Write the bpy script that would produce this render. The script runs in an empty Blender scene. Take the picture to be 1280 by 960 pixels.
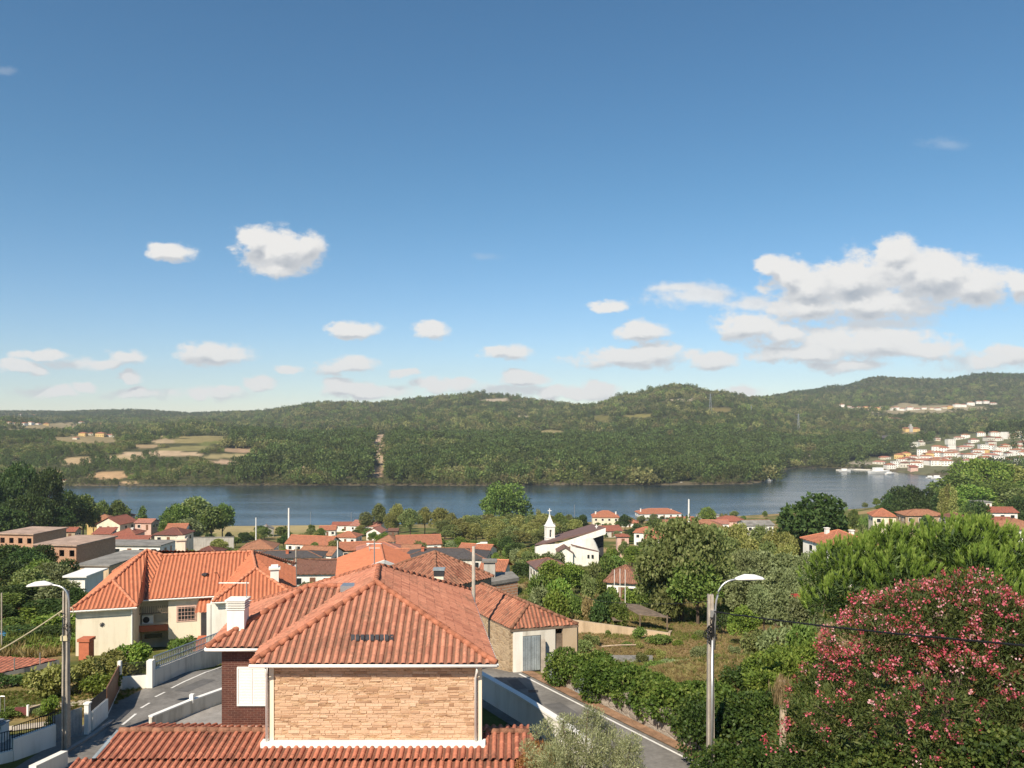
SUN_E = 5.0
SKY_STR = 0.077
SKY_SAT = 1.10
AIR, DUST, OZONE = 1.0, 0.0, 2.2
CLOUD_LIT = (8.5, 8.2, 7.8); CLOUD_DARK = (3.5, 3.8, 4.3)
SKY_TINT = (0.82, 0.96, 1.06)
HAZE = 0.00008
EXPO = 0.50
import bpy, bmesh, math, random
import numpy as np
from mathutils import Vector, Matrix
R = math.radians
rng = np.random.default_rng(7)
random.seed(7)
sc = bpy.context.scene
COL = sc.collection
F, HY, CZ = 1000.0, 520.0, 70.0      # focal length in photo pixels, horizon row, eye height above the river

def at(px, py, d):
    return Vector(((px - 640) * d / F, d, CZ - (py - HY) * d / F))
def pz(px, py, z):                   # the point seen at (px, py) that lies z below/above the eye
    return at(px, py, -z * F / (py - HY))
def W(x, y, z):                      # eye-relative height -> world
    return Vector((x, y, CZ + z))

BASE = {}
def thing(name, label, cat, loc=(0, 0, 0), group=None):
    o = bpy.data.objects.new(name, None); COL.objects.link(o)
    o.empty_display_size = 0.3
    o.location = loc; o['label'] = label; o['category'] = cat
    if group: o['group'] = group
    BASE[o.name] = Vector(loc)
    return o
def tag(o, label=None, cat=None, group=None, kind=None):
    if label: o['label'] = label
    if cat: o['category'] = cat
    if group: o['group'] = group
    if kind: o['kind'] = kind
    return o
def dup(root, loc=None, rz=None, scale=None, label=None, group=None, mats=None):
    r = root.copy(); COL.objects.link(r)
    if loc is not None: r.location = loc
    if rz is not None: r.rotation_euler = (0, 0, rz)
    if scale is not None: r.scale = scale
    if label: r['label'] = label
    if group: r['group'] = group
    for ch in root.children:
        c = ch.copy(); COL.objects.link(c); c.parent = r
        if mats and ch.name.split('.')[0] in mats and c.material_slots:
            c.material_slots[0].link = 'OBJECT'
            c.material_slots[0].material = mats[ch.name.split('.')[0]]
        for g in ch.children:
            k = g.copy(); COL.objects.link(k); k.parent = c
    return r

class MB:
    """collects shapes in world coordinates and links them as ONE mesh"""
    def __init__(s): s.v = []; s.f = []; s.uv = []; s.mi = []; s.cur = 0
    def add(s, vs, fs, uvs=None):
        n = len(s.v)
        s.v += [tuple(p) for p in vs]
        s.uv += list(uvs) if uvs is not None else [(p[0] + p[1], p[2]) for p in vs]
        s.f += [tuple(i + n for i in f) for f in fs]
        s.mi += [s.cur] * len(fs)
        return s
    def box(s, x0, x1, y0, y1, z0, z1, M=None):
        vs = [Vector((x, y, z)) for z in (z0, z1) for x, y in ((x0, y0), (x1, y0), (x1, y1), (x0, y1))]
        if M is not None: vs = [M @ p for p in vs]
        return s.add(vs, [(3, 2, 1, 0), (4, 5, 6, 7), (0, 1, 5, 4), (1, 2, 6, 5), (2, 3, 7, 6), (3, 0, 4, 7)])
    def seg(s, a, b, th, z0, z1, z0b=None, z1b=None, off=0.0):
        """an upright slab along a->b"""
        a = Vector(a[:2]); b = Vector(b[:2]); t = (b - a).normalized(); n = Vector((-t.y, t.x))
        z0b = z0 if z0b is None else z0b; z1b = z1 if z1b is None else z1b
        o = n * off
        p = [a + o - n * th / 2, b + o - n * th / 2, b + o + n * th / 2, a + o + n * th / 2]
        zl = (z0, z0b, z0b, z0); zh = (z1, z1b, z1b, z1)
        vs = [(q.x, q.y, z) for q, z in zip(p, zl)] + [(q.x, q.y, z) for q, z in zip(p, zh)]
        return s.add(vs, [(3, 2, 1, 0), (4, 5, 6, 7), (0, 1, 5, 4), (1, 2, 6, 5), (2, 3, 7, 6), (3, 0, 4, 7)])
    def poly(s, pts): return s.add(pts, [tuple(range(len(pts)))])
    def prism(s, pts, z0, z1):
        n = len(pts)
        vs = [(p[0], p[1], z0) for p in pts] + [(p[0], p[1], z1) for p in pts]
        return s.add(vs, [tuple(range(n))[::-1], tuple(range(n, 2 * n))] + [(i, (i + 1) % n, n + (i + 1) % n, n + i) for i in range(n)])
    def slab(s, pts, th):
        """polygon extruded straight down by th"""
        n = len(pts)
        vs = [tuple(p) for p in pts] + [(p[0], p[1], p[2] - th) for p in pts]
        return s.add(vs, [tuple(range(n)), tuple(range(n, 2 * n))[::-1]] + [(i, n + i, n + (i + 1) % n, (i + 1) % n) for i in range(n)])
    def tube(s, pts, r, n=8, r1=None):
        pts = [Vector(p) for p in pts]; m = len(pts); r1 = r if r1 is None else r1
        vs = []; up = Vector((0, 0, 1))
        for i, p in enumerate(pts):
            t = (pts[min(i + 1, m - 1)] - pts[max(i - 1, 0)]).normalized()
            a = t.cross(up if abs(t.z) < 0.95 else Vector((1, 0, 0))).normalized(); b = t.cross(a)
            rr = r + (r1 - r) * i / max(1, m - 1)
            vs += [p + (a * math.cos(k * 2 * math.pi / n) + b * math.sin(k * 2 * math.pi / n)) * rr for k in range(n)]
        fs = [(i * n + k, i * n + (k + 1) % n, (i + 1) * n + (k + 1) % n, (i + 1) * n + k) for i in range(m - 1) for k in range(n)]
        fs += [tuple(range(n))[::-1], tuple((m - 1) * n + k for k in range(n))]
        return s.add(vs, fs)
    def build(s, name, mat, parent=None, smooth=False, origin=None):
        o0 = Vector((0, 0, 0))
        if parent is not None:
            o0 = BASE[parent.name]
        elif origin is not None:
            o0 = Vector(origin)
        me = bpy.data.meshes.new(name)
        a = np.array([tuple(p) for p in s.v], dtype=np.float64).reshape(-1, 3) - np.array(o0)
        me.from_pydata(a.tolist(), [], s.f)
        uvl = me.uv_layers.new(name='st')
        li = np.empty(len(me.loops), dtype=np.int32); me.loops.foreach_get('vertex_index', li)
        uvl.data.foreach_set('uv', np.array(s.uv, dtype=np.float32)[li].ravel())
        for m in (mat if isinstance(mat, (list, tuple)) else [mat]): me.materials.append(m)
        if isinstance(mat, (list, tuple)): me.polygons.foreach_set('material_index', s.mi)
        if smooth: me.polygons.foreach_set('use_smooth', [True] * len(me.polygons))
        me.update()
        o = bpy.data.objects.new(name, me); COL.objects.link(o)
        if parent is not None:
            o.parent = parent; BASE[o.name] = o0
        else:
            o.location = o0; BASE[o.name] = o0
        return o

# ---------------------------------------------------------------- roofs
def face_frame(pts):
    p = [Vector(q) for q in pts]
    n = Vector((0, 0, 0))
    for i in range(len(p)): n += p[i].cross(p[(i + 1) % len(p)])
    n.normalize()
    if n.z < 0: n = -n
    t = Vector((0, 0, 1)) - n * n.z
    t = t.normalized() if t.length > 1e-4 else Vector((0, 1, 0))
    return t.cross(n).normalized(), t, n
def tile_face(mb, pts, w=0.3, c=0.42, amp=0.05, n=6, lift=0.014, jit=0.005):
    """a convex roof plane covered with real barrel tiles, clipped to its outline"""
    p = [Vector(q) for q in pts]; s_, t_, n_ = face_frame(p); o = p[0]
    S = [(q - o).dot(s_) for q in p]; T = [(q - o).dot(t_) for q in p]
    ns = int((max(S) - min(S)) / w * n) + 2
    ss = min(S) + np.arange(ns + 1) * w / n
    nc = int((max(T) - min(T)) / c) + 2
    tt = []
    for k in range(nc): tt += [(min(T) + k * c, lift), (min(T) + (k + 1) * c - 0.012, 0.0)]
    ph = np.abs((ss / w + 0.5) % 1.0 - 0.5); prof = amp * np.where(ph < 0.31, np.sqrt(np.maximum(0, 1 - (ph / 0.31) ** 2)), 0.0)
    rg = np.random.default_rng(int(abs(o.x * 131 + o.y * 17)) + 3)
    col = np.floor(ss / w + 0.5).astype(int); col -= col.min()
    jc = rg.normal(0, jit, (nc + 1, col.max() + 1))
    bm = bmesh.new(); rows = []
    for r, (t, l) in enumerate(tt):
        k = r // 2
        rows.append([bm.verts.new(o + s_ * float(a) + t_ * float(t + jc[k, ci] * 1.5) + n_ * float(h + l + jc[k, ci])) for a, h, ci in zip(ss, prof, col)])
    for a, b in zip(rows, rows[1:]):
        for i in range(len(a) - 1): bm.faces.new((a[i], a[i + 1], b[i + 1], b[i]))
    cen = sum(p, Vector()) / len(p)
    for i in range(len(p)):
        a, b = p[i], p[(i + 1) % len(p)]
        if (b - a).length < 1e-4: continue
        m = (b - a).cross(n_).normalized()
        if (cen - a).dot(m) > 0: m = -m
        bmesh.ops.bisect_plane(bm, geom=bm.verts[:] + bm.edges[:] + bm.faces[:], plane_co=a, plane_no=m, clear_outer=True)
    bm.verts.index_update()
    vs = [v.co.copy() for v in bm.verts]
    mb.add(vs, [tuple(v.index for v in f.verts) for f in bm.faces],
           [((v - o).dot(s_) / w + 0.5, ((v - o).dot(t_) - min(T)) / c) for v in vs])
    bm.free()
def flat_face(mb, pts, w=0.3, c=0.42):
    p = [Vector(q) for q in pts]; s_, t_, n_ = face_frame(p)
    mb.add(p, [tuple(range(len(p)))], [((v - p[0]).dot(s_) / w, (v - p[0]).dot(t_) / c) for v in p])
def ridge_caps(mb, a, b, r=0.13, L=0.42):
    a, b = Vector(a), Vector(b); n = max(1, int((b - a).length / L)); t = (b - a) / n
    if a.z > b.z: a, t = b, -t
    for i in range(n):
        j = Vector((random.gauss(0, .006), random.gauss(0, .006), random.gauss(0, .008)))
        p = a + t * i + j
        mb.tube([p + Vector((0, 0, .012)), p + t * 1.03 + Vector((0, 0, .004))], r * 1.03, 10, r * 0.95)
# ---------------------------------------------------------------- materials
class NT:
    def __init__(s, tree): s.t = tree; s.n = tree.nodes; s.l = tree.links
    def __call__(s, typ, ins=None, **kw):
        nd = s.n.new(typ)
        for k, v in kw.items(): setattr(nd, k, v)
        for k, v in (ins or {}).items():
            sk = nd.inputs[k]
            if isinstance(v, bpy.types.NodeSocket): s.l.new(v, sk)
            else: sk.default_value = v
        return nd
    def m(s, op, a, b=None, c=None, clamp=False):
        nd = s.n.new('ShaderNodeMath'); nd.operation = op; nd.use_clamp = clamp
        for i, v in enumerate((a, b, c)):
            if v is None: continue
            if isinstance(v, bpy.types.NodeSocket): s.l.new(v, nd.inputs[i])
            else: nd.inputs[i].default_value = v
        return nd.outputs[0]
    def mix(s, f, a, b, mode='MIX'):
        nd = s.n.new('ShaderNodeMix'); nd.data_type = 'RGBA'; nd.blend_type = mode
        for k, v in ((0, f), (6, a), (7, b)):
            if isinstance(v, bpy.types.NodeSocket): s.l.new(v, nd.inputs[k])
            else: nd.inputs[k].default_value = v if k == 0 else (tuple(v) + (1,))[:4]
        return nd.outputs[2]
    def ramp(s, f, stops):
        nd = s.n.new('ShaderNodeValToRGB'); s.l.new(f, nd.inputs[0]); cr = nd.color_ramp
        while len(cr.elements) < len(stops): cr.elements.new(0.5)
        for e, (p, c) in zip(cr.elements, stops):
            e.position = p; e.color = (tuple(c) + (1,))[:4] if not isinstance(c, (int, float)) else (c, c, c, 1)
        return nd.outputs[0]
    def noise(s, vec, scale, detail=4, rough=0.55, dim='3D'):
        nd = s('ShaderNodeTexNoise', {'Scale': scale, 'Detail': detail, 'Roughness': rough}, noise_dimensions=dim)
        if vec is not None: s.l.new(vec, nd.inputs['Vector'])
        return nd
def new_mat(name):
    m = bpy.data.materials.new(name); m.use_nodes = True
    t = NT(m.node_tree); b = m.node_tree.nodes['Principled BSDF']
    b.inputs['Specular IOR Level'].default_value = 0.25
    return m, t, b
def geo_pos(t): return t('ShaderNodeNewGeometry').outputs['Position']
def obj_pos(t): return t('ShaderNodeTexCoord').outputs['Object']
def lk(t, a, b): t.l.new(a, b)

def plain(name, col, rough=0.7, metal=0.0, var=0.12, scale=3.0, bump=0.0):
    m, t, b = new_mat(name); p = obj_pos(t)
    n1 = t.noise(p, scale, 5).outputs[0]; n2 = t.noise(p, scale * 9, 3).outputs[0]
    f = t.m('ADD', t.m('MULTIPLY', n1, 0.65), t.m('MULTIPLY', n2, 0.35))
    d = [c * (1 - var * 1.6) for c in col]; e = [min(1, c * (1 + var)) for c in col]
    lk(t, t.ramp(f, [(0.3, d), (0.7, e)]), b.inputs['Base Color'])
    b.inputs['Roughness'].default_value = rough; b.inputs['Metallic'].default_value = metal
    if bump:
        bp = t('ShaderNodeBump', {'Strength': bump, 'Distance': 0.02, 'Height': n2}); lk(t, bp.outputs[0], b.inputs['Normal'])
    return m
def plaster(name, col, stain=0.25, scale=0.8):
    """painted render: streaks run down it, patches are dirtier"""
    m, t, b = new_mat(name); p = obj_pos(t)
    mp = t('ShaderNodeMapping', {'Vector': p, 'Scale': (2.6, 2.6, 0.35)})
    n1 = t.noise(mp.outputs[0], scale, 6, 0.6).outputs[0]; n2 = t.noise(p, 0.5, 4).outputs[0]; n3 = t.noise(p, 30, 2).outputs[0]
    f = t.m('ADD', t.m('MULTIPLY', n1, 0.6), t.m('MULTIPLY', n2, 0.4))
    dirty = [c * (1 - stain) * k for c, k in zip(col, (0.92, 0.9, 0.86))]
    c = t.ramp(f, [(0.34, dirty), (0.52, col), (1, [min(1, x * 1.04) for x in col])])
    lk(t, c, b.inputs['Base Color']); b.inputs['Roughness'].default_value = 0.85
    bp = t('ShaderNodeBump', {'Strength': 0.15, 'Distance': 0.01, 'Height': n3}); lk(t, bp.outputs[0], b.inputs['Normal'])
    return m
def roof_mat(name, col, moss=(0.10, 0.085, 0.06), mossy=0.35, var=0.35, bump=0.0, groove=0.0, dirt=0.7):
    """fired clay: every tile its own shade, lichen in patches; far roofs get their ribs as bump"""
    m, t, b = new_mat(name)
    uv = t('ShaderNodeUVMap', uv_map='st').outputs[0]
    fl = t('ShaderNodeVectorMath', {0: uv}, operation='FLOOR').outputs[0]
    wn = t('ShaderNodeTexWhiteNoise', {'Vector': fl}, noise_dimensions='2D').outputs['Value']
    p = obj_pos(t)
    n1 = t.noise(p, 0.55, 6, 0.65).outputs[0]; n2 = t.noise(p, 7, 5, 0.6).outputs[0]
    lo = [col[0] * (1 - var), col[1] * (1 - var * 1.15), col[2] * (1 - var * 1.1)]
    hi = [min(1, col[0] * (1 + var * .55)), min(1, col[1] * (1 + var * .75)), min(1, col[2] * (1 + var * .8))]
    c = t.ramp(wn, [(0.0, lo), (0.35, col), (0.85, col), (1.0, hi)])
    c = t.mix(t.m('MULTIPLY', t.ramp(n2, [(0.35, 0), (0.75, 1)]), 0.45), c, lo)
    f = t.ramp(t.m('ADD', t.m('MULTIPLY', n1, 0.6), t.m('MULTIPLY', n2, 0.4)), [(0.50, 0), (0.68, 1)])
    c = t.mix(t.m('MULTIPLY', f, mossy), c, moss)
    gx = t.m('ABSOLUTE', t.m('SUBTRACT', t.m('FRACT', t('ShaderNodeSeparateXYZ', {0: uv}).outputs[0]), 0.5))
    c = t.mix(t.m('MULTIPLY', t.ramp(gx, [(0.24, 0), (0.40, 1)]), dirt), c, [k * 0.6 for k in moss])  # pans between the ribs darker: moss plus groove shade put into the colour
    if groove:
        sx = t('ShaderNodeSeparateXYZ', {0: uv}).outputs
        w = t.m('SINE', t.m('MULTIPLY', sx[0], 2 * math.pi))
        cs = t.m('FRACT', sx[1])
        h = t.m('ADD', t.m('MULTIPLY', w, 0.5), t.m('MULTIPLY', cs, -0.5))
        bp = t('ShaderNodeBump', {'Strength': groove, 'Distance': 0.06, 'Height': h}); lk(t, bp.outputs[0], b.inputs['Normal'])
    else:
        bp = t('ShaderNodeBump', {'Strength': 0.35, 'Distance': 0.012, 'Height': n2}); lk(t, bp.outputs[0], b.inputs['Normal'])
    lk(t, c, b.inputs['Base Color']); b.inputs['Roughness'].default_value = 0.85
    return m
def stone_mat(name, cols, sx=2.2, sz=5.5, mortar=(0.45, 0.36, 0.26), mw=0.035, bump=0.7, joint=1.0, smear=0.3):
    m, t, b = new_mat(name); p = obj_pos(t)
    wob = t.noise(p, 1.7, 3).outputs['Color']
    q = t('ShaderNodeVectorMath', {0: p, 1: t('ShaderNodeVectorMath', {0: wob, 3: 0.22}, operation='SCALE').outputs[0]}, operation='ADD').outputs[0]
    mp = t('ShaderNodeMapping', {'Vector': q, 'Scale': (sx, sx, sz)}).outputs[0]
    v1 = t('ShaderNodeTexVoronoi', {'Vector': mp, 'Scale': 1.0, 'Randomness': 0.9}, feature='F1')
    v2 = t('ShaderNodeTexVoronoi', {'Vector': mp, 'Scale': 1.0, 'Randomness': 0.9}, feature='DISTANCE_TO_EDGE').outputs['Distance']
    id_ = t('ShaderNodeSeparateColor', {0: v1.outputs['Color']}).outputs[0]
    c = t.ramp(id_, [(i / max(1, len(cols) - 1), k) for i, k in enumerate(cols)])
    n2 = t.noise(p, 14, 5, 0.7).outputs[0]
    c = t.mix(t.m('MULTIPLY', t.ramp(n2, [(0.35, 1), (0.6, 0)]), 0.4), c, [k * 0.5 for k in cols[0]])
    c = t.mix(t.m('MULTIPLY', t.ramp(v2, [(0.0, 1), (mw * 2, 0)]), joint), c, mortar)
    sm = t.noise(p, 0.9, 4).outputs[0]
    c = t.mix(t.m('MULTIPLY', t.ramp(sm, [(0.42, 0), (0.62, 1)]), smear), c, mortar)
    pk = t.noise(t('ShaderNodeMapping', {'Vector': p, 'Scale': (3.2, 3.2, 9.0)}).outputs[0], 1.6, 4, 0.7).outputs[0]
    c = t.mix(t.m('MULTIPLY', t.ramp(pk, [(0.55, 0), (0.63, 1)]), 0.7), c, [k * 0.42 for k in cols[0]])
    lk(t, c, b.inputs['Base Color']); b.inputs['Roughness'].default_value = 0.9
    h = t.m('ADD', t.m('MULTIPLY', t.ramp(v2, [(0, 0), (0.15, 1)]), 0.8), t.m('MULTIPLY', n2, 0.5))
    bp = t('ShaderNodeBump', {'Strength': bump, 'Distance': 0.05, 'Height': h}); lk(t, bp.outputs[0], b.inputs['Normal'])
    return m
def brick_mat(name, c1, c2, mortar, w=0.24, h=0.07, ms=0.008):
    m, t, b = new_mat(name)
    uv = t('ShaderNodeUVMap', uv_map='st').outputs[0]
    bt = t('ShaderNodeTexBrick', {'Vector': uv, 'Color1': tuple(c1) + (1,), 'Color2': tuple(c2) + (1,), 'Mortar': tuple(mortar) + (1,), 'Scale': 1.0,
                                  'Mortar Size': ms, 'Brick Width': w, 'Row Height': h, 'Bias': 0.0})
    n = t.noise(obj_pos(t), 2.5, 5).outputs[0]
    c = t.mix(t.m('MULTIPLY', t.ramp(n, [(0.4, 0), (0.7, 1)]), 0.35), bt.outputs[0], [x * 0.55 for x in c1])
    lk(t, c, b.inputs['Base Color']); b.inputs['Roughness'].default_value = 0.55
    bp = t('ShaderNodeBump', {'Strength': 0.5, 'Distance': 0.01, 'Height': bt.outputs[1]}, invert=True); lk(t, bp.outputs[0], b.inputs['Normal'])
    return m
def leaf_mat(name, c1, c2, c3=None, objvar=0.25, trans=0.3, gloss=0.04):
    """leaves: a shade per leaf (attribute v), a drift per plant"""
    m = bpy.data.materials.new(name); m.use_nodes = True; t = NT(m.node_tree); t.n.clear()
    v = t('ShaderNodeAttribute', attribute_name='v').outputs['Fac']
    rnd = t('ShaderNodeObjectInfo').outputs['Random']
    c = t.ramp(v, [(0, c1), (0.6, c2), (1, c3 or c2)])
    k = t.m('ADD', 1 - objvar, t.m('MULTIPLY', rnd, 2 * objvar))
    h = t('ShaderNodeHueSaturation', {'Hue': t.m('ADD', 0.485, t.m('MULTIPLY', rnd, 0.03)), 'Saturation': 1.0, 'Value': k, 'Color': c}).outputs[0]
    d = t('ShaderNodeBsdfDiffuse', {'Color': h}).outputs[0]
    tr = t('ShaderNodeBsdfTranslucent', {'Color': t.mix(1.0, h, (1.25, 1.2, 0.6), 'MULTIPLY')}).outputs[0]
    g = t('ShaderNodeBsdfGlossy', {'Color': (0.8, 0.85, 0.8, 1), 'Roughness': 0.6}).outputs[0]
    s1 = t('ShaderNodeMixShader', {0: trans, 1: d, 2: tr}).outputs[0]
    s2 = t('ShaderNodeMixShader', {0: gloss * 0.4, 1: s1, 2: g}).outputs[0]
    o = t('ShaderNodeOutputMaterial', {'Surface': s2})
    return m

M = {}
M['roof_near'] = roof_mat('clay_tiles_main', (0.48, 0.20, 0.125), (0.13, 0.09, 0.06), 0.7, 0.30)
M['roof_annex'] = roof_mat('clay_tiles_annex', (0.48, 0.175, 0.105), (0.10, 0.07, 0.05), 0.75, 0.32)
M['roof_orange'] = roof_mat('clay_tiles_new', (0.56, 0.195, 0.10), (0.30, 0.12, 0.07), 0.25, 0.16)
M['roof_old'] = roof_mat('clay_tiles_old', (0.33, 0.14, 0.085), (0.13, 0.10, 0.07), 0.75, 0.5)
M['roof_barn'] = roof_mat('clay_tiles_barn', (0.40, 0.16, 0.095), (0.15, 0.11, 0.08), 0.7, 0.5)
M['ridge'] = plain('ridge_clay', (0.40, 0.15, 0.085), 0.85, var=0.35, scale=2.5, bump=0.3)
M['ridge_orange'] = plain('ridge_clay_new', (0.55, 0.22, 0.125), 0.85, var=0.2, scale=2.5)
M['ridge_old'] = plain('ridge_clay_old', (0.27, 0.13, 0.08), 0.9, var=0.45, scale=2.0, bump=0.3)
for k, c, g in (('far_orange', (0.50, 0.185, 0.10), 0.8), ('far_tan', (0.47, 0.21, 0.115), 0.8), ('far_red', (0.40, 0.125, 0.08), 0.7),
                ('far_brown', (0.22, 0.10, 0.07), 0.8), ('far_maroon', (0.20, 0.07, 0.055), 0.7), ('far_grey', (0.085, 0.085, 0.09), 0.6),
                ('far_pink', (0.52, 0.22, 0.16), 0.8), ('far_old', (0.34, 0.16, 0.10), 0.9)):
    M[k] = roof_mat('tiles_' + k[4:], c, (0.14, 0.10, 0.07), 0.45, 0.3, groove=g)
M['cream'] = plaster('cream_render', (0.76, 0.68, 0.53), 0.15)
M['white'] = plaster('white_render', (0.82, 0.79, 0.72), 0.12)
M['offwhite'] = plaster('aged_white_render', (0.64, 0.60, 0.52), 0.4)
M['greywall'] = plaster('grey_render', (0.42, 0.40, 0.36), 0.4)
M['tanwall'] = plaster('tan_render', (0.52, 0.40, 0.26), 0.3)
M['pinkwall'] = plaster('pink_render', (0.66, 0.44, 0.36), 0.2)
M['yellowwall'] = plaster('yellow_render', (0.66, 0.47, 0.20), 0.25)
M['beigeblock'] = plaster('bare_block_wall', (0.48, 0.37, 0.25), 0.35)
M['paint'] = plain('white_paint', (0.80, 0.78, 0.73), 0.5, var=0.05)
M['stone_end'] = stone_mat('sandstone_rubble', [(0.33, 0.18, 0.09), (0.50, 0.30, 0.165), (0.555, 0.365, 0.22), (0.61, 0.415, 0.265), (0.29, 0.155, 0.085)], 3.0, 11.0, (0.50, 0.33, 0.20), 0.06, 0.35, 0.8, 0.38)
M['stone_barn'] = stone_mat('granite_rubble', [(0.30, 0.21, 0.13), (0.46, 0.33, 0.20), (0.52, 0.40, 0.26), (0.36, 0.26, 0.17)], 2.6, 5.0, (0.46, 0.35, 0.23), 0.04, 0.5, 0.8, 0.35)
M['stone_grey'] = stone_mat('grey_rubble', [(0.22, 0.19, 0.16), (0.34, 0.30, 0.25), (0.40, 0.35, 0.29), (0.27, 0.23, 0.19)], 1.8, 3.2, (0.30, 0.26, 0.22))
M['brick_brown'] = brick_mat('glazed_brown_brick', (0.085, 0.034, 0.026), (0.12, 0.045, 0.032), (0.21, 0.13, 0.10), 0.26, 0.085, 0.007)
M['brick_raw'] = brick_mat('hollow_clay_block', (0.42, 0.20, 0.11), (0.52, 0.27, 0.15), (0.45, 0.38, 0.30), 0.5, 0.24, 0.03)
M['concrete'] = plain('pole_concrete', (0.40, 0.35, 0.29), 0.9, var=0.25, scale=2, bump=0.4)
M['slabgrey'] = plain('flat_roof_felt', (0.25, 0.235, 0.21), 0.9, var=0.35, scale=0.4)
M['slabtan'] = plain('flat_roof_bare_slab', (0.42, 0.30, 0.23), 0.9, var=0.3, scale=0.4)
M['asphalt'] = plain('asphalt', (0.20, 0.188, 0.172), 0.9, var=0.30, scale=0.55, bump=0.3)
M['tar'] = plain('tar_patch', (0.13, 0.125, 0.12), 0.9, var=0.2, scale=2)
M['roadpaint'] = plain('road_paint', (0.72, 0.70, 0.66), 0.7, var=0.18, scale=4)
M['pave'] = plain('pale_paving', (0.50, 0.43, 0.34), 0.9, var=0.2, scale=1.5)
M['pavegrey'] = plain('grey_paving', (0.30, 0.28, 0.26), 0.9, var=0.2, scale=1.5)
M['soil'] = plain('verge_soil', (0.30, 0.18, 0.11), 0.95, var=0.4, scale=2.0, bump=0.4)
M['galv'] = plain('galvanised_steel', (0.50, 0.50, 0.50), 0.4, 0.75, var=0.1)
M['galvgrey'] = plain('weathered_sheet_steel', (0.28, 0.32, 0.34), 0.6, 0.1, var=0.25, scale=1.5)
M['lampwhite'] = plain('lamp_head_white', (0.78, 0.76, 0.72), 0.4, var=0.06)
M['black'] = plain('black_rubber', (0.012, 0.012, 0.013), 0.6, var=0.3)
M['darkmetal'] = plain('black_railing', (0.02, 0.02, 0.022), 0.5, var=0.2)
M['wood_gate'] = plain('brown_gate_wood', (0.20, 0.10, 0.06), 0.6, var=0.25, scale=2)
M['wood_old'] = plain('weathered_boards', (0.20, 0.15, 0.11), 0.9, var=0.4, scale=2, bump=0.3)
M['redpaint'] = plain('red_paint', (0.36, 0.06, 0.05), 0.6, var=0.15)
M['terracotta'] = plain('terracotta', (0.48, 0.15, 0.08), 0.8, var=0.15)
M['cablepale'] = plain('pale_cable', (0.55, 0.47, 0.30), 0.7, var=0.1)
M['slate'] = plain('dark_slate', (0.05, 0.05, 0.055), 0.6, var=0.3, scale=1)
M['brownroof'] = plain('brown_sheet_roof', (0.17, 0.10, 0.085), 0.7, var=0.15, scale=1)
M['bark'] = plain('bark', (0.13, 0.095, 0.07), 0.95, var=0.4, scale=3, bump=0.5)
M['deadwood'] = plain('dead_wood', (0.42, 0.33, 0.24), 0.95, var=0.25, scale=3)
M['blue'] = plain('blue_pool_liner', (0.06, 0.22, 0.42), 0.4, var=0.2)
m, t, b = new_mat('window_glass'); b.inputs['Base Color'].default_value = (0.02, 0.024, 0.028, 1); b.inputs['Roughness'].default_value = 0.08
b.inputs['Specular IOR Level'].default_value = 0.5; M['glass'] = m
m, t, b = new_mat('car_paint_white'); b.inputs['Base Color'].default_value = (0.72, 0.72, 0.72, 1); b.inputs['Roughness'].default_value = 0.25
b.inputs['Coat Weight'].default_value = 0.5; M['carwhite'] = m
m, t, b = new_mat('car_paint_dark'); b.inputs['Base Color'].default_value = (0.04, 0.045, 0.055, 1); b.inputs['Roughness'].default_value = 0.25
b.inputs['Coat Weight'].default_value = 0.5; M['cardark'] = m

m, t, b = new_mat('sandstone_blocks'); p = obj_pos(t)
v_ = t('ShaderNodeAttribute', attribute_name='v').outputs['Fac']
c = t.ramp(v_, [(0, (0.27, 0.15, 0.09)), (0.14, (0.42, 0.25, 0.15)), (0.36, (0.55, 0.355, 0.225)), (0.75, (0.615, 0.42, 0.275)), (1.0, (0.67, 0.48, 0.33))])
n2 = t.noise(p, 22, 5, 0.7).outputs[0]; n3 = t.noise(p, 0.8, 4).outputs[0]
c = t.mix(t.m('MULTIPLY', t.ramp(n2, [(0.36, 1), (0.58, 0)]), 0.45), c, (0.30, 0.17, 0.095))
c = t.mix(t.m('MULTIPLY', t.ramp(n3, [(0.42, 0), (0.62, 1)]), 0.5), c, (0.60, 0.41, 0.27))
lk(t, c, b.inputs['Base Color']); b.inputs['Roughness'].default_value = 0.95
bp = t('ShaderNodeBump', {'Strength': 0.5, 'Distance': 0.015, 'Height': n2}); lk(t, bp.outputs[0], b.inputs['Normal']); M['sandstone'] = m
L = {}
L['green'] = leaf_mat('leaves_green', (0.067, 0.108, 0.025), (0.144, 0.208, 0.044), (0.232, 0.278, 0.071))
L['bright'] = leaf_mat('leaves_bright', (0.088, 0.149, 0.026), (0.186, 0.272, 0.044), (0.300, 0.347, 0.080))
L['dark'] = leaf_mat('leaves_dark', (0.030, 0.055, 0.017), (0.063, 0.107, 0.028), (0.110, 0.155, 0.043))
L['olive'] = leaf_mat('leaves_olive_grey', (0.124, 0.154, 0.063), (0.209, 0.244, 0.108), (0.315, 0.362, 0.177))
L['yellow'] = leaf_mat('leaves_yellowing', (0.156, 0.169, 0.046), (0.273, 0.280, 0.081), (0.390, 0.370, 0.143))
L['oak'] = leaf_mat('leaves_oak', (0.106, 0.138, 0.044), (0.187, 0.228, 0.074), (0.294, 0.311, 0.128))
L['ivy'] = leaf_mat('leaves_ivy', (0.025, 0.051, 0.010), (0.059, 0.101, 0.018), (0.128, 0.156, 0.032), 0.0, 0.25, 0.05)
L['vine'] = leaf_mat('leaves_vine', (0.044, 0.087, 0.014), (0.106, 0.169, 0.029), (0.188, 0.234, 0.051), 0.0, 0.3, 0.04)
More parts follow.
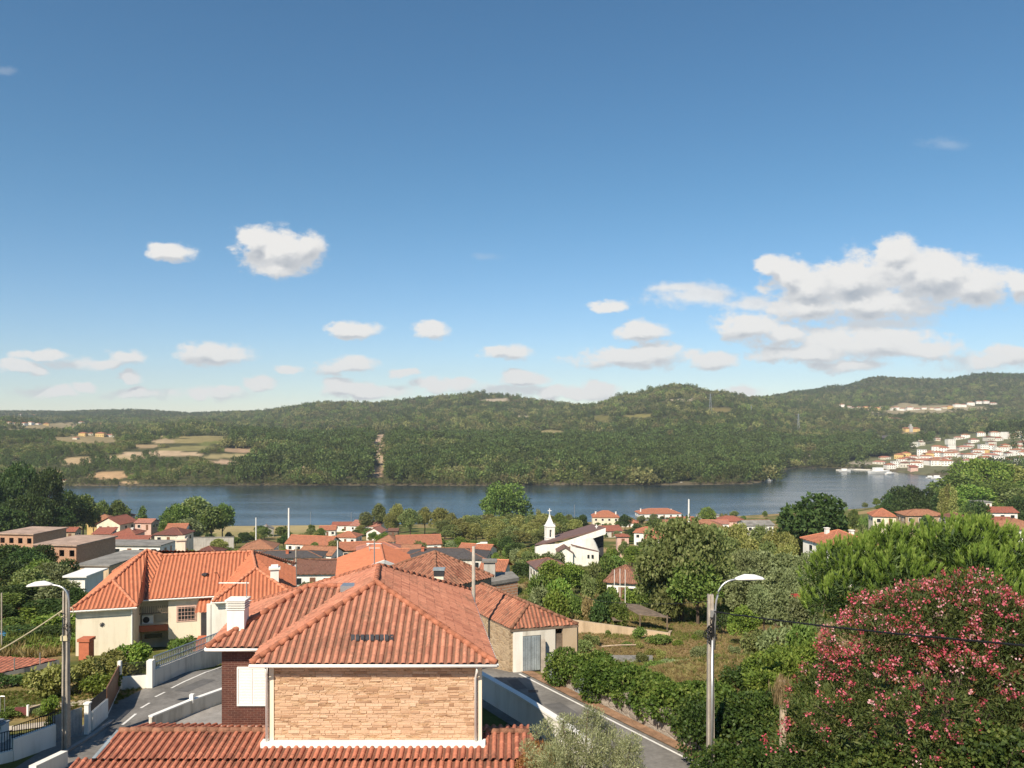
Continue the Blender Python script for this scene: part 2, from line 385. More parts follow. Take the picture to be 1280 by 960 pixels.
L['pine'] = leaf_mat('needles_pine', (0.088, 0.161, 0.030), (0.176, 0.290, 0.048), (0.295, 0.403, 0.096), 0.0, 0.3, 0.03)
L['silver'] = leaf_mat('leaves_olive_silver', (0.161, 0.187, 0.079), (0.310, 0.332, 0.170), (0.521, 0.520, 0.329), 0.0, 0.25, 0.06)
L['oleander'] = leaf_mat('leaves_oleander', (0.035, 0.060, 0.013), (0.074, 0.107, 0.026), (0.131, 0.146, 0.045), 0.0, 0.25, 0.05)
L['reddish'] = leaf_mat('leaves_reddish_shoots', (0.205, 0.084, 0.037), (0.308, 0.132, 0.053), (0.385, 0.192, 0.074), 0.0, 0.3, 0.03)
L['flower'] = leaf_mat('petals_pink', (0.55, 0.07, 0.15), (0.74, 0.20, 0.30), (0.84, 0.52, 0.56), 0.0, 0.35, 0.02)
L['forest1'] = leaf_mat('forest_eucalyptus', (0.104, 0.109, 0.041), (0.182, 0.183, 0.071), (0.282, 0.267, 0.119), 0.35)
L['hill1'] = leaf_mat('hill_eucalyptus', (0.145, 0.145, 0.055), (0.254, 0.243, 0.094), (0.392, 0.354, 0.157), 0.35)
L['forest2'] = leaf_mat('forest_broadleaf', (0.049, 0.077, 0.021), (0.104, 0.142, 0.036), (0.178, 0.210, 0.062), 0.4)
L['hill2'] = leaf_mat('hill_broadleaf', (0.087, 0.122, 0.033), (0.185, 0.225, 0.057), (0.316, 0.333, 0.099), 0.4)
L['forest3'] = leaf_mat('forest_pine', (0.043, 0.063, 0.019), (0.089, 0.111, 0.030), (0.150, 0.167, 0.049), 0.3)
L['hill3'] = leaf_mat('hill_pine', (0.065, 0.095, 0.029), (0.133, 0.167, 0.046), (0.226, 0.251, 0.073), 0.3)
L['drygrass'] = leaf_mat('grass_dry', (0.197, 0.149, 0.065), (0.305, 0.234, 0.113), (0.376, 0.306, 0.165), 0.25, 0.3, 0.0)
L['greengrass'] = leaf_mat('grass_green', (0.082, 0.110, 0.024), (0.153, 0.176, 0.044), (0.235, 0.242, 0.077), 0.25, 0.3, 0.0)
# ---------------------------------------------------------------- the lie of the land
def vnoise(x, y, s, seed=0):
    x = np.asarray(x) / s; y = np.asarray(y) / s
    xi = np.floor(x).astype(np.int64); yi = np.floor(y).astype(np.int64); fx = x - xi; fy = y - yi
    fx = fx * fx * (3 - 2 * fx); fy = fy * fy * (3 - 2 * fy)
    def h(a, b):
        n = (a * 374761393 + b * 668265263 + seed * 1442695041) & 0x7fffffff
        n = ((n ^ (n >> 13)) * 1274126177) & 0x7fffffff
        return ((n ^ (n >> 16)) & 0xffff) / 65535.0
    a = h(xi, yi) * (1 - fx) + h(xi + 1, yi) * fx; b = h(xi, yi + 1) * (1 - fx) + h(xi + 1, yi + 1) * fx
    return a * (1 - fy) + b * fy
def fbm(x, y, s, o=4, seed=0):
    r = 0; a = 0.5
    for k in range(o): r = r + a * vnoise(x, y, s / 2 ** k, seed + k); a *= 0.5
    return r / (1 - 0.5 ** o)
def sstep(a, b, x):
    t = np.clip((np.asarray(x, dtype=float) - a) / (b - a), 0, 1); return t * t * (3 - 2 * t)

NEAR_D = [0, 10, 20, 36, 50, 60, 75, 100, 150, 200, 250, 300, 400, 480, 508, 522, 545, 700]
NEAR_H = [14.2, 14.6, 15, 15.5, 16, 18, 20.3, 24.5, 32.5, 38.5, 45, 51, 60, 66, 68, 69.6, 73, 74]
SHN_P = [-700, -300, 0, 100, 300, 640, 800, 1000, 1080, 1160, 1300, 1900]
SHN_D = [480, 480, 500, 520, 505, 518, 528, 572, 590, 640, 680, 720]
SHF_P = [-700, 100, 300, 600, 900, 940, 954, 962, 972, 1000, 1060, 1110, 1180, 1300, 1900]
SHF_D = [790, 800, 806, 803, 815, 826, 845, 880, 1020, 1090, 1065, 1010, 905, 860, 760]
FARC = [  # (photo column, [(distance, photo row of the ground)...])
    (-700, [(800, 603), (950, 570), (1200, 540), (1500, 526), (2500, 518), (3300, 512), (5000, 512), (6500, 525)]),
    (0,    [(800, 604), (900, 585), (1100, 556), (1300, 538), (1600, 530), (2300, 530), (3300, 517), (5000, 518), (6500, 535)]),
    (150,  [(800, 606), (870, 592), (1000, 566), (1150, 551), (1400, 542), (2300, 532), (3300, 515), (5000, 518), (6500, 535)]),
    (250,  [(805, 606), (870, 592), (1000, 566), (1150, 550), (1400, 541), (2300, 528), (3200, 518), (5000, 522), (6500, 535)]),
    (310,  [(805, 606), (870, 594), (1000, 570), (1200, 552), (1500, 545), (2200, 528), (2700, 516), (3500, 519), (6500, 535)]),
    (400,  [(805, 606), (900, 590), (1000, 573), (1200, 556), (1500, 548), (2100, 522), (2500, 507), (3500, 515), (6500, 535)]),
    (470,  [(805, 606), (900, 590), (1000, 571), (1200, 554), (1500, 546), (2000, 524), (2500, 507), (3500, 515), (6500, 535)]),
    (530,  [(803, 606), (900, 593), (1000, 574), (1200, 557), (1500, 543), (2000, 520), (2500, 501), (3300, 510), (6500, 535)]),
    (600,  [(803, 606), (900, 594), (1000, 575), (1200, 559), (1500, 540), (2000, 516), (2450, 496), (3300, 508), (6500, 535)]),
    (680,  [(803, 606), (900, 594), (1000, 577), (1200, 561), (1500, 542), (2000, 520), (2400, 504), (3300, 514), (6500, 535)]),
    (735,  [(805, 606), (900, 594), (1000, 577), (1200, 561), (1500, 540), (1900, 518), (2250, 508), (3300, 518), (6500, 535)]),
    (790,  [(810, 606), (900, 594), (1000, 576), (1200, 559), (1500, 533), (1850, 506), (2100, 497), (3000, 515), (6500, 535)]),
    (840,  [(812, 605), (900, 593), (1000, 575), (1200, 557), (1500, 526), (1800, 497), (2050, 486), (3000, 515), (6500, 535)]),
    (900,  [(815, 605), (900, 592), (1000, 575), (1200, 558), (1500, 530), (1850, 504), (2150, 495), (3000, 508), (6500, 535)]),
    (955,  [(845, 603), (930, 592), (1050, 582), (1250, 562), (1500, 541), (1800, 520), (2200, 503), (2900, 500), (6500, 530)]),
    (1000, [(1090, 584), (1180, 574), (1300, 562), (1500, 547), (1800, 530), (2200, 511), (2600, 498), (3000, 490), (6500, 530)]),
    (1050, [(1070, 585), (1180, 572), (1350, 557), (1600, 538), (1900, 523), (2200, 513), (2700, 494), (3000, 484), (6500, 530)]),
    (1100, [(1020, 588), (1120, 577), (1300, 560), (1600, 537), (1900, 522), (2200, 513), (2700, 487), (3000, 473), (6500, 520)]),
    (1180, [(905, 597), (1000, 586), (1150, 568), (1350, 550), (1600, 535), (1900, 523), (2250, 510), (2700, 487), (3000, 476), (6500, 520)]),
    (1240, [(880, 600), (1000, 578), (1150, 556), (1350, 543), (1600, 533), (1900, 523), (2250, 510), (2700, 483), (3000, 468), (6500, 520)]),
    (1300, [(860, 600), (1000, 570), (1150, 547), (1350, 538), (1600, 530), (1900, 522), (2250, 508), (2700, 482), (3000, 469), (6500, 520)]),
    (1900, [(760, 600), (1000, 560), (1150, 540), (1350, 532), (1600, 525), (1900, 518), (2250, 505), (2700, 482), (3000, 474), (6500, 520)])]
_ld = np.linspace(math.log(700), math.log(6500), 260)
_tab = np.array([CZ - (np.interp(np.exp(_ld), [a for a, _ in c], [b for _, b in c]) - HY) * np.exp(_ld) / F for _, c in FARC])
_tp = np.array([c for c, _ in FARC], dtype=float)

ROAD_E = [(9.9, 32.6), (8.2, 35.7), (0.5, 49.5), (-1.9, 53.6)]     # far edge of the road that runs off to the lower right
def road_edge_x(y): return np.interp(y, [20, 32.6, 35.7, 49.5, 53.6], [17.0, 9.9, 8.2, 0.5, -1.9])
def terrain(x, y):
    x = np.asarray(x, dtype=float); y = np.maximum(np.asarray(y, dtype=float), 1.0)
    px = 640 + F * x / y
    shn = np.interp(px, SHN_P, SHN_D); shf = np.interp(px, SHF_P, SHF_D)
    w = sstep(150, 450, y); de = y * ((1 - w) + w * 520.0 / shn)
    zn = CZ - np.interp(de, NEAR_D, NEAR_H)
    zn = zn + 9 * np.exp(-(((x - 300) / 75) ** 2 + ((y - 470) / 90) ** 2))
    zn = zn + (fbm(x, y, 26, 3, 5) - 0.5) * 2.2 * sstep(62, 120, y) * (1 - sstep(430, 500, y))
    terr = sstep(1.45, 1.9, x - road_edge_x(y)) * (1 - sstep(44.5, 49, y))      # banked ground above the road
    zn = zn + terr * (1.35 + 1.0 * sstep(3, 9, x - road_edge_x(y)))
    ld = np.log(np.clip(y, 700, 6500)); fi = (ld - _ld[0]) / (_ld[1] - _ld[0])
    i0 = np.clip(np.floor(fi).astype(int), 0, len(_ld) - 2); ft = fi - i0
    k = np.clip(np.searchsorted(_tp, px) - 1, 0, len(_tp) - 2); u = np.clip((px - _tp[k]) / (_tp[k + 1] - _tp[k]), 0, 1); u = u * u * (3 - 2 * u)
    g = lambda kk: _tab[kk, i0] * (1 - ft) + _tab[kk, i0 + 1] * ft
    zf = g(k) * (1 - u) + g(k + 1) * u
    amp = np.clip((y - 850) / 60, 0, 11) * np.clip(1.25 - y / 5200, 0.3, 1)
    zf = zf + (fbm(x, y, 190, 4, 11) - 0.5) * amp * 2.4
    zf = np.minimum(zf, -3 + 0.45 * (y - shf + 6))
    zf = np.where(y < shf - 8, -4.0, zf)
    mid = 0.5 * (shn + shf)
    return np.where(y < mid, np.maximum(zn, -4.0), np.maximum(zf, -4.0))
def zg(x, y): return float(terrain(np.array([x]), np.array([y]))[0])
def gp(px, d, dz=0.0):
    x = (px - 640) * d / F; return Vector((x, d, zg(x, d) + dz))
def hit(px, py, d0=30, d1=4000):
    """where the sight line through a photo point meets the ground"""
    d = np.exp(np.linspace(math.log(d0), math.log(d1), 3000)); x = (px - 640) * d / F
    z = terrain(x, d); zl = CZ - (py - HY) * d / F
    k = np.argmax(z >= zl)
    return Vector((float(x[k]), float(d[k]), float(z[k])))

# bare ground, fields and quarries: (column, row, half width, half height, colour)
CLEAR = [(135, 596, 36, 7, (.42, .28, .16)), (160, 603, 26, 4, (.45, .31, .18)), (215, 567, 45, 2.6, (.40, .30, .20)), (310, 577, 38, 3.0, (.38, .27, .19)),
         (385, 592, 30, 2.5, (.36, .26, .18)), (477, 558, 13, 15, (.40, .29, .21)), (470, 590, 9, 8, (.36, .25, .17)), (250, 549, 55, 5, (.24, .20, .09)),
         (275, 553, 30, 4, (.14, .15, .05)), (205, 551, 20, 3.2, (.34, .26, .16)), (120, 548, 45, 6, (.25, .20, .11)), (60, 533, 60, 4, (.26, .21, .12)),
         (300, 562, 30, 3, (.33, .23, .15)), (556, 520, 3, 7, (.40, .32, .24)), (650, 521, 22, 1.6, (.30, .25, .18)), (850, 500, 28, 1.4, (.36, .30, .22)),
         (750, 523, 14, 4, (.13, .12, .04)), (840, 550, 12, 3, (.26, .19, .11)), (728, 589, 12, 4, (.40, .27, .18)), (795, 592, 9, 4, (.38, .28, .19)),
         (855, 604, 12, 2.2, (.36, .29, .20)), (1010, 569, 16, 2.5, (.34, .27, .18)), (900, 512, 14, 3, (.16, .13, .05)), (410, 540, 14, 1.6, (.40, .31, .22)),
         (1150, 512, 95, 6, (.26, .22, .14)), (1135, 541, 18, 4, (.25, .2, .12)), (1220, 560, 90, 18, (.125, .13, .07)), (1130, 578, 60, 11, (.14, .14, .08)),
         (1110, 549, 24, 4, (.2, .18, .12)), (700, 560, 10, 2, (.3, .22, .14)), (1075, 580, 22, 4, (.28, .25, .2)), (180, 558, 22, 3, (.3, .22, .13)), (95, 577, 16, 5, (.36, .27, .16)), (72, 592, 12, 5, (.34, .25, .15)), (350, 584, 34, 2.4, (.38, .28, .19)), (425, 598, 22, 2.5, (.35, .26, .17)), (285, 570, 26, 2.6, (.3, .25, .13)),
         (235, 561, 40, 2.6, (.20, .18, .08)), (160, 572, 30, 2.4, (.36, .28, .17)), (590, 600, 14, 2, (.33, .26, .17)), (700, 597, 12, 2.5, (.34, .26, .17)), (480, 575, 6, 14, (.36, .27, .18)), (535, 596, 10, 3, (.35, .26, .17)), (760, 600, 16, 2, (.34, .27, .18)), (620, 500, 20, 1.6, (.36, .3, .22)), (930, 545, 20, 2.5, (.2, .16, .08)), (800, 520, 26, 2.5, (.19, .17, .06)), (690, 540, 18, 2.5, (.22, .19, .09)), (960, 560, 14, 3, (.22, .18, .1))]
def clear_mask(x, y, z, grow=1.0):
    px = 640 + F * x / y; py = HY + (CZ - z) * F / y
    wob = (fbm(x, y, 48, 4, 31) - 0.5) * 2.0
    best = np.zeros_like(px) - 9; idx = np.zeros(px.shape, dtype=int)
    for i, (cx, cy, rx, ry, c) in enumerate(CLEAR):
        e = 1 - np.sqrt(((px - cx) / (rx * grow)) ** 2 + ((py - cy) / (ry * grow)) ** 2) + wob
        u = e > best; best = np.where(u, e, best); idx = np.where(u, i, idx)
    return np.where(y > 760, best, -9), idx

def build_terrain():
    pxs = np.concatenate([np.arange(-900, -60, 14), np.arange(-60, 1340, 4), np.arange(1340, 2200, 14)]).astype(float)
    ds = np.concatenate([np.exp(np.linspace(math.log(5), math.log(30), 26))[:-1], np.arange(30, 90, 0.45), np.exp(np.linspace(math.log(90), math.log(6500), 300))])
    P, D = np.meshgrid(pxs, ds); X = (P - 640) * D / F; Z = terrain(X, D)
    nr, nc = X.shape
    co = np.stack([X, D, Z], -1).reshape(-1, 3)
    i = np.arange((nr - 1) * (nc - 1)); a = (i // (nc - 1)) * nc + i % (nc - 1)
    q = np.stack([a, a + 1, a + nc + 1, a + nc], -1)
    me = bpy.data.meshes.new('ground')
    me.vertices.add(len(co)); me.vertices.foreach_set('co', co.ravel())
    me.loops.add(q.size); me.loops.foreach_set('vertex_index', q.ravel().astype(np.int32))
    me.polygons.add(len(q)); me.polygons.foreach_set('loop_start', (np.arange(len(q)) * 4).astype(np.int32))
    me.polygons.foreach_set('use_smooth', np.ones(len(q), dtype=bool))
    me.update(calc_edges=True)
    x, y, z = co.T; px = 640 + F * x / y; py = HY + (CZ - z) * F / y
    col = np.empty((len(co), 3)); n = fbm(x, y, 9, 4, 3)[:, None]; n2 = fbm(x, y, 40, 3, 8)[:, None]
    dry = np.array([.30, .215, .105]); grn = np.array([.105, .12, .035]); earth = np.array([.27, .17, .10])
    f = sstep(0.42, 0.62, n); col[:] = dry * (1 - f) + grn * f
    f2 = sstep(0.50, 0.66, n2); col = col * (1 - 0.6 * f2) + np.array([.075, .10, .028]) * 0.6 * f2
    fld = ((x > 3) & (y > 49) & (y < 84) & (px > 700))[:, None]; f = sstep(0.40, 0.60, n); f3 = sstep(.5, .6, n2)
    col = np.where(fld, (dry * 1.05 * (1 - f) + np.array([.16, .155, .055]) * f) * (1 - .35 * f3) + earth * .35 * f3, col)
    def patch(m, c): 
        nonlocal col
        col = np.where(m[:, None], np.array(c) * (0.85 + 0.3 * n), col)
    patch((px > -20) & (px < 66) & (py > 872) & (py < 892) & (y < 60), (.12, .145, .045))
    patch((px < 34) & (y > 100) & (y < 150), (.36, .23, .14))
    patch((px > 90) & (px < 128) & (y > 120) & (y < 190), (.40, .28, .15))
    patch((y > 430) & (px > 262) & (px < 440) & (y < 520), (.36, .29, .145))
    patch((y > 400) & (y < 440) & (px > 270) & (px < 400), (.28, .24, .11))
    wet = (z < 1.2) & (y > 400)
    patch(wet, (.16, .13, .09))
    far = y > 720
    fc = np.array([.060, .062, .028]) * (0.8 + 0.5 * n2)
    col = np.where(far[:, None], fc, col)
    e, idx = clear_mask(x, y, z); cc = np.array([c[4] for c in CLEAR])[idx]
    s = sstep(-0.05, 0.12, e)[:, None]; col = col * (1 - s) + cc * (0.8 + 0.4 * n) * s
    bank = far & (z < 1.6); col = np.where(bank[:, None], np.array([.12, .10, .065]), col)
    at_ = me.attributes.new('zone', 'FLOAT_COLOR', 'POINT')
    at_.data.foreach_set('color', np.concatenate([col, np.ones((len(col), 1))], 1).astype(np.float32).ravel())
    m, t, b = new_mat('ground_cover'); c = t('ShaderNodeAttribute', attribute_name='zone').outputs['Color']; p = geo_pos(t)
    n1 = t.noise(p, 2.2, 6, 0.65).outputs[0]; n2_ = t.noise(p, 0.09, 5, 0.6).outputs[0]
    k = t.m('ADD', t.m('MULTIPLY', n1, 0.9), t.m('MULTIPLY', n2_, 0.5))
    c = t.mix(1.0, c, t.ramp(k, [(0.35, (.55, .55, .55)), (1.0, (1.45, 1.42, 1.35))]), 'MULTIPLY')
    lk(t, c, b.inputs['Base Color']); b.inputs['Roughness'].default_value = 1.0; b.inputs['Specular IOR Level'].default_value = 0.05
    bp = t('ShaderNodeBump', {'Strength': 0.6, 'Distance': 0.15, 'Height': n1}); lk(t, bp.outputs[0], b.inputs['Normal'])
    me.materials.append(m)
    o = bpy.data.objects.new('ground', me); COL.objects.link(o); o['kind'] = 'structure'
    return o
build_terrain()

# the river
w = MB(); w.poly([(-1700, 380, 0), (2300, 380, 0), (2300, 1500, 0), (-1700, 1500, 0)])
m, t, b = new_mat('river_water'); p = geo_pos(t)
mp = t('ShaderNodeMapping', {'Vector': p, 'Scale': (0.5, 1.2, 1)}).outputs[0]
a1 = t.noise(mp, 0.55, 4, 0.6).outputs[0]; a2 = t.noise(mp, 0.05, 3).outputs[0]; a3 = t.noise(t('ShaderNodeMapping', {'Vector': p, 'Scale': (0.006, 0.022, 1)}).outputs[0], 1, 4).outputs[0]
h = t.m('MULTIPLY', t.m('ADD', a1, t.m('MULTIPLY', a2, 0.8)), t.m('ADD', 0.25, t.ramp(a3, [(0.38, 0), (0.62, 1)])))
bp = t('ShaderNodeBump', {'Strength': 0.55, 'Distance': 0.35, 'Height': h}); lk(t, bp.outputs[0], b.inputs['Normal'])
b.inputs['Base Color'].default_value = (0.022, 0.036, 0.042, 1); b.inputs['Roughness'].default_value = 0.14; b.inputs['IOR'].default_value = 1.33
b.inputs['Specular IOR Level'].default_value = 0.5
o = w.build('river', m); o['kind'] = 'structure'
# ---------------------------------------------------------------- leaves, trees, wood
def cards_mesh(name, pos, axis, size, asp=0.5, mat=None, v=None, rg=None, fold=0.0, extra=None):
    """one mesh of many leaf-shaped cards: pos (n,3), axis (n,3) the way each leaf points, size (n,) its length, asp its width/length"""
    rg = rg or rng; n = len(pos)
    axis = axis / np.maximum(np.linalg.norm(axis, axis=1, keepdims=True), 1e-6)
    r = rg.normal(size=(n, 3)); side = np.cross(axis, r); side /= np.maximum(np.linalg.norm(side, axis=1, keepdims=True), 1e-6)
    nor = np.cross(side, axis)
    s = size[:, None]; w = s * asp * 0.5
    k = 0.42
    p0 = pos; p1 = pos + axis * s * k + side * w + nor * s * fold; p2 = pos + axis * s; p3 = pos + axis * s * k - side * w + nor * s * fold
    co = np.stack([p0, p1, p2, p3], 1).reshape(-1, 3)
    return raw_mesh(name, co, np.arange(4 * n).reshape(-1, 4), mat, rg.random(n) if v is None else v, extra)
def raw_mesh(name, co, q, mat=None, v=None, mi=None):
    me = bpy.data.meshes.new(name); n = len(q)
    me.vertices.add(len(co)); me.vertices.foreach_set('co', np.ascontiguousarray(co, dtype=np.float32).ravel())
    me.loops.add(q.size); me.loops.foreach_set('vertex_index', q.ravel().astype(np.int32))
    me.polygons.add(n); me.polygons.foreach_set('loop_start', (np.arange(n) * q.shape[1]).astype(np.int32))
    if v is not None:
        a = me.attributes.new('v', 'FLOAT', 'FACE'); a.data.foreach_set('value', v.astype(np.float32))
    for m_ in (mat if isinstance(mat, list) else [mat]):
        if m_ is not None: me.materials.append(m_)
    if mi is not None: me.polygons.foreach_set('material_index', mi.astype(np.int32))
    me.update(calc_edges=True)
    return me
def link(name, me, parent=None, loc=None, **kw):
    o = bpy.data.objects.new(name, me); COL.objects.link(o)
    if parent is not None: o.parent = parent
    if loc is not None: o.location = loc
    return tag(o, **kw)
def unit(n, rg):
    a = rg.normal(size=(n, 3)); return a / np.linalg.norm(a, axis=1, keepdims=True)
def blob_points(blobs, n, rg, shell=0.55, low=-0.75):
    """points in the outer part of a cluster of ellipsoids (x, y, z, rx, ry, rz); returns points, outward directions"""
    b = np.array(blobs, dtype=float); w = (b[:, 3] * b[:, 4] + b[:, 4] * b[:, 5] + b[:, 3] * b[:, 5]); w /= w.sum()
    P = []; D = []; got = 0
    while got < n:
        k = rg.choice(len(b), size=n, p=w); u = unit(n, rg); r = shell + (1 - shell) * rg.random((n, 1)) ** 0.6
        q = b[k, :3] + u * b[k, 3:] * r
        keep = u[:, 2] > low
        # leave out what is deep inside another blob
        deep = np.zeros(n, dtype=bool)
        for j in range(len(b)):
            e = (((q - b[j, :3]) / b[j, 3:]) ** 2).sum(1); deep |= (e < (shell * 0.8) ** 2) & (k != j)
        m = keep & ~deep; d = u / b[k, 3:]; d /= np.linalg.norm(d, axis=1, keepdims=True)
        P.append(q[m]); D.append(d[m]); got += m.sum()
    return np.concatenate(P)[:n], np.concatenate(D)[:n]
def tree_blobs(kind, rg):
    """crown of a tree 1 unit tall (trunk at the origin)"""
    B = []
    if kind == 'round':
        for k in range(15):
            a = rg.random() * 6.283; h = 0.36 + 0.46 * rg.random(); rr = 0.27 * math.sqrt(max(0.05, 1 - ((h - 0.56) / 0.40) ** 2)) * (0.4 + 0.6 * rg.random())
            s = 0.125 + 0.075 * rg.random(); B.append((rr * math.cos(a), rr * math.sin(a), h, s * 1.15, s * 1.15, s * 0.9))
        B.append((0, 0, 0.80, 0.17, 0.17, 0.15)); B.append((0, 0, 0.58, 0.24, 0.24, 0.2))
    elif kind == 'spread':
        for k in range(20):
            a = rg.random() * 6.283; h = 0.35 + 0.5 * rg.random(); rr = 0.46 * math.sqrt(max(0.05, 1 - ((h - 0.55) / 0.42) ** 2)) * (0.35 + 0.65 * rg.random())
            s = 0.125 + 0.085 * rg.random(); B.append((rr * math.cos(a), rr * math.sin(a), h, s * 1.3, s * 1.3, s * 0.85))
        B.append((0, 0, 0.6, 0.36, 0.36, 0.24))
    elif kind == 'tall':
        for k in range(13):
            h = 0.2 + 0.75 * (k + 0.5) / 13; a = rg.random() * 6.283; rr = 0.07 * rg.random(); s = 0.10 * (1.15 - 0.75 * abs(h - 0.5) * 2) + 0.02
            B.append((rr * math.cos(a), rr * math.sin(a), h, s, s, s * 1.3))
    elif kind == 'bush':
        for k in range(12):
            a = rg.random() * 6.283; rr = 0.42 * math.sqrt(rg.random()); h = 0.25 + 0.45 * rg.random() * (1 - rr); s = 0.16 + 0.13 * rg.random()
            B.append((rr * math.cos(a), rr * math.sin(a), h, s, s, s * 0.95))
    return B
def trunk_mesh(h, r, blobs, limbs, rg, name='trunk', mat='bark'):
    mb = MB()
    lean = [Vector((rg.normal(0, .03) * h * k, rg.normal(0, .03) * h * k, h * k)) for k in (0.0, 0.12, 0.25, 0.4, 0.55)]
    lean[0] = Vector((0, 0, -0.04 * h - 0.05))
    mb.tube(lean, r, 7, r * 0.5)
    bl = [blobs[i] for i in rg.choice(len(blobs), min(limbs, len(blobs)), replace=False)]
    for b in bl:
        k = rg.integers(2, 5); p = lean[k]; e = Vector(b[:3]); mid = (p + e) / 2 + Vector((rg.normal(0, .03), rg.normal(0, .03), 0.03)) * h
        mb.tube([p, mid, e], r * 0.42, 5, r * 0.1)
    me = bpy.data.meshes.new(name); me.from_pydata(mb.v, [], mb.f); me.materials.append(M[mat]); me.update(); return me
TREES = {}
def make_proto(kind, i, n, leaf):
    rg = np.random.default_rng(100 + i * 17 + hash_of(kind)); B = tree_blobs(kind, rg)
    p, d = blob_points(B, n, rg, 0.5, -0.6)
    ax = d * 0.6 + unit(n, rg) * 0.9 + np.array([0, 0, -0.15])
    # clumps: leaves of a clump share a shade
    v = np.clip(0.5 + 0.33 * rg.normal(size=n) * 0.7 + 0.4 * (vnoise(p[:, 0] * 60 + p[:, 2] * 31, p[:, 1] * 60 + p[:, 2] * 47, 5, i) - 0.5), 0, 1)
    cm = cards_mesh('crown', p, ax, leaf * (0.6 + 0.8 * rg.random(n)), 0.62, L['green'], v, rg, 0.12)
    tm = trunk_mesh(1.0, {'round': .026, 'spread': .032, 'tall': .018, 'bush': .02}[kind], B, 9, rg)
    return cm, tm
def hash_of(s): return sum(ord(c) * (k + 1) for k, c in enumerate(s)) % 997
for kind, n, leaf, cnt in (('round', 4600, 0.052, 4), ('spread', 7000, 0.045, 3), ('tall', 2200, 0.045, 3), ('bush', 1900, 0.095, 4)):
    TREES[kind] = [make_proto(kind, i, n, leaf) for i in range(cnt)]
CROWNW = {'round': .74, 'spread': 1.12, 'tall': .25, 'bush': 1.15}
tree_count = [0]
def tree(px, ytop, d, wpx, kind, leaf, name, label, cat='tree', group=None, base=None, trunk=True):
    """a tree seen in photo column px, its top on row ytop, wpx photo pixels wide, standing on the ground at distance d"""
    tree_count[0] += 1; i = tree_count[0]
    b = gp(px, d) if base is None else Vector(base)
    h = max(0.5, CZ - (ytop - HY) * d / F - b.z) / {'round': .95, 'spread': .92, 'tall': 1.0, 'bush': .92}[kind]
    wd_ = wpx * d / F / CROWNW[kind]
    cm, tm = TREES[kind][i % len(TREES[kind])]
    r = bpy.data.objects.new(name, None); COL.objects.link(r); r.location = b; r.rotation_euler = (0, 0, (i * 2.399) % 6.283); r.scale = (wd_, wd_, h); r.empty_display_size = .2
    tag(r, label, cat, group)
    c = link('crown', cm, r); c.material_slots[0].link = 'OBJECT'; c.material_slots[0].material = L[leaf]
    if trunk: link('trunk', tm, r)
    return r

# ------------- the wood on the far bank: one mass, thousands of trees
def forest_proto(name, blobs, n, leaf, mat, seed, stem=None):
    rg = np.random.default_rng(seed); p, d = blob_points(blobs, n, rg, 0.45, -0.7)
    ax = d * 0.7 + unit(n, rg) * 0.8; v = np.clip(0.5 + 0.2 * rg.normal(size=n), 0, 1)
    me = cards_mesh(name, p, ax, leaf * (0.6 + 0.8 * rg.random(n)), 0.75, [L[mat], M['bark']], v, rg, 0.15)
    return bpy.data.objects.new(name, me)
def scatter(objname, pts, rot, scl, idx, protos, colname, kind='stuff'):
    col = bpy.data.collections.new(colname)
    for k, o in enumerate(protos): o.name = '%s_%02d' % (o.name, k); col.objects.link(o)
    me = bpy.data.meshes.new(objname); n = len(pts)
    me.vertices.add(n); me.vertices.foreach_set('co', np.asarray(pts, dtype=np.float32).ravel())
    for nm, ty, pr, ar in (('rz', 'FLOAT', 'value', rot), ('pick', 'INT', 'value', idx)):
        a = me.attributes.new(nm, ty, 'POINT'); a.data.foreach_set(pr, np.asarray(ar, dtype=np.int32 if ty == 'INT' else np.float32))
    a = me.attributes.new('sc', 'FLOAT_VECTOR', 'POINT'); a.data.foreach_set('vector', np.asarray(scl, dtype=np.float32).ravel())
    me.update()
    o = bpy.data.objects.new(objname, me); COL.objects.link(o); o['kind'] = kind
    g = bpy.data.node_groups.new(objname + '_nodes', 'GeometryNodeTree')
    g.interface.new_socket('Geometry', in_out='INPUT', socket_type='NodeSocketGeometry'); g.interface.new_socket('Geometry', in_out='OUTPUT', socket_type='NodeSocketGeometry')
    t = NT(g); gi = t('NodeGroupInput')
    na = lambda nm, ty: t('GeometryNodeInputNamedAttribute', {'Name': nm}, data_type=ty).outputs['Attribute']
    ci = t('GeometryNodeCollectionInfo', {'Collection': col, 'Separate Children': True, 'Reset Children': True})
    eul = t('ShaderNodeCombineXYZ', {2: na('rz', 'FLOAT')}).outputs[0]
    ip = t('GeometryNodeInstanceOnPoints', {'Points': gi.outputs[0], 'Instance': ci.outputs[0], 'Pick Instance': True, 'Instance Index': na('pick', 'INT'), 'Rotation': eul, 'Scale': na('sc', 'FLOAT_VECTOR')})
    t('NodeGroupOutput', {0: ip.outputs[0]})
    md = o.modifiers.new('scatter', 'NODES'); md.node_group = g
    return o
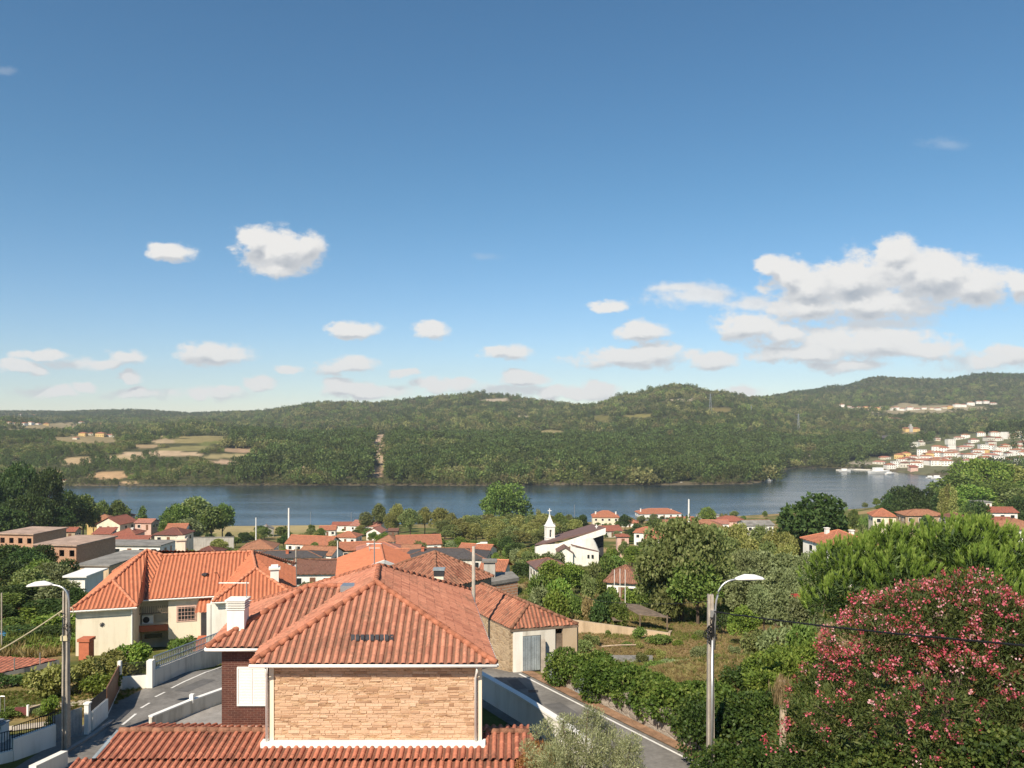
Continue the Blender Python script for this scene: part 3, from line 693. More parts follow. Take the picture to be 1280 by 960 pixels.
def build_forest():
    rg = np.random.default_rng(5); B = []
    for k in range(3):      # slender eucalyptus, bare below
        B.append(forest_proto('eucalyptus', [(rg.normal(0, .08), rg.normal(0, .08), h, s, s, s * 1.25) for h, s in ((.42, .12), (.55, .16), (.67, .16), (.79, .14), (.9, .10))], 130, 0.085, 'forest1', 20 + k))
        st = MB(); st.tube([(0, 0, -.05), (0.01, 0, .5), (0, 0.01, .85)], .012, 4, .004)
        tm = B[-1].data; n0 = len(tm.vertices)
    for k in range(3): B.append(forest_proto('broadleaf', [(b[0], b[1], b[2] - .08, b[3], b[4], b[5]) for b in tree_blobs('round', rg)], 190, 0.10, 'forest2', 30 + k))
    for k in range(2): B.append(forest_proto('pine', [(rg.normal(0, .1), rg.normal(0, .1), h, s, s, s * .55) for h, s in ((.5, .17), (.66, .24), (.8, .22), (.92, .13))], 150, 0.095, 'forest3', 40 + k))
    for k in range(3): B.append(forest_proto('thicket', tree_blobs('bush', rg), 150, 0.17, ('forest2', 'forest1', 'forest3')[k], 50 + k))
    # clumps of a dozen crowns for the hills beyond
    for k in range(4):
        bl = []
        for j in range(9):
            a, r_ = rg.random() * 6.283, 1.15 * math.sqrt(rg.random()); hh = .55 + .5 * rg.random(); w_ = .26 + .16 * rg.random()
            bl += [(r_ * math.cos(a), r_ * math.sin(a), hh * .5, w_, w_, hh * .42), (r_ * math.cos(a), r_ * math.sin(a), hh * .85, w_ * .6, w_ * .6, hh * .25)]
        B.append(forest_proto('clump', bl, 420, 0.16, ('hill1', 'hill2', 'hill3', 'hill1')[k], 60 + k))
    P, S, I = [], [], []
    def sow(y0, y1, step, fn):
        ys = np.arange(y0, y1, step); xs = np.arange(-0.95 * y1, 0.95 * y1, step); X, Y = np.meshgrid(xs, ys)
        X = (X + rg.uniform(-.5, .5, X.shape) * step * 1.1).ravel(); Y = (Y + rg.uniform(-.5, .5, Y.shape) * step * 1.1).ravel()
        px = 640 + F * X / Y; k = (px > -60) & (px < 1340); X, Y, px = X[k], Y[k], px[k]
        Z = terrain(X, Y); shf = np.interp(px, SHF_P, SHF_D); e, idx = clear_mask(X, Y, Z, 1.0)
        hill = terrain(X, Y + 12) - Z
        k = (Z > (-.6 if step < 4 else .3)) & (e < 0.0); fn(X[k], Y[k], Z[k], px[k], (Y - shf)[k])
    def open_view(x, y, z, h):
        e = np.maximum(clear_mask(x, y, z + h * .35)[0], clear_mask(x, y, z + h * .75)[0]); ppx = 640 + F * x / y; ppy = HY + (CZ - z - h * .5) * F / y
        tw = (((ppx - 1225) / 105) ** 2 + ((ppy - 562) / 26) ** 2 < 1) | (((ppx - 1140) / 62) ** 2 + ((ppy - 576) / 14) ** 2 < 1)
        return (e < 0.08) & ~(tw & (rg.random(len(x)) < .72))
    def near(x, y, z, px, off):
        n = len(x); n1 = fbm(x, y, 70, 3, 21); sh = off < 26
        euc = (n1 + 0.05 * rg.normal(size=n) < 0.53 + 0.10 * sstep(250, 400, px)); i = np.where(euc, rg.integers(0, 3, n), np.where(rg.random(n) < .6, rg.integers(3, 6, n), rg.integers(6, 8, n)))
        i = np.where(sh & (rg.random(n) < .75), rg.integers(8, 11, n), i)
        left = px < 290
        h = np.where(i < 3, 17 + 8 * rg.random(n), np.where(i < 8, 8 + 6 * rg.random(n), 4 + 5 * rg.random(n)))
        h *= np.where(left, 0.5, 1.0) * (0.75 + 0.5 * fbm(x, y, 55, 3, 33)); w_ = np.where(i < 3, h * (0.55 + .3 * rg.random(n)), h * (0.8 + .45 * rg.random(n)))
        k = (rg.random(n) < np.where(left, 0.45, 1.0)) & open_view(x, y, z, h)
        P.append(np.stack([x, y, z], 1)[k]); S.append(np.stack([w_, w_, h], 1)[k]); I.append(i[k])
    def farr(x, y, z, px, off):
        n = len(x); n1 = fbm(x, y, 160, 4, 22); i = 11 + np.where(n1 + .06 * rg.normal(size=n) < .5, rg.choice([0, 3], n), rg.choice([1, 2], n))
        h = (8 + 7 * rg.random(n)) * (0.55 + 0.8 * fbm(x, y, 90, 3, 23)); w_ = 9 + 4 * rg.random(n)
        k = (rg.random(n) < 0.94) & open_view(x, y, z, h)
        P.append(np.stack([x, y, z - .6], 1)[k]); S.append(np.stack([w_, w_, h], 1)[k]); I.append(i[k])
    def ridge(x, y, z, px, off):      # single trees that stick out
        n = len(x); i = rg.integers(0, 8, n); h = 9 + 9 * rg.random(n); k = open_view(x, y, z, h); x, y, z, i, h = x[k], y[k], z[k], i[k], h[k]; P.append(np.stack([x, y, z], 1)); S.append(np.stack([h * .8, h * .8, h], 1)); I.append(i)
    def shore(x, y, z, px, off):
        k = (off < 13) & (off > -6) & (z > -.6) & (fbm(x, y, 22, 3, 41) > .36) & (px < 1100); x, y, z = x[k], y[k], z[k]; n = len(x); i = rg.integers(8, 11, n); h = 2.5 + 4 * rg.random(n); w_ = h * (.9 + .6 * rg.random(n))
        P.append(np.stack([x, y, np.maximum(z, -.2) - .3], 1)); S.append(np.stack([w_, w_, h], 1)); I.append(i)
    sow(785, 1110, 3.2, shore); sow(780, 1330, 5.6, near); sow(1325, 2250, 11.5, farr); sow(2250, 3500, 15, farr); sow(1300, 2700, 26, ridge)
    P = np.concatenate(P); S = np.concatenate(S); I = np.concatenate(I)
    # thin out round the far houses
    if len(FAR_SPOTS):
        fs = np.array(FAR_SPOTS)
        keep = np.ones(len(P), dtype=bool)
        for fx, fy, fr in fs:
            dx = P[:, 0] - fx; dy = P[:, 1] - fy
            keep &= ~((np.abs(dx) < fr) & (dy < fr * 0.8) & (dy > -fr * 2.6))
        P, S, I = P[keep], S[keep], I[keep]
    print('forest', len(P))
    scatter('far_bank_forest', P, rg.random(len(P)) * 6.283, S, I, B, 'forest_kinds')
FAR_SPOTS = []
# ---------------------------------------------------------------- the house with the rubble end wall
def shutter_window(parent, x0, x1, y, z0, z1):
    fr = MB(); fr.box(x0 - .06, x1 + .06, y - .05, y + .05, z0 - .06, z0).box(x0 - .06, x1 + .06, y - .05, y + .05, z1, z1 + .06)
    fr.box(x0 - .06, x0, y - .05, y + .05, z0, z1).box(x1, x1 + .06, y - .05, y + .05, z0, z1)
    f = fr.build('window', M['paint'], parent)
    s = MB(); n = 22
    for a, b in ((x0 + .01, (x0 + x1) / 2 - .008), ((x0 + x1) / 2 + .008, x1 - .01)):
        s.box(a, b, y - .03, y + .02, z0 + .005, z1 - .005)
        for k in range(n):
            zz = z0 + .04 + (z1 - z0 - .08) * k / n
            s.add([(a + .05, y - .032, zz), (b - .05, y - .032, zz), (b - .05, y - .045, zz + .018), (a + .05, y - .045, zz + .018), (a + .05, y - .032, zz + .022), (b - .05, y - .032, zz + .022)], [(0, 1, 2, 3), (3, 2, 5, 4)])
    s.build('shutter', M['paint'], f)
    return f
base = W(-5.6, 35, -15.6)
H = thing('stone_house', 'tile roofed house with a rubble stone end wall and a brown brick wing', 'house', base)
FL, FR, BR, BL = W(-9.75, 29.8, -9.3), W(-0.58, 29.8, -9.3), W(-2.25, 42.3, -9.3), W(-11.45, 42.3, -9.3)
P1, P2 = W(-5.66, 33.3, -7.0), W(-6.16, 37.0, -7.0)
WFL, WV, WJ, WR, WBL, WV2 = W(-12.17, 31.85, -9.3), W(-9.80, 31.85, -9.3), W(-6.85, 35.3, -7.6), W(-8.97, 35.3, -7.6), W(-13.05, 38.8, -9.3), W(-10.4, 38.8, -9.3)
up = Vector((0, 0, .05))
def lift(*p): return [q + up for q in p]
rf = MB()
for f in ([FL, FR, P1], [FR, BR, P2, P1], [BL, FL, P1, P2], [BR, BL, P2], [WFL, WV, WJ, WR], [WBL, WFL, WR], [WV2, WBL, WR, WJ]):
    tile_face(rf, lift(*f), w=0.285, c=0.40, amp=0.085, n=12)
roof = rf.build('roof', M['roof_near'], H, smooth=False)
rc = MB()
for a, b in ((P1, P2), (FL, P1), (FR, P1), (BR, P2), (BL, P2), (WR, WJ), (WFL, WR), (WBL, WR)):
    ridge_caps(rc, a + Vector((0, 0, .10)), b + Vector((0, 0, .10)), .118, .40)
rc.build('ridge_tiles', M['ridge'], roof, smooth=True)
# glazed vent tiles half way up the front slope, roof hatch on the far slope
def on_front(px, py):
    n = (FR - FL).cross(P1 - FL); o = Vector((0, 0, CZ)); d = Vector(((px - 640) / F, 1, -(py - HY) / F)); return o + d * ((FL - o).dot(n) / d.dot(n))
vt = MB()
for k in range(9):
    x = 438 + k * 6.05
    q = [on_front(x + .8, 804.5), on_front(x + 5.4, 804.5), on_front(x + 5.4, 798), on_front(x + .8, 798)]
    vt.slab([p + Vector((0, -.02, .16)) for p in q], .05)
vt.build('vent_tiles', M['slate'], roof)
hb = MB()
c0 = P1.lerp(P2, .45) + Vector((-1.25, 0, -.62)); hb.box(c0.x - .3, c0.x + .3, c0.y - .35, c0.y + .35, c0.z, c0.z + .26)
hb.build('roof_hatch', M['galv'], roof)
# slabs under the tiles: soffit and eaves board
sf = MB()
for q in ([FL, FR, BR, BL], [WFL, WV, WV2, WBL]):
    sf.slab([p + Vector((0, 0, .02)) for p in q], .07)
sf.build('soffit', M['paint'], roof)
gt = MB()
def gutter(mb, a, b, r=.065):
    mb.tube([a, b], r, 8)
gutter(gt, FL + Vector((-.03, -.05, .0)), FR + Vector((.03, -.05, .0))); gutter(gt, FR + Vector((.04, 0, 0)), BR + Vector((.04, 0, 0)), .06)
gutter(gt, WFL + Vector((-.03, -.05, 0)), WV + Vector((.15, -.05, 0))); gutter(gt, WFL + Vector((-.04, 0, 0)), WBL, .06)
gt.build('gutter', M['paint'], roof, smooth=True)
# walls
WY = 30.2
w = MB(); w.box(-9.16, -1.22, WY, WY + .3, CZ - 12.22, CZ - 9.36)
ew = w.build('end_wall', M['stone_end'], H)
# the rubble itself: every stone a block of its own depth, set in courses
rs = random.Random(21); sv, sf_, sc_v = [], [], []; z = -12.215
while z < -9.40:
    hh = rs.choice((.055, .065, .075, .09, .105, .13)); x = -8.97 + rs.uniform(-.3, 0)
    while x < -1.285:
        l = rs.uniform(.12, .52) * (1.25 if hh > .09 else 1.0); x0, x1 = max(x, -8.975), min(x + l, -1.285); x += l
        if x1 - x0 < .05 or rs.random() < .16: continue
        g_ = .007; dp_ = rs.uniform(.006, .028); j = lambda: rs.uniform(-.010, .010); a_, b_ = x0 + g_, x1 - g_; lo, hi = z + .006, min(z + hh - .006, -9.37); n = len(sv); k_ = .016
        fr = [(a_ + j(), lo + j()), (b_ + j(), lo + j()), (b_ + j(), hi + j()), (a_ + j(), hi + j())]
        sv += [(px_, WY, CZ + pz_) for px_, pz_ in fr]
        cx_, cz_ = (a_ + b_) / 2, (lo + hi) / 2
        sv += [(cx_ + (px_ - cx_) * (1 - k_ / max(.05, b_ - a_)), WY - dp_ + rs.uniform(-.004, .004), CZ + cz_ + (pz_ - cz_) * .80) for px_, pz_ in fr]
        sf_ += [(n + 4, n + 5, n + 6, n + 7), (n, n + 1, n + 5, n + 4), (n + 1, n + 2, n + 6, n + 5), (n + 2, n + 3, n + 7, n + 6), (n + 3, n, n + 4, n + 7)]
        sc_v += [min(1, max(0, rs.gauss(.62, .24) if rs.random() > .13 else rs.uniform(0, .25)))] * 5
    z += hh
me = bpy.data.meshes.new('stone_facing'); o0 = BASE[H.name]; me.from_pydata([(p[0] - o0.x, p[1] - o0.y, p[2] - o0.z) for p in sv], [], sf_); me.materials.append(M['sandstone'])
at_v = me.attributes.new('v', 'FLOAT', 'FACE'); at_v.data.foreach_set('value', sc_v); me.update(); so_ = bpy.data.objects.new('stone_facing', me); COL.objects.link(so_); so_.parent = H
for a, b in ((-9.16, -8.98), (-1.28, -1.14)):
    cs = MB(); cs.box(a, b, WY - .05, WY + .34, CZ - 12.22, CZ - 9.36); cs.build('corner_strip', M['cream'], H)
st = MB(); st.box(-9.42, -1.0, WY - .26, WY + .1, CZ - 12.5, CZ - 12.225); st.build('wall_flashing', M['paint'], H)
w = MB()
w.add([(-1.25, WY + .32, CZ - 15.7), (-2.86, 41.85, CZ - 15.9), (-2.86, 41.85, CZ - 9.36), (-1.25, WY + .32, CZ - 9.36)], [(0, 1, 2, 3)], [(0, 0), (11, 0), (11, 6), (0, 6)])
w.add([(-2.86, 41.85, CZ - 16), (-10.9, 41.85, CZ - 16), (-10.9, 41.85, CZ - 9.36), (-2.86, 41.85, CZ - 9.36)], [(0, 1, 2, 3)])
w.add([(-10.9, 41.85, CZ - 16), (-10.35, 38.2, CZ - 16), (-10.35, 38.2, CZ - 9.36), (-10.9, 41.85, CZ - 9.36)], [(0, 1, 2, 3)])
w.build('side_wall', M['offwhite'], H)
# windows on the shaded road side
for k, (y0, z0) in enumerate(((32.6, -11.5), (36.2, -11.5), (39.2, -11.5))):
    f = MB(); x = -1.25 - (y0 - WY) * .138; M4 = Matrix.Translation((x + .02, y0, CZ + z0)) @ Matrix.Rotation(R(7.9), 4, 'Z')
    f.box(-.05, .05, 0, 1.1, 0, 1.3, M4); fo = f.build('window', M['paint'], H)
    g = MB(); g.box(-.05, .056, .09, 1.01, .1, 1.2, M4); g.build('pane', M['glass'], fo)
w = MB()
x0, x1, y0, y1 = -11.72, -9.80, 32.3, 38.3
def uvbox(mb, x0, x1, y0, y1, z0, z1):
    for (a, b) in (((x0, y0), (x1, y0)), ((x1, y0), (x1, y1)), ((x1, y1), (x0, y1)), ((x0, y1), (x0, y0))):
        l = math.hypot(b[0] - a[0], b[1] - a[1])
        mb.add([(a[0], a[1], z0), (b[0], b[1], z0), (b[0], b[1], z1), (a[0], a[1], z1)], [(0, 1, 2, 3)], [(0, z0), (l, z0), (l, z1), (0, z1)])
uvbox(w, x0, x1, y0, y1, CZ - 12.5, CZ - 9.36); w.build('brick_wall', M['brick_brown'], H)
w = MB(); w.box(x0 - .03, x1, y0 - .04, y0 + .3, CZ - 12.72, CZ - 12.5); w.build('brick_wall_base', M['pinkwall'], H)
shutter_window(H, -11.02, -9.90, y0 - .04, CZ - 11.62, CZ - 10.18)
# chimney on the wing
cx, cy = -11.32, 33.05
c = MB(); c.box(cx - .35, cx + .35, cy - .3, cy + .3, CZ - 9.2, CZ - 7.95); c.box(cx - .42, cx + .55, cy - .42, cy + .3, CZ - 9.1, CZ - 8.93)
ch = c.build('chimney', M['white'], H)
k = MB()
for i in range(4): k.box(cx - .39, cx + .39, cy - .34, cy + .34, CZ - 7.93 + i * .09, CZ - 7.89 + i * .09)
k.box(cx - .25, cx + .25, cy - .2, cy + .2, CZ - 7.95, CZ - 7.6); k.box(cx - .42, cx + .42, cy - .37, cy + .37, CZ - 7.58, CZ - 7.53)
k.build('cowl', M['white'], ch)
a = MB(); m0 = Vector((cx + .32, cy + .1, CZ - 8.2)); a.tube([m0, m0 + Vector((0, 0, 1.35))], .018, 6); a.tube([m0 + Vector((-1.15, 0, 1.28)), m0 + Vector((.1, 0, 1.28))], .012, 5)
for i in range(7): a.tube([m0 + Vector((-1.1 + .17 * i, -.18, 1.28)), m0 + Vector((-1.1 + .17 * i, .18, 1.28))], .007, 4)
tag(a.build('television_antenna', M['galv'], origin=m0), 'thin television antenna strapped to the white slatted chimney', 'antenna')
# downpipes
for (px_, yy, nm) in ((-9.22, WY - .12, 0), (-1.36, WY - .12, 1)):
    d = MB(); s = 1 if nm == 0 else 1
    d.tube([Vector((px_ + .05, 29.78, CZ - 9.32)), Vector((px_ + .05, 29.8, CZ - 9.5)), Vector((px_, yy, CZ - 9.85)), Vector((px_, yy, CZ - 12.3))], .055, 8)
    d.build('downpipe', M['paint'], H, smooth=True)
# roof antenna mast behind the ridge
m0 = P2 + Vector((-.25, .25, -.1)); a = MB(); a.tube([m0, m0 + Vector((0, 0, 1.25))], .03, 6); a.tube([m0 + Vector((-.35, 0, 1.15)), m0 + Vector((.35, 0, 1.15))], .014, 5); a.tube([m0 + Vector((-.25, 0, .95)), m0 + Vector((.25, 0, .95))], .012, 5)
tag(a.build('aerial_mast', M['galv'], origin=m0), 'short aerial mast with crossbars rising behind the highest ridge of the stone house', 'aerial')

# the low tiled annex along the foot of the house
A = thing('annex', 'low annex under a double step of tiles at the foot of the rubble wall', 'annex', W(-7, 29, -15.5))
zr = -12.25
RA, RB = W(-15.2, 31.0, zr), W(.66, 30.9, zr)
SA, SB = W(-15.2, 29.2, zr - .33), W(1.5, 29.2, zr - .33)
r1 = MB(); tile_face(r1, [SA, SB, RB, RA], w=.285, c=.36, amp=.09, n=12)
BA, BB = W(-15.2, 33.4, zr - .5), W(.70, 32.5, zr - .36)
BM = W(-11.8, 32.9, zr - .45)
tile_face(r1, [W(-15.0, 32.9, zr - .45), RA, RB, BB], w=.285, c=.36, amp=.09, n=12)
T0, T1, T2, T3 = W(-15.95, 25.0, zr - 1.25), W(2.2, 25.0, zr - 1.25), W(2.2, 29.42, zr - .38), W(-15.95, 29.42, zr - .38)
tile_face(r1, [T0, T1, T2, T3], w=.285, c=.36, amp=.09, n=12)
ro = r1.build('roof', M['roof_annex'], A)
for a, b in ((RA + Vector((0, 0, .07)), W(-9.2, 31.0, zr + .07)), (W(-1.0, 30.95, zr + .05), RB + Vector((0, 0, .05)))):
    r2 = MB(); ridge_caps(r2, a, b, .12, .42); r2.build('ridge_tiles', M['ridge_old'], ro, smooth=True)
r3 = MB(); r3.add([RA + Vector((-.12, 0, .09)), RA + Vector((.02, 0, .09)), SA + Vector((.02, -.05, .11)), SA + Vector((-.12, -.05, .11)), RA + Vector((-.12, 0, -.3)), SA + Vector((-.12, 0, -.3))], [(3, 2, 1, 0), (0, 4, 5, 3)])
r3.build('verge_board', M['galvgrey'], ro)
w = MB(); w.box(-15.05, .55, 25.4, 32.2, CZ - 15.8, CZ - 13.35); w.box(-15.0, .5, 29.5, 32.25, CZ - 13.36, CZ - 12.75); w.build('wall', M['offwhite'], A)
# chimney stub that throws the long shadow over the annex roof (outside the frame, low on the left)
# ---------------------------------------------------------------- roads, kerbs, walls along them
def strip(name, left, right, mat, dz, n=24, kind='structure', th=None):
    """a sheet between two polylines, laid on the ground"""
    def res(pl):
        pl = [Vector((p[0], p[1])) for p in pl]; L_ = [0]
        for a, b in zip(pl, pl[1:]): L_.append(L_[-1] + (b - a).length)
        s = np.linspace(0, L_[-1], n * len(pl)); return np.interp(s, L_, [p.x for p in pl]), np.interp(s, L_, [p.y for p in pl])
    m = max(len(left), len(right))
    def fix(pl):
        return res(pl)
    lx, ly = fix(left); rx, ry = fix(right); k = min(len(lx), len(rx))
    if len(lx) != len(rx):
        i = np.linspace(0, 1, 120); lx, ly = np.interp(i, np.linspace(0, 1, len(lx)), lx), np.interp(i, np.linspace(0, 1, len(ly)), ly)
        rx, ry = np.interp(i, np.linspace(0, 1, len(rx)), rx), np.interp(i, np.linspace(0, 1, len(ry)), ry)
    k = len(lx); c = 9; mb = MB(); vs = []
    for j in range(c):
        f = j / (c - 1); x = lx * (1 - f) + rx * f; y = ly * (1 - f) + ry * f; z = road_z(x, y) + dz
        vs.append(np.stack([x, y, z], 1))
    vs = np.stack(vs, 1).reshape(-1, 3)
    mb.add(vs.tolist(), [(i * c + j, i * c + j + 1, (i + 1) * c + j + 1, (i + 1) * c + j) for i in range(k - 1) for j in range(c - 1)])
    o = mb.build(name, mat)
    if kind: o['kind'] = kind
    return o
def road_z(x, y):
    return CZ - np.interp(y, NEAR_D, NEAR_H)
def rz(y): return float(CZ - np.interp(y, NEAR_D, NEAR_H))
def gpx(px, py):
    """photo point on the smooth road level"""
    d = np.linspace(25, 75, 4000); z = (py - HY) * d / F; h = np.interp(d, NEAR_D, NEAR_H); k = int(np.argmin(np.abs(z - h)))
    return ((px - 640) * d[k] / F, d[k])
# the road on the right: edge line given, 4.9 m wide
RE = [(13.6, 26.0), (9.9, 32.6), (8.2, 35.7), (0.5, 49.5), (-1.9, 53.6), (-6.0, 56.6), (-13.0, 57.6)]
def offset(pl, o):
    r = []
    for i, p in enumerate(pl):
        a = Vector(pl[max(0, i - 1)]); b = Vector(pl[min(len(pl) - 1, i + 1)]); t = (b - a).normalized(); r.append((p[0] - t.y * o, p[1] + t.x * o))
    return r
strip('road', offset(RE, -.25), offset(RE, 4.9), M['asphalt'], .035)
LC = [gpx(116, 960), gpx(162, 900), gpx(181, 881), gpx(200, 869.5), gpx(214, 861), gpx(240, 849), gpx(277, 834)]
LCf = [(-19.9, 30.0), (-19.8, 36.0), (-19.7, 41.0), (-19.75, 44.2), (-19.4, 46.4), (-18.5, 48.9), (-17.0, 51.0), (-13.5, 53.4), (-8.0, 54.6)]
strip('road', offset(LCf, 2.0), offset(LCf, -2.6), M['asphalt'], .031)
# painted lines
strip('road_marking', offset(RE[:4], .0), offset(RE[:4], .13), M['roadpaint'], .042)
def lerp_pl(pl, s0, s1):
    L_ = [0]
    for a, b in zip(pl, pl[1:]): L_.append(L_[-1] + math.dist(a, b))
    s = np.linspace(s0, s1, 8); return list(zip(np.interp(s, L_, [p[0] for p in pl]), np.interp(s, L_, [p[1] for p in pl])))
def dash(pl, s0, s1, w=.13):
    p = lerp_pl(pl, s0, s1); strip('road_marking', offset(p, -w / 2), offset(p, w / 2), M['roadpaint'], .042, n=3)
dash(RE[3:], 0.5, 2.3); dash(RE[3:], 3.3, 4.9)
def dpx(a, b, w=.13):
    p = [Vector(gpx(*a)).lerp(Vector(gpx(*b)), k / 6) for k in range(7)]; strip('road_marking', offset(p, -w / 2), offset(p, w / 2), M['roadpaint'], .042, n=3)
dpx((131, 930), (139, 921)); dpx((153, 907), (170, 893)); dpx((176, 886), (187, 879.5)); dpx((194, 872), (206, 866))
pl = [gpx(214, 861), gpx(230, 853), gpx(247, 845.5), gpx(262, 839.5), gpx(279, 833.5)]; strip('road_marking', offset(pl, -.065), offset(pl, .065), M['roadpaint'], .042, n=4)
pl = [gpx(126, 942), gpx(140, 925), gpx(150, 915)]; strip('road_marking', offset(pl, -.06), offset(pl, .06), M['roadpaint'], .042, n=4)
for a, b, w_ in (((690, 880), (730, 905), .5), ((226, 865), (262, 850), .45), ((142, 925), (150, 905), .5), ((640, 850), (652, 862), .35)):
    p = [Vector(gpx(*a)).lerp(Vector(gpx(*b)), k / 6) for k in range(7)]; strip('road_patch', offset(p, -w_), offset(p, w_), M['tar'], .0385, n=3)
# verge and kerb under the bank
strip('verge', offset(RE[:5], -.26), offset(RE[:5], -.95), M['soil'], .06)
# drain cover in the road
d = MB(); c = gpx(666.5, 865); d.box(c[0] - .28, c[0] + .28, c[1] - .2, c[1] + .2, rz(c[1]) + .03, rz(c[1]) + .05)
tag(d.build('drain_cover', M['slate'], origin=(c[0], c[1], rz(c[1]))), 'small dark drain cover set in the asphalt of the road beyond the stone house', 'drain cover')

# retaining wall under the creeper
def wall_line(name, pts, th, h0, h1, mat, label, cat='wall', cap=None, base_drop=.4, parent=None, steps=6):
    """pts: (x, y) list; top heights above the road level interpolate h0->h1"""
    mb = MB(); L_ = [0]
    for a, b in zip(pts, pts[1:]): L_.append(L_[-1] + math.dist(a, b))
    for i, (a, b) in enumerate(zip(pts, pts[1:])):
        for k in range(steps):
            f0, f1 = k / steps, (k + 1) / steps; p = Vector(a).lerp(Vector(b), f0); q = Vector(a).lerp(Vector(b), f1)
            s0 = (L_[i] + (L_[i + 1] - L_[i]) * f0) / L_[-1]; s1 = (L_[i] + (L_[i + 1] - L_[i]) * f1) / L_[-1]
            mb.seg(p, q, th, rz(p.y) - base_drop, rz(p.y) + h0 + (h1 - h0) * s0, rz(q.y) - base_drop, rz(q.y) + h0 + (h1 - h0) * s1)
    o = mb.build(name, mat, parent, origin=(pts[0][0], pts[0][1], rz(pts[0][1])))
    if parent is None: tag(o, label, cat)
    return o
rw = [(p[0] - .0, p[1]) for p in offset(RE[:4], -1.15)]
rw = lerp_pl(rw, 0, 24.2)
wall_line('retaining_wall', [rw[0], rw[3], rw[7]], .35, 1.45, 1.15, M['stone_grey'], 'grey rubble retaining wall below the dark creeper along the road', steps=10)
# sheet fence between the barn gate and the creeper
fa, fb = gpx(674, 835), gpx(752, 880)
fa = (2.15, 48.9); fb = (4.4, 44.4)
f = MB(); n = 7
for k in range(n):
    p = Vector(fa).lerp(Vector(fb), k / n); q = Vector(fa).lerp(Vector(fb), (k + .94) / n); f.seg(p, q, .05, rz(p.y) + .05, rz(p.y) + 1.45 - .05 * k, rz(q.y) + .05, rz(q.y) + 1.45 - .05 * k)
tag(f.build('sheet_fence', M['galvgrey'], origin=(fa[0], fa[1], rz(fa[1]))), 'low fence of weathered grey sheets between the barn gate and the creeper', 'fence')

# white boundary wall between the stone house and the road
T = [(-2.4, 46.6), (-1.75, 45.0), (.55, 40.8), (2.2, 37.4), (3.4, 34.6)]
BW = thing('boundary_wall', 'white boundary wall beside the stone house, half of it in the house\'s shadow', 'wall', (T[0][0], T[0][1], rz(T[0][1])))
mb = MB()
for a, b in zip(T, T[1:]):
    for k in range(5):
        p = Vector(a).lerp(Vector(b), k / 5); q = Vector(a).lerp(Vector(b), (k + 1) / 5)
        mb.seg(p, q, .22, rz(p.y) - .9, rz(p.y) + 1.30, rz(q.y) - .9, rz(q.y) + 1.30)
mb.build('wall', M['white'], BW)
mb = MB()
for a, b in zip(T, T[1:]): mb.seg(a, b, .34, rz(a[1]) + 1.303, rz(a[1]) + 1.40, rz(b[1]) + 1.303, rz(b[1]) + 1.40)
mb.build('coping', M['paint'], BW)

# --- left side
def rail(name, a, b, z0, z1, z0b, z1b, mat, parent=None, step=.11, r=.012, top=True, label=None, cat='railing', ornate=False):
    mb = MB(); a = Vector(a); b = Vector(b); n = max(2, int((b - a).length / step))
    for k in range(n + 1):
        f = k / n; p = a.lerp(b, f); l = z0 + (z0b - z0) * f; h = z1 + (z1b - z1) * f
        mb.box(p.x - r, p.x + r, p.y - r, p.y + r, l, h)
    mb.tube([(a.x, a.y, z1), (b.x, b.y, z1b)], r * 1.8, 5); mb.tube([(a.x, a.y, z0 + .06), (b.x, b.y, z0b + .06)], r * 1.5, 5)
    if ornate: mb.tube([(a.x, a.y, (z0 + z1) / 2), (b.x, b.y, (z0b + z1b) / 2)], r * 1.5, 5)
    o = mb.build(name, mat, parent, origin=(a.x, a.y, z0))
    if parent is None: tag(o, label, cat)
    return o
# garden wall of the cream house: pillar, low wall, ornate railing
GW = thing('garden_wall', 'low white garden wall with a pillar and pale patterned railing below the cream house', 'wall', (-20.6, 45.7, rz(45.7)))
g0, g1, g2 = gpx(192, 858.5), gpx(279, 830.5), (-14.0, 57.6)
mb = MB(); mb.seg(g0, g1, .2, rz(46) - .4, rz(46) + .98, rz(51.4) - .4, rz(51.4) + .92); mb.seg(g1, g2, .2, rz(51.4) - .4, rz(51.4) + .92, rz(56.6) - 1.4, rz(56.6) + 1.1); mb.build('wall', M['offwhite'], GW)
mb = MB(); gx, gy = gpx(188.5, 859.5); mb.box(gx - .17, gx + .17, gy - .2, gy + .2, rz(gy) - .3, rz(gy) + 1.62); mb.build('pillar', M['white'], GW)
rail('railing', g0, g1, rz(46) + 1.0, rz(46) + 1.75, rz(51.4) + .94, rz(51.4) + 1.7, M['galv'], GW, .17, .022, ornate=True)
# the side wall left of the pillar with a mesh fence on it
SW = thing('side_wall', 'short shaded white wall with dark mesh on top, left of the white garden pillar', 'wall', (-22, 45.4, rz(45)))
mb = MB(); s0, s1 = gpx(151, 862), (gx - .17, gy); mb.seg(s0, s1, .18, rz(46) - .3, rz(46) + .72); mb.build('wall', M['white'], SW)
rail('mesh', s0, s1, rz(46) + .73, rz(46) + 1.5, rz(46) + .73, rz(46) + 1.5, M['darkmetal'], SW, .05, .008)
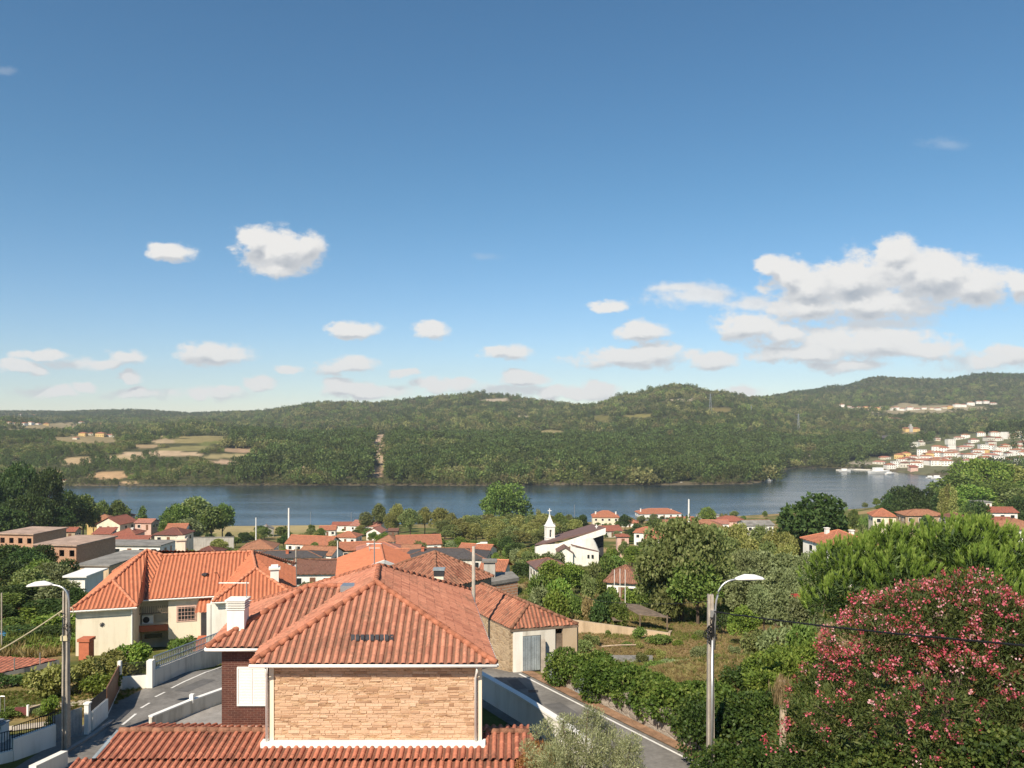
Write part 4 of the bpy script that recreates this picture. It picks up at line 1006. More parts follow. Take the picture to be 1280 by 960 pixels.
# wooden gate panel
g0, g1 = gpx(133, 896.5), gpx(148.5, 864)
G = thing('wooden_gate', 'brown boarded sliding gate leaf with a white end post', 'gate', (g0[0], g0[1], rz(41.7)))
mb = MB(); n = 18
for k in range(n):
    p = Vector(g0).lerp(Vector(g1), k / n); q = Vector(g0).lerp(Vector(g1), (k + .93) / n); mb.seg(p, q, .06, rz(p.y) + .12, rz(p.y) + 1.5)
mb.build('boards', M['wood_gate'], G)
mb = MB(); mb.box(g1[0] - .1, g1[0] + .08, g1[1] + .03, g1[1] + .22, rz(46) - .2, rz(46) + 1.7); mb.build('post', M['white'], G)
mb = MB(); mb.seg(g0, g1, .08, rz(42), rz(42) + .11, rz(45), rz(45) + .11); mb.build('rail', M['paint'], G)
# white wall with black railing, step by step down to the post
g0, g1 = gpx(113.5, 914), gpx(132.7, 897)
WW = thing('railed_wall', 'white road wall with black railing between the brown gate and the white post', 'wall', (g0[0], g0[1], rz(40)))
mb = MB(); mb.seg(g0, g1, .2, rz(39.5) - .3, rz(39.5) + .95, rz(41.6) - .3, rz(41.6) + .98); mb.build('wall', M['white'], WW)
rail('railing', g0, g1, rz(39.5) + .96, rz(39.5) + 1.5, rz(41.6) + .99, rz(41.6) + 1.5, M['darkmetal'], WW, .06, .01)
GP = thing('gate_post', 'slim white gate post with a pale letter plate at the garden entrance', 'post', (-20.85, 39.25, rz(39.3)))
mb = MB(); mb.box(-20.93, -20.72, 39.13, 39.35, rz(39.3) - .2, rz(39.3) + 1.5); mb.build('shaft', M['paint'], GP)
mb = MB(); mb.box(-20.97, -20.68, 39.09, 39.39, rz(39.3) + 1.502, rz(39.3) + 1.57); mb.build('cap', M['paint'], GP)
pg = MB(); n = 9; a, b = Vector((-21.75, 37.9)), Vector((-21.0, 39.1))
for k in range(n): pg.seg(a.lerp(b, k / n), a.lerp(b, (k + .9) / n), .03, rz(38) + .08, rz(38) + 1.35)
tag(pg.build('pedestrian_gate', M['galvgrey'], origin=(-21.75, 37.9, rz(38))), 'small grey slatted garden gate standing next to the slim white post', 'gate')
# lower white walls with black railing in the corner
FW = thing('stepped_wall', 'stepped white front wall with black bar railing in the lower corner by the lamp post', 'wall', (-23, 35, rz(35)))
q = [(-24.6, 34.0), (-22.45, 35.95), (-21.9, 36.6), (-21.55, 37.7)]
mb = MB(); mb.seg((-26.4, 32.3), q[1], .2, rz(33) - .6, rz(33) + .42, rz(36) - .6, rz(36) + .50); mb.build('wall', M['white'], FW)
mb = MB(); mb.seg(q[1], q[3], .2, rz(36) - .6, rz(36) + .98, rz(37.7) - .6, rz(37.7) + 1.05); mb.build('wall', M['white'], FW)
rail('railing', (-26.4, 32.3), q[1], rz(33) + .43, rz(33) + 1.25, rz(36) + .51, rz(36) + 1.38, M['darkmetal'], FW, .10, .012)
rail('railing', q[1], q[3], rz(36) + .99, rz(36) + 1.55, rz(37.7) + 1.06, rz(37.7) + 1.6, M['darkmetal'], FW, .10, .012)
# kerb along the left road
kb = MB()
for a, b in zip([(-20.65, 35.8), (-20.5, 37.6), (-20.4, 39.0)], [(-20.5, 37.6), (-20.4, 39.0), (-20.5, 41.0)]): kb.seg(a, b, .22, rz(a[1]) - .1, rz(a[1]) + .13, rz(b[1]) - .1, rz(b[1]) + .13)
o = kb.build('kerb', M['pavegrey']); o['kind'] = 'structure'
# driveway and path inside
strip('driveway', [(-29, 33.5), (-25.0, 38.6), (-22.2, 40.2)], [(-27, 31.2), (-23.5, 35.4), (-21.7, 37.4)], M['pavegrey'], .05, n=10)
strip('path', [(-29, 38.0), (-25.8, 40.0), (-22.8, 41.4)], [(-29, 37.0), (-25.4, 39.2), (-22.6, 40.6)], M['pave'], .06, n=10)
strip('path', [(-26.8, 43.3), (-24.4, 43.9), (-22.4, 45.4)], [(-26.8, 42.6), (-24.2, 43.2), (-22.0, 44.0)], M['pave'], .06, n=10)
# barbecue on the driveway
B = thing('barbecue', 'white masonry barbecue with dark openings standing in the shaded driveway corner', 'barbecue', (-24.5, 38.3, rz(38)))
mb = MB(); mb.box(-24.75, -24.2, 38.0, 38.5, rz(38) - .1, rz(38) + .62); mb.build('plinth', M['white'], B)
mb = MB()
for (a, b, c_, d_) in ((-24.75, -24.66, 38.0, 38.5), (-24.29, -24.2, 38.0, 38.5), (-24.66, -24.29, 38.4, 38.5)): mb.box(a, b, c_, d_, rz(38) + .62, rz(38) + .88)
mb.build('fire_box', M['white'], B)
mb = MB(); mb.prism([(-24.78, 37.97), (-24.17, 37.97), (-24.17, 38.53), (-24.78, 38.53)], rz(38) + .88, rz(38) + .93); mb.box(-24.6, -24.35, 38.12, 38.38, rz(38) + .93, rz(38) + 1.06); mb.build('hood', M['galvgrey'], B)
# white corner coping in front of the annex roof
cb = MB(); cb.seg((-19.9, 33.2), (-19.75, 35.3), .32, rz(34) - 1, rz(33.2) + .9, rz(35) - 1, rz(35) + .7)
tag(cb.build('corner_wall', M['white'], origin=(-19.9, 33.2, rz(33))), 'thick white wall end with a sloping top below the foot of the lamp post', 'wall')
# low parapet and rail between the left road and the brown wing
p0, p1, p2 = (-17.9, 40.9), (-16.95, 42.9), (-16.4, 45.0)
YW = thing('yard_parapet', 'grey yard wall with a white rim beside the brown brick wing', 'wall', (-17, 42, rz(42)))
q = [gpx(196, 912), gpx(218, 900), gpx(254, 884), gpx(281, 874), gpx(300, 868)]
q = [(-17.9, 39.6), (-16.9, 42.2), (-15.9, 44.2), (-14.5, 46.6)]
mb = MB(); rim = MB()
for a, b in zip(q, q[1:]):
    mb.seg(a, b, .2, rz(a[1]) - .4, rz(a[1]) + .72, rz(b[1]) - .4, rz(b[1]) + .72); rim.seg(a, b, .26, rz(a[1]) + .723, rz(a[1]) + .79, rz(b[1]) + .723, rz(b[1]) + .79)
mb.build('wall', M['offwhite'], YW); rim.build('coping', M['paint'], YW)
mb = MB(); mb.box(-16.98, -16.78, 42.08, 42.3, rz(42) + .6, rz(42) + 1.05); mb.build('pier', M['paint'], YW)
strip('yard', [(-17.8, 39.6), (-16.8, 42.2), (-14.3, 46.6)], [(-12.2, 33), (-11.9, 36), (-11.4, 44)], M['pavegrey'], .02, n=8)

# ------------------------------------------------------------ lamp posts
def lamp_post(name, base, top, lampdir, label, arm):
    r = thing(name, label, 'lamp post', base); b = Vector(base); h = top - b.z
    mb = MB()      # I-shaped concrete pole with a web: two flanges, tapered
    for s in (-1, 1):
        vs = []
        for z, wx, wy in ((0, .11, .15), (h, .075, .10)):
            x0, x1 = (s * wx - .035, s * wx + .035) ; vs += [(b.x + x0, b.y - wy, b.z + z), (b.x + x1, b.y - wy, b.z + z), (b.x + x1, b.y + wy, b.z + z), (b.x + x0, b.y + wy, b.z + z)]
        mb.add(vs, [(3, 2, 1, 0), (4, 5, 6, 7), (0, 1, 5, 4), (1, 2, 6, 5), (2, 3, 7, 6), (3, 0, 4, 7)])
    vs = []
    for z, wx in ((0, .11), (h, .075)): vs += [(b.x - wx, b.y - .04, b.z + z), (b.x + wx, b.y - .04, b.z + z), (b.x + wx, b.y + .04, b.z + z), (b.x - wx, b.y + .04, b.z + z)]
    mb.add(vs, [(3, 2, 1, 0), (4, 5, 6, 7), (0, 1, 5, 4), (1, 2, 6, 5), (2, 3, 7, 6), (3, 0, 4, 7)])
    mb.build('pole', M['concrete'], r)
    pts = [Vector(p) for p in arm]; mb = MB()
    # rounded arm
    sm = [pts[0]]
    for k in range(1, 13):
        t_ = k / 12; sm.append((1 - t_) ** 3 * pts[1] + 3 * t_ * (1 - t_) ** 2 * pts[2] + 3 * t_ * t_ * (1 - t_) * pts[3] + t_ ** 3 * pts[4])
    mb.tube(sm, .045, 8); mb.build('arm', M['galv'], r, smooth=True)
    e = pts[4]; d = Vector(lampdir).normalized(); s = Vector((-d.y, d.x, 0)); u = d.cross(s)
    if u.z < 0: u = -u
    hd = MB(); secs = [(-.14, .06, .06, 0), (0, .12, .12, .0), (.25, .19, .19, .02), (.65, .20, .17, .02), (.95, .14, .09, 0), (1.04, .06, .03, -.005)]; n = 10; vs = []
    for l, wd_, hh, zc in secs: vs += [e + d * l + s * (wd_ * math.cos(a)) + u * (hh * (math.sin(a) if math.sin(a) > 0 else .35 * math.sin(a)) + zc) for a in [k * 2 * math.pi / n for k in range(n)]]
    fs = [(i * n + k, i * n + (k + 1) % n, (i + 1) * n + (k + 1) % n, (i + 1) * n + k) for i in range(len(secs) - 1) for k in range(n)] + [tuple(range(n))[::-1], tuple(range((len(secs) - 1) * n, len(secs) * n))]
    hd.add(vs, fs); ho = hd.build('lamp_head', M['lampwhite'], r, smooth=True)
    ln = MB(); ln.add([e + d * l + s * w_ - u * .045 for l, w_ in ((.12, -.11), (.7, -.11), (.7, .11), (.12, .11))], [(0, 1, 2, 3)]); ln.build('lens', M['galv'], ho)
    return r
# right post
d = 33.0; bz = zg((888 - 640) * d / F, d)
pb = at(888, 970, d); pb.z = rz(d) - .1
ptop = at(884, 743, d)
e = at(923, 724, d - .15)
lp = lamp_post('lamp_post', pb, ptop.z, (1, -.12, .03), 'concrete lamp post with a metal conduit and black cable loops, before the creeper',
               [at(893, 812, d - .22), at(894, 775, d - .22), at(894, 735, d - .2), at(902, 725, d - .2), e])
mb = MB(); mb.tube([at(890.5, 800, d - .2), at(889.5, 985, d - .2)], .052, 10); mb.build('conduit', M['galv'], lp, smooth=True)
mb = MB()
rr = np.random.default_rng(3)
for k in range(9):
    c = at(889 + rr.normal(0, 2.2), 790 + rr.normal(0, 5), d - .2); pts = [c + Vector((.16 * math.cos(a) * (1 + .3 * rr.random()), rr.normal(0, .04), .2 * math.sin(a))) for a in np.linspace(0, 5.5, 12)]
    mb.tube(pts, .018, 5)
mb.tube([at(894, 765, d - .2), at(891, 780, d - .25), at(892, 795, d - .25)], .05, 6)
mb.tube([at(892, 790, d - .2), at(896, 800, d - .2), at(901, 801, d - .2), at(903, 790, d - .2), at(900, 782, d - .2)], .014, 5)
mb.build('cable_loops', M['black'], lp)
mb = MB(); mb.box(*sum([[v - .12, v + .12] for v in at(891, 768, d - .1)[:2]], []), at(891, 770, d).z, at(891, 762, d).z); mb.build('bracket', M['galv'], lp)
def catenary(a, b, sag, r, n=26, wob=0.0):
    a = Vector(a); b = Vector(b); rg = np.random.default_rng(2); pts = []
    for k in range(n + 1):
        f = k / n; p = a.lerp(b, f); p.z -= sag * 4 * f * (1 - f); p.z += wob * rg.normal(); pts.append(p)
    return pts
c = MB(); c.tube(catenary(at(893, 764.5, d - .2), at(1500, 824, 14), .12, 0, 30, .006), .026, 7)
pts = catenary(at(893, 764.5, d - .2), at(1500, 824, 14), .12, 0, 60, .0)
for k in range(0, 61, 2): c.tube([pts[k] + Vector((0, 0, .03)), pts[min(60, k + 1)] + Vector((0, 0, -.03))], .014, 5)
tag(c.build('overhead_cable', M['black'], origin=at(893, 764, d)), 'thick black bundled cable running from the lamp post across the flowering bush', 'cable')
c = MB(); c.tube(catenary(at(885, 752, d), at(700, 738, 70), .5, 0, 24), .016, 5)
tag(c.build('overhead_cable', M['black'], origin=at(885, 752, d)), 'thin dark cable leaving the same lamp post towards the old oak', 'cable')
# left post
d = 37.2; pb = at(82.5, 950, d); pb.z = rz(d) - .1; ptop = at(82, 738, d); e = at(62, 731, d - .15)
lq = lamp_post('lamp_post', pb, ptop.z, (-1, -.05, -.06), 'concrete post with a white lamp head reaching over the garden of the cream house',
               [at(86.5, 800, d - .2), at(86.5, 765, d - .2), at(86.5, 737, d - .2), at(82, 732, d - .2), e])
mb = MB()
for k in range(8):
    c_ = at(85.5 + rr.normal(0, 1.6), 786 + rr.normal(0, 5), d - .2); mb.tube([c_ + Vector((.1 * math.cos(a), rr.normal(0, .03), .13 * math.sin(a))) for a in np.linspace(0, 5, 9)], .014, 5)
mb.build('cable_loops', M['black'], lq)
mb = MB(); mb.box(*sum([[v - .16, v + .16] for v in at(82, 797, d)[:2]], []), at(82, 800, d).z, at(82, 794, d).z); mb.build('band', M['cablepale'], lq)
mb = MB(); mb.tube([at(89, 765, d - .2) + Vector((.1 * math.cos(a), 0, .22 * math.sin(a))) for a in np.linspace(-1.5, 1.9, 9)], .02, 5); mb.build('cable_tail', M['cablepale'], lq); mb = MB(); mb.tube([at(77, 768, d - .2) + Vector((.12 * math.cos(a), 0, .12 * math.sin(a))) for a in np.linspace(1, 6, 9)], .02, 5)
mb.build('cable_tail', M['cablepale'], lq)
c = MB(); c.tube(catenary(at(78, 763, d - .1), at(-160, 885, 30), .35, 0, 24), .028, 6)
tag(c.build('overhead_cable', M['cablepale'], origin=at(78, 763, d)), 'pale yellowish cable slanting down from the post by the cream house', 'cable')
# ---------------------------------------------------------------- the cream house on the left, turned 15 degrees
CU, CV = Vector((.964, .267, 0)), Vector((-.267, .964, 0)); CO = W(-32.9, 59.4, -14.5)
def cl(u, v, h=0.0): return CO + CU * u + CV * v + Vector((0, 0, h))
CM = Matrix.Translation(CO) @ Matrix(((CU.x, CV.x, 0, 0), (CU.y, CV.y, 0, 0), (0, 0, 1, 0), (0, 0, 0, 1)))
CH = thing('cream_house', 'cream walled house with a bright orange many hipped roof above the bend of the road', 'house', cl(8, 8, -3.8))
EV = -.0
rf = MB()
Tp, E1, E2 = cl(4.1, 7.8, 3.05), cl(5.4, 7.75, 2.55), cl(12.6, 7.75, 2.55)
WP = cl(2.3, 3.3, 1.45); RP = cl(13.1, 3.1, 1.9); RQ = cl(13.1, 6.4, 1.9)
fs = [[cl(0, 0), cl(4.65, 0), WP],                                       # wing, front
      [cl(0, 15.2), cl(0, 0), WP, Tp],                                    # long left slope
      [cl(4.65, 0), cl(4.65, 2.44), Tp, WP],                              # wing, right slope
      [cl(4.65, 2.44), cl(12.0, 2.44), E2, E1],                           # main front slope
      [cl(4.65, 2.44), E1, Tp],
      [cl(10.0, .1), cl(16.3, .1), RP], [cl(16.3, .1), cl(16.3, 13.4), E2, RP],
      [cl(10.0, .1), RP, E2, cl(10.0, 2.6)],
      [cl(16.3, 15.2), cl(0, 15.2), Tp, E2]]
def planar(f):
    return f
for f in fs: 
    if len(f) == 4:        # warped quads: two flat halves
        a, b, c_, d_ = f; n = (b - a).cross(c_ - a).normalized()
        if abs((d_ - a).dot(n)) > .04:
            tile_face(rf, [a, b, c_], w=.30, c=.42, amp=.065, n=9, lift=.012); tile_face(rf, [a, c_, d_], w=.30, c=.42, amp=.065, n=9, lift=.012); continue
    tile_face(rf, f, w=.30, c=.42, amp=.065, n=9, lift=.012)
ro = rf.build('roof', M['roof_orange'], CH)
rc = MB(); U = Vector((0, 0, .07))
for a, b in ((cl(0, 0), WP), (cl(4.65, 0), WP), (WP, Tp), (Tp, E1), (E1, E2), (cl(10.0, .1), RP), (cl(16.3, .1), RP), (RP, E2), (cl(0, 15.2), Tp), (E2, cl(16.3, 15.2))): ridge_caps(rc, a + U, b + U, .12, .42)
rc.build('ridge_tiles', M['ridge_orange'], ro, smooth=True)
vv = MB(); a, b = cl(4.65, 2.44, .05), cl(4.3, 6.9, 2.5)
s = MB()
for q in ([cl(.1, .1), cl(4.55, .1), cl(4.55, 2.5), cl(.1, 2.5)], [cl(.1, 2.5), cl(16.2, 2.5), cl(16.2, 15.1), cl(.1, 15.1)], [cl(10.1, .2), cl(16.2, .2), cl(16.2, 2.5), cl(10.1, 2.5)]): s.slab([p + Vector((0, 0, -.03)) for p in q], .10)
s.build('soffit', M['paint'], ro)
g = MB()
for a, b in (((0, 0), (4.65, 0)), ((4.65, 2.42), (10.0, 2.42)), ((10, .1), (16.3, .1)), ((16.3, .1), (16.3, 15.2)), ((0, 0), (0, 15.2))): g.tube([cl(a[0], a[1] - .05, -.03), cl(b[0], b[1] - .05, -.03)], .055, 6)
g.build('gutter', M['paint'], ro)
w = MB(); h0 = -5.2
w.box(.35, 4.3, .45, 15.0, h0, -.13, CM); w.build('wing_wall', M['cream'], CH)
# recessed loggia between wing and the window bay
w = MB()
w.box(4.30, 6.45, 4.3, 4.5, h0, -.13, CM)
w.build('loggia_wall', M['cream'], CH)
w = MB(); w.box(4.30, 6.45, 2.9, 4.3, -2.35, -2.13, CM); w.build('loggia_floor', M['cream'], CH)
w = MB()
for k in range(16):
    u = 4.38 + k * .135; w.box(u - .015, u + .015, 2.92, 2.95, -1.2, -.62, CM)
w.box(4.3, 6.45, 2.9, 2.97, -1.22, -1.16, CM)
w.build('blind', M['wood_old'], CH)
w = MB(); w.box(4.3, 6.45, 2.88, 3.0, -2.62, -2.13, CM); w.build('tiled_ledge', M['terracotta'], CH)
w = MB(); w.box(6.45, 9.8, 2.85, 15, -3.35, -.13, CM); w.build('bay_wall', M['cream'], CH)
w = MB(); w.box(4.3, 9.6, 5.0, 14.8, h0, -3.3, CM); w.build('lower_wall', M['cream'], CH)
w = MB(); w.box(9.8, 16.0, .5, 15, h0, -.13, CM); w.build('right_wall', M['white'], CH)
w = MB(); w.box(9.55, 9.85, .45, .75, h0, -.2, CM); w.build('porch_pillar', M['white'], CH)
dk = MB(); dk.box(4.7, 6.0, 2.86, 2.92, -3.15, -2.8, CM); dk.build('slit_window', M['glass'], CH)
# window with a brown surround and grille
f = MB(); f.box(7.05, 8.55, 2.80, 2.9, -1.98, -.72, CM); fo = f.build('window', M['pinkwall'], CH)
g = MB(); g.box(7.15, 8.45, 2.782, 2.85, -1.88, -.82, CM); g.build('pane', M['glass'], fo)
g = MB()
for k in range(6): u = 7.2 + k * .24; g.box(u - .012, u + .012, 2.74, 2.765, -1.88, -.82, CM)
for k in range(4): z = -1.8 + k * .3; g.box(7.15, 8.45, 2.735, 2.76, z - .012, z + .012, CM)
g.build('grille', M['pinkwall'], fo)
# air conditioner, star lamp, pillar pipe
ac = MB(); ac.box(4.45, 5.25, 3.35, 3.75, -2.1, -1.45, CM); ao = ac.build('air_conditioner', M['paint'], CH)
f = MB(); c_ = cl(4.75, 3.33, -1.78); f.tube([c_, c_ - CV * .03], .25, 16); f.build('fan_grille', M['slate'], ao)
sl = MB(); c_ = cl(2.15, .42, -1.25)
for k in range(4):
    a = k * math.pi / 4; d_ = CU * math.cos(a) * .17 + Vector((0, 0, math.sin(a) * .17)); sl.tube([c_ - d_, c_ + d_], .03, 4)
sl.build('star_ornament', M['slate'], CH)
# little porch roof and opening
pr = MB(); tile_face(pr, [cl(8.6, 1.2, -1.0), cl(10.0, 1.2, -1.0), cl(10.0, 2.85, -.25), cl(8.75, 2.85, -.25)], w=.3, c=.4, amp=.06, n=6); pr.build('porch_roof', M['roof_orange'], CH)
d_ = MB(); d_.box(9.82, 9.86, 1.0, 2.2, -3.2, -1.0, CM); d_.box(8.9, 9.8, 2.80, 2.86, -3.3, -1.2, CM); d_.build('porch_opening', M['slate'], CH)
st = MB(); st.box(8.7, 9.8, 1.1, 2.8, -3.7, -3.2, CM); st.box(8.5, 9.8, .8, 1.1, -4.0, -3.5, CM); st.build('porch_steps', M['terracotta'], CH)
wd = MB(); wd.box(6.6, 9.4, 2.95, 3.05, -5.2, -3.4, CM); wd.build('garage_opening', M['wood_old'], CH)
rv = MB(); c_ = cl(9.0, 4.9, 1.18 + .12); rv.box(-.2, .2, -.22, .22, -.03, .12, Matrix.Translation(c_)); rv.build('roof_vent', M['slate'], ro)
for (u, v, z0, z1, wd_, mt) in ((14.6, 2.2, .5, 2.0, .33, 'white'), (6.6, 9.6, 1.2, 3.6, .36, 'cream')):
    c = MB(); c.box(u - wd_, u + wd_, v - wd_, v + wd_, z0, z1, CM); co2 = c.build('chimney', M[mt], CH)
    c = MB(); c.box(u - wd_ - .12, u + wd_ + .12, v - wd_ - .12, v + wd_ + .12, z1, z1 + .14, CM); c.box(u - wd_ + .05, u + wd_ - .05, v - wd_ + .05, v + wd_ - .05, z1 + .14, z1 + .32, CM); c.build('chimney_cap', M[mt], co2)
dp = MB(); dp.tube([cl(4.22, .38, -.1), cl(4.22, .38, -3.9)], .05, 6); dp.build('downpipe', M['paint'], CH)
# the detached terracotta flue in front of the wing
p = at(108, 820, 57.2); zb = zg(p.x, p.y)
fl = thing('garden_chimney', 'slim terracotta garden chimney with a flat cap against the cream gable wall', 'chimney', (p.x, p.y, zb))
m = MB(); m.box(p.x - .36, p.x + .36, p.y - .36, p.y + .36, zb - .2, CZ - 16.05); m.build('shaft', M['terracotta'], fl)
m = MB(); m.box(p.x - .44, p.x + .44, p.y - .44, p.y + .44, CZ - 16.05, CZ - 15.85); m.build('cap', M['terracotta'], fl)
# red tiled terrace roof left of it, with posts
tr = thing('terrace_roof', 'low flat red tiled roof with thin fence posts at the edge of the garden', 'roof', (-32, 55, 52))
m = MB(); a, b, c_, d_ = pz(-60, 850, -15.7), pz(2, 841, -15.7), pz(74, 824, -15.7), pz(-40, 819, -15.7)
tile_face(m, [a, b, c_, d_], w=.33, c=.3, amp=.03, n=5); m.build('tiles', M['roof_annex'], tr)
m = MB(); m.slab([q + Vector((0, 0, -.06)) for q in (a, b, c_, d_)], 1.2); m.build('wall', M['greywall'], tr)
for px_, py_ in ((18, 838), (50, 831)):
    q = pz(px_, py_, -15.7); m = MB(); m.tube([q, q + Vector((0, 0, .75))], .035, 6); m.build('post', M['galv'], tr)
gw = MB(); q0, q1, q2 = pz(-60, 860, -15.6), pz(30, 848, -15.6), pz(66, 838, -15.6); gw.seg(q0, q1, .25, 50, CZ - 15.6, 50, CZ - 15.6); gw.seg(q1, q2, .25, 50, CZ - 15.6, 50, CZ - 15.6)
tag(gw.build('garden_wall', M['beigeblock'], origin=q1), 'bare beige garden wall running below the red tiled terrace roof', 'wall')
# garden: low fence, red notice, swing frame
fw = MB(); q0, q1 = gpx(36, 893), gpx(68, 883); fw.seg(q0, q1, .15, rz(q0[1]) - .2, rz(q0[1]) + .35, rz(q1[1]) - .2, rz(q1[1]) + .35)
tag(fw.build('lawn_wall', M['beigeblock'], origin=(q0[0], q0[1], rz(q0[1]))), 'knee high beige wall along the edge of the lawn behind the lamp post', 'wall')
q = gpx(26, 896); m = MB(); m.box(q[0] - .3, q[0] + .3, q[1] - .03, q[1] + .03, rz(q[1]) + .1, rz(q[1]) + .5)
nb = thing('notice_board', 'dark red board on a white post at the edge of the lawn', 'board', (q[0], q[1], rz(q[1]))); m.build('board', plain('dark_red_board', (.16, .05, .05), .7), nb)
m = MB(); m.box(q[0] + .32, q[0] + .42, q[1] - .05, q[1] + .05, rz(q[1]) - .1, rz(q[1]) + .62); m.build('post', M['white'], nb)
q = gpx(3, 898); m = MB()
for dx in (-.1, .12): m.tube([(q[0] + dx, q[1], rz(q[1]) - .1), (q[0] + dx, q[1], rz(q[1]) + 1.15)], .02, 5)
m.tube([(q[0] - .1, q[1], rz(q[1]) + 1.15), (q[0] + .12, q[1], rz(q[1]) + 1.15)], .02, 5)
tag(m.build('pipe_frame', M['galv'], origin=(q[0], q[1], rz(q[1]))), 'thin grey metal pipe frame standing at the corner of the lawn', 'frame')
p = gp(10, 71); m = MB(); m.box(p.x - 1.4, p.x + .7, p.y - .8, p.y + .8, p.z + .2, p.z + .55)
tag(m.build('paddling_pool', M['blue'], origin=p), 'small bright blue pool tank half hidden among the garden bushes', 'pool')
m = MB(); p = gp(2, 62); m.tube([p, p + Vector((0, 0, 4.6))], .05, 6); tag(m.build('wire_pole', M['concrete'], origin=p), 'thin grey wire pole among the garden trees at the picture edge', 'pole')
# ---------------------------------------------------------------- barn and old house behind the stone house
def roofed(faces, mat, caps, rmat, parent, w=.30, c=.4, amp=.05, n=5, r=.11, jit=.014):
    m = MB()
    for f in faces: tile_face(m, f, w=w, c=c, amp=amp, n=n, jit=jit)
    ro = m.build('roof', M[mat], parent); k = MB()
    for a, b in caps: ridge_caps(k, a + Vector((0, 0, .05)), b + Vector((0, 0, .05)), r, .42)
    if caps: k.build('ridge_tiles', M[rmat], ro, smooth=True)
    return ro
bz = rz(50)
BN = thing('barn', 'old rubble barn with worn tiles and grey double gates beside the road', 'barn', (1, 52, bz))
A_, B_, C_ = pz(639, 787, -13.3), pz(723, 781, -13.3), pz(592, 764, -13.3)
R1, R2 = pz(661, 755, -12.1), pz(602, 730, -12.1)
D_ = B_ + (C_ - A_) * 1.2
roofed([[A_, B_, R1], [C_ + (C_ - A_) * .9, A_, R1, R2], [B_, D_, R2, R1]], 'roof_barn', [(A_, R1), (B_, R1), (R1, R2)], 'ridge_old', BN, w=.25, c=.36, amp=.06, n=8)
ins = lambda p, q, f: p.lerp(q, f)
cen = (A_ + D_) / 2
def shrink(p, k=.965): q = cen + (p - cen) * k; q.z = p.z; return q
a, b, c_, d_ = shrink(A_), shrink(B_), shrink(C_ + (C_ - A_) * .9), shrink(D_)
def wall_q(p, q, z0, z1, mat, name, parent, th=.3):
    m = MB(); m.seg(p, q, th, z0, z1); return m.build(name, mat, parent)
wall_q(a, c_, bz - 3, CZ - 13.38, M['stone_barn'], 'side_wall', BN)
wall_q(b, d_, bz - 3, CZ - 13.38, M['stone_barn'], 'far_wall', BN)
wall_q(a.lerp(b, .02), a.lerp(b, .16), bz - 1, CZ - 13.38, M['white'], 'front_pier', BN)
wall_q(a.lerp(b, .44), a.lerp(b, .66), bz - 1, CZ - 13.38, M['offwhite'], 'front_wall', BN)
wall_q(a.lerp(b, .16), a.lerp(b, .44), CZ - 13.75, CZ - 13.38, M['offwhite'], 'lintel', BN)
wall_q(a.lerp(b, .78), b, bz - 1, CZ - 13.38, M['beigeblock'], 'front_wall', BN)
wall_q(a.lerp(b, .66), a.lerp(b, .78), bz - 1, CZ - 13.8, M['wood_old'], 'door', BN, .08)
e = MB(); e.seg(A_.lerp(B_, .01) + Vector((0, -.02, 0)), B_, .1, CZ - 13.44, CZ - 13.31); e.seg(A_, C_, .1, CZ - 13.44, CZ - 13.31); e.build('eaves_board', M['wood_old'], BN)
for f0, f1 in ((.165, .295), (.302, .435)):
    p, q = a.lerp(b, f0) + Vector((0, -.12, 0)), a.lerp(b, f1) + Vector((0, -.12, 0)); m = MB()
    m.seg(p, q, .05, bz + .05, CZ - 13.78); go = m.build('gate_leaf', M['galvgrey'], BN)
    m = MB()
    for k in range(5): s = p.lerp(q, (k + .5) / 5) + Vector((0, -.035, 0)); m.box(s.x - .02, s.x + .02, s.y - .02, s.y + .02, bz + .1, CZ - 13.85)
    m.build('rib', M['galvgrey'], go)
p = a.lerp(b, .49) + Vector((-.05, -.45, 0)); m = MB(); m.box(p.x - .14, p.x + .14, p.y - .14, p.y + .14, bz - .3, bz + 2.0)
tag(m.build('stone_post', M['concrete'], origin=(p.x, p.y, bz)), 'rough square stone post standing right of the grey barn gates', 'post')
# old hipped house with brown tiles
OH = thing('old_house', 'old house under a large worn brown hipped roof with a cream chimney', 'house', (-6, 64, 51))
pk = pz(544, 690, -11.0); e0, e1, e2 = pz(468, 716, -13.0), pz(545, 739, -13.0), pz(618, 721, -13.0)
far_ = e0 + (e2 - e1)
pk2 = pk.copy()
roofed([[e0, e1, pk], [e1, e2, pk], [e2, far_, pk], [far_, e0, pk]], 'roof_old', [(e0, pk), (e1, pk), (e2, pk), (far_, pk)], 'ridge_old', OH, w=.30, c=.42, amp=.075, n=8)
cen = (e0 + e1 + e2 + far_) / 4; q = [cen + (p - cen) * .95 for p in (e0, e1, e2, far_)]
m = MB(); m.prism([(p.x, p.y) for p in q], 49, CZ - 13.06); m.build('wall', M['stone_barn'], OH)
p = at(549, 735, 57.0); m = MB(); m.box(p.x - .33, p.x + .33, p.y - .33, p.y + .33, CZ - 13.0, CZ - 11.35); c = m.build('chimney', M['cream'], OH)
m = MB(); m.box(p.x - .36, p.x + .36, p.y - .36, p.y + .36, CZ - 11.35, CZ - 10.95); m.build('flue_louvre', M['slate'], c)
m = MB(); m.box(p.x - .42, p.x + .42, p.y - .42, p.y + .42, CZ - 10.95, CZ - 10.84); m.build('chimney_cap', M['galvgrey'], c)
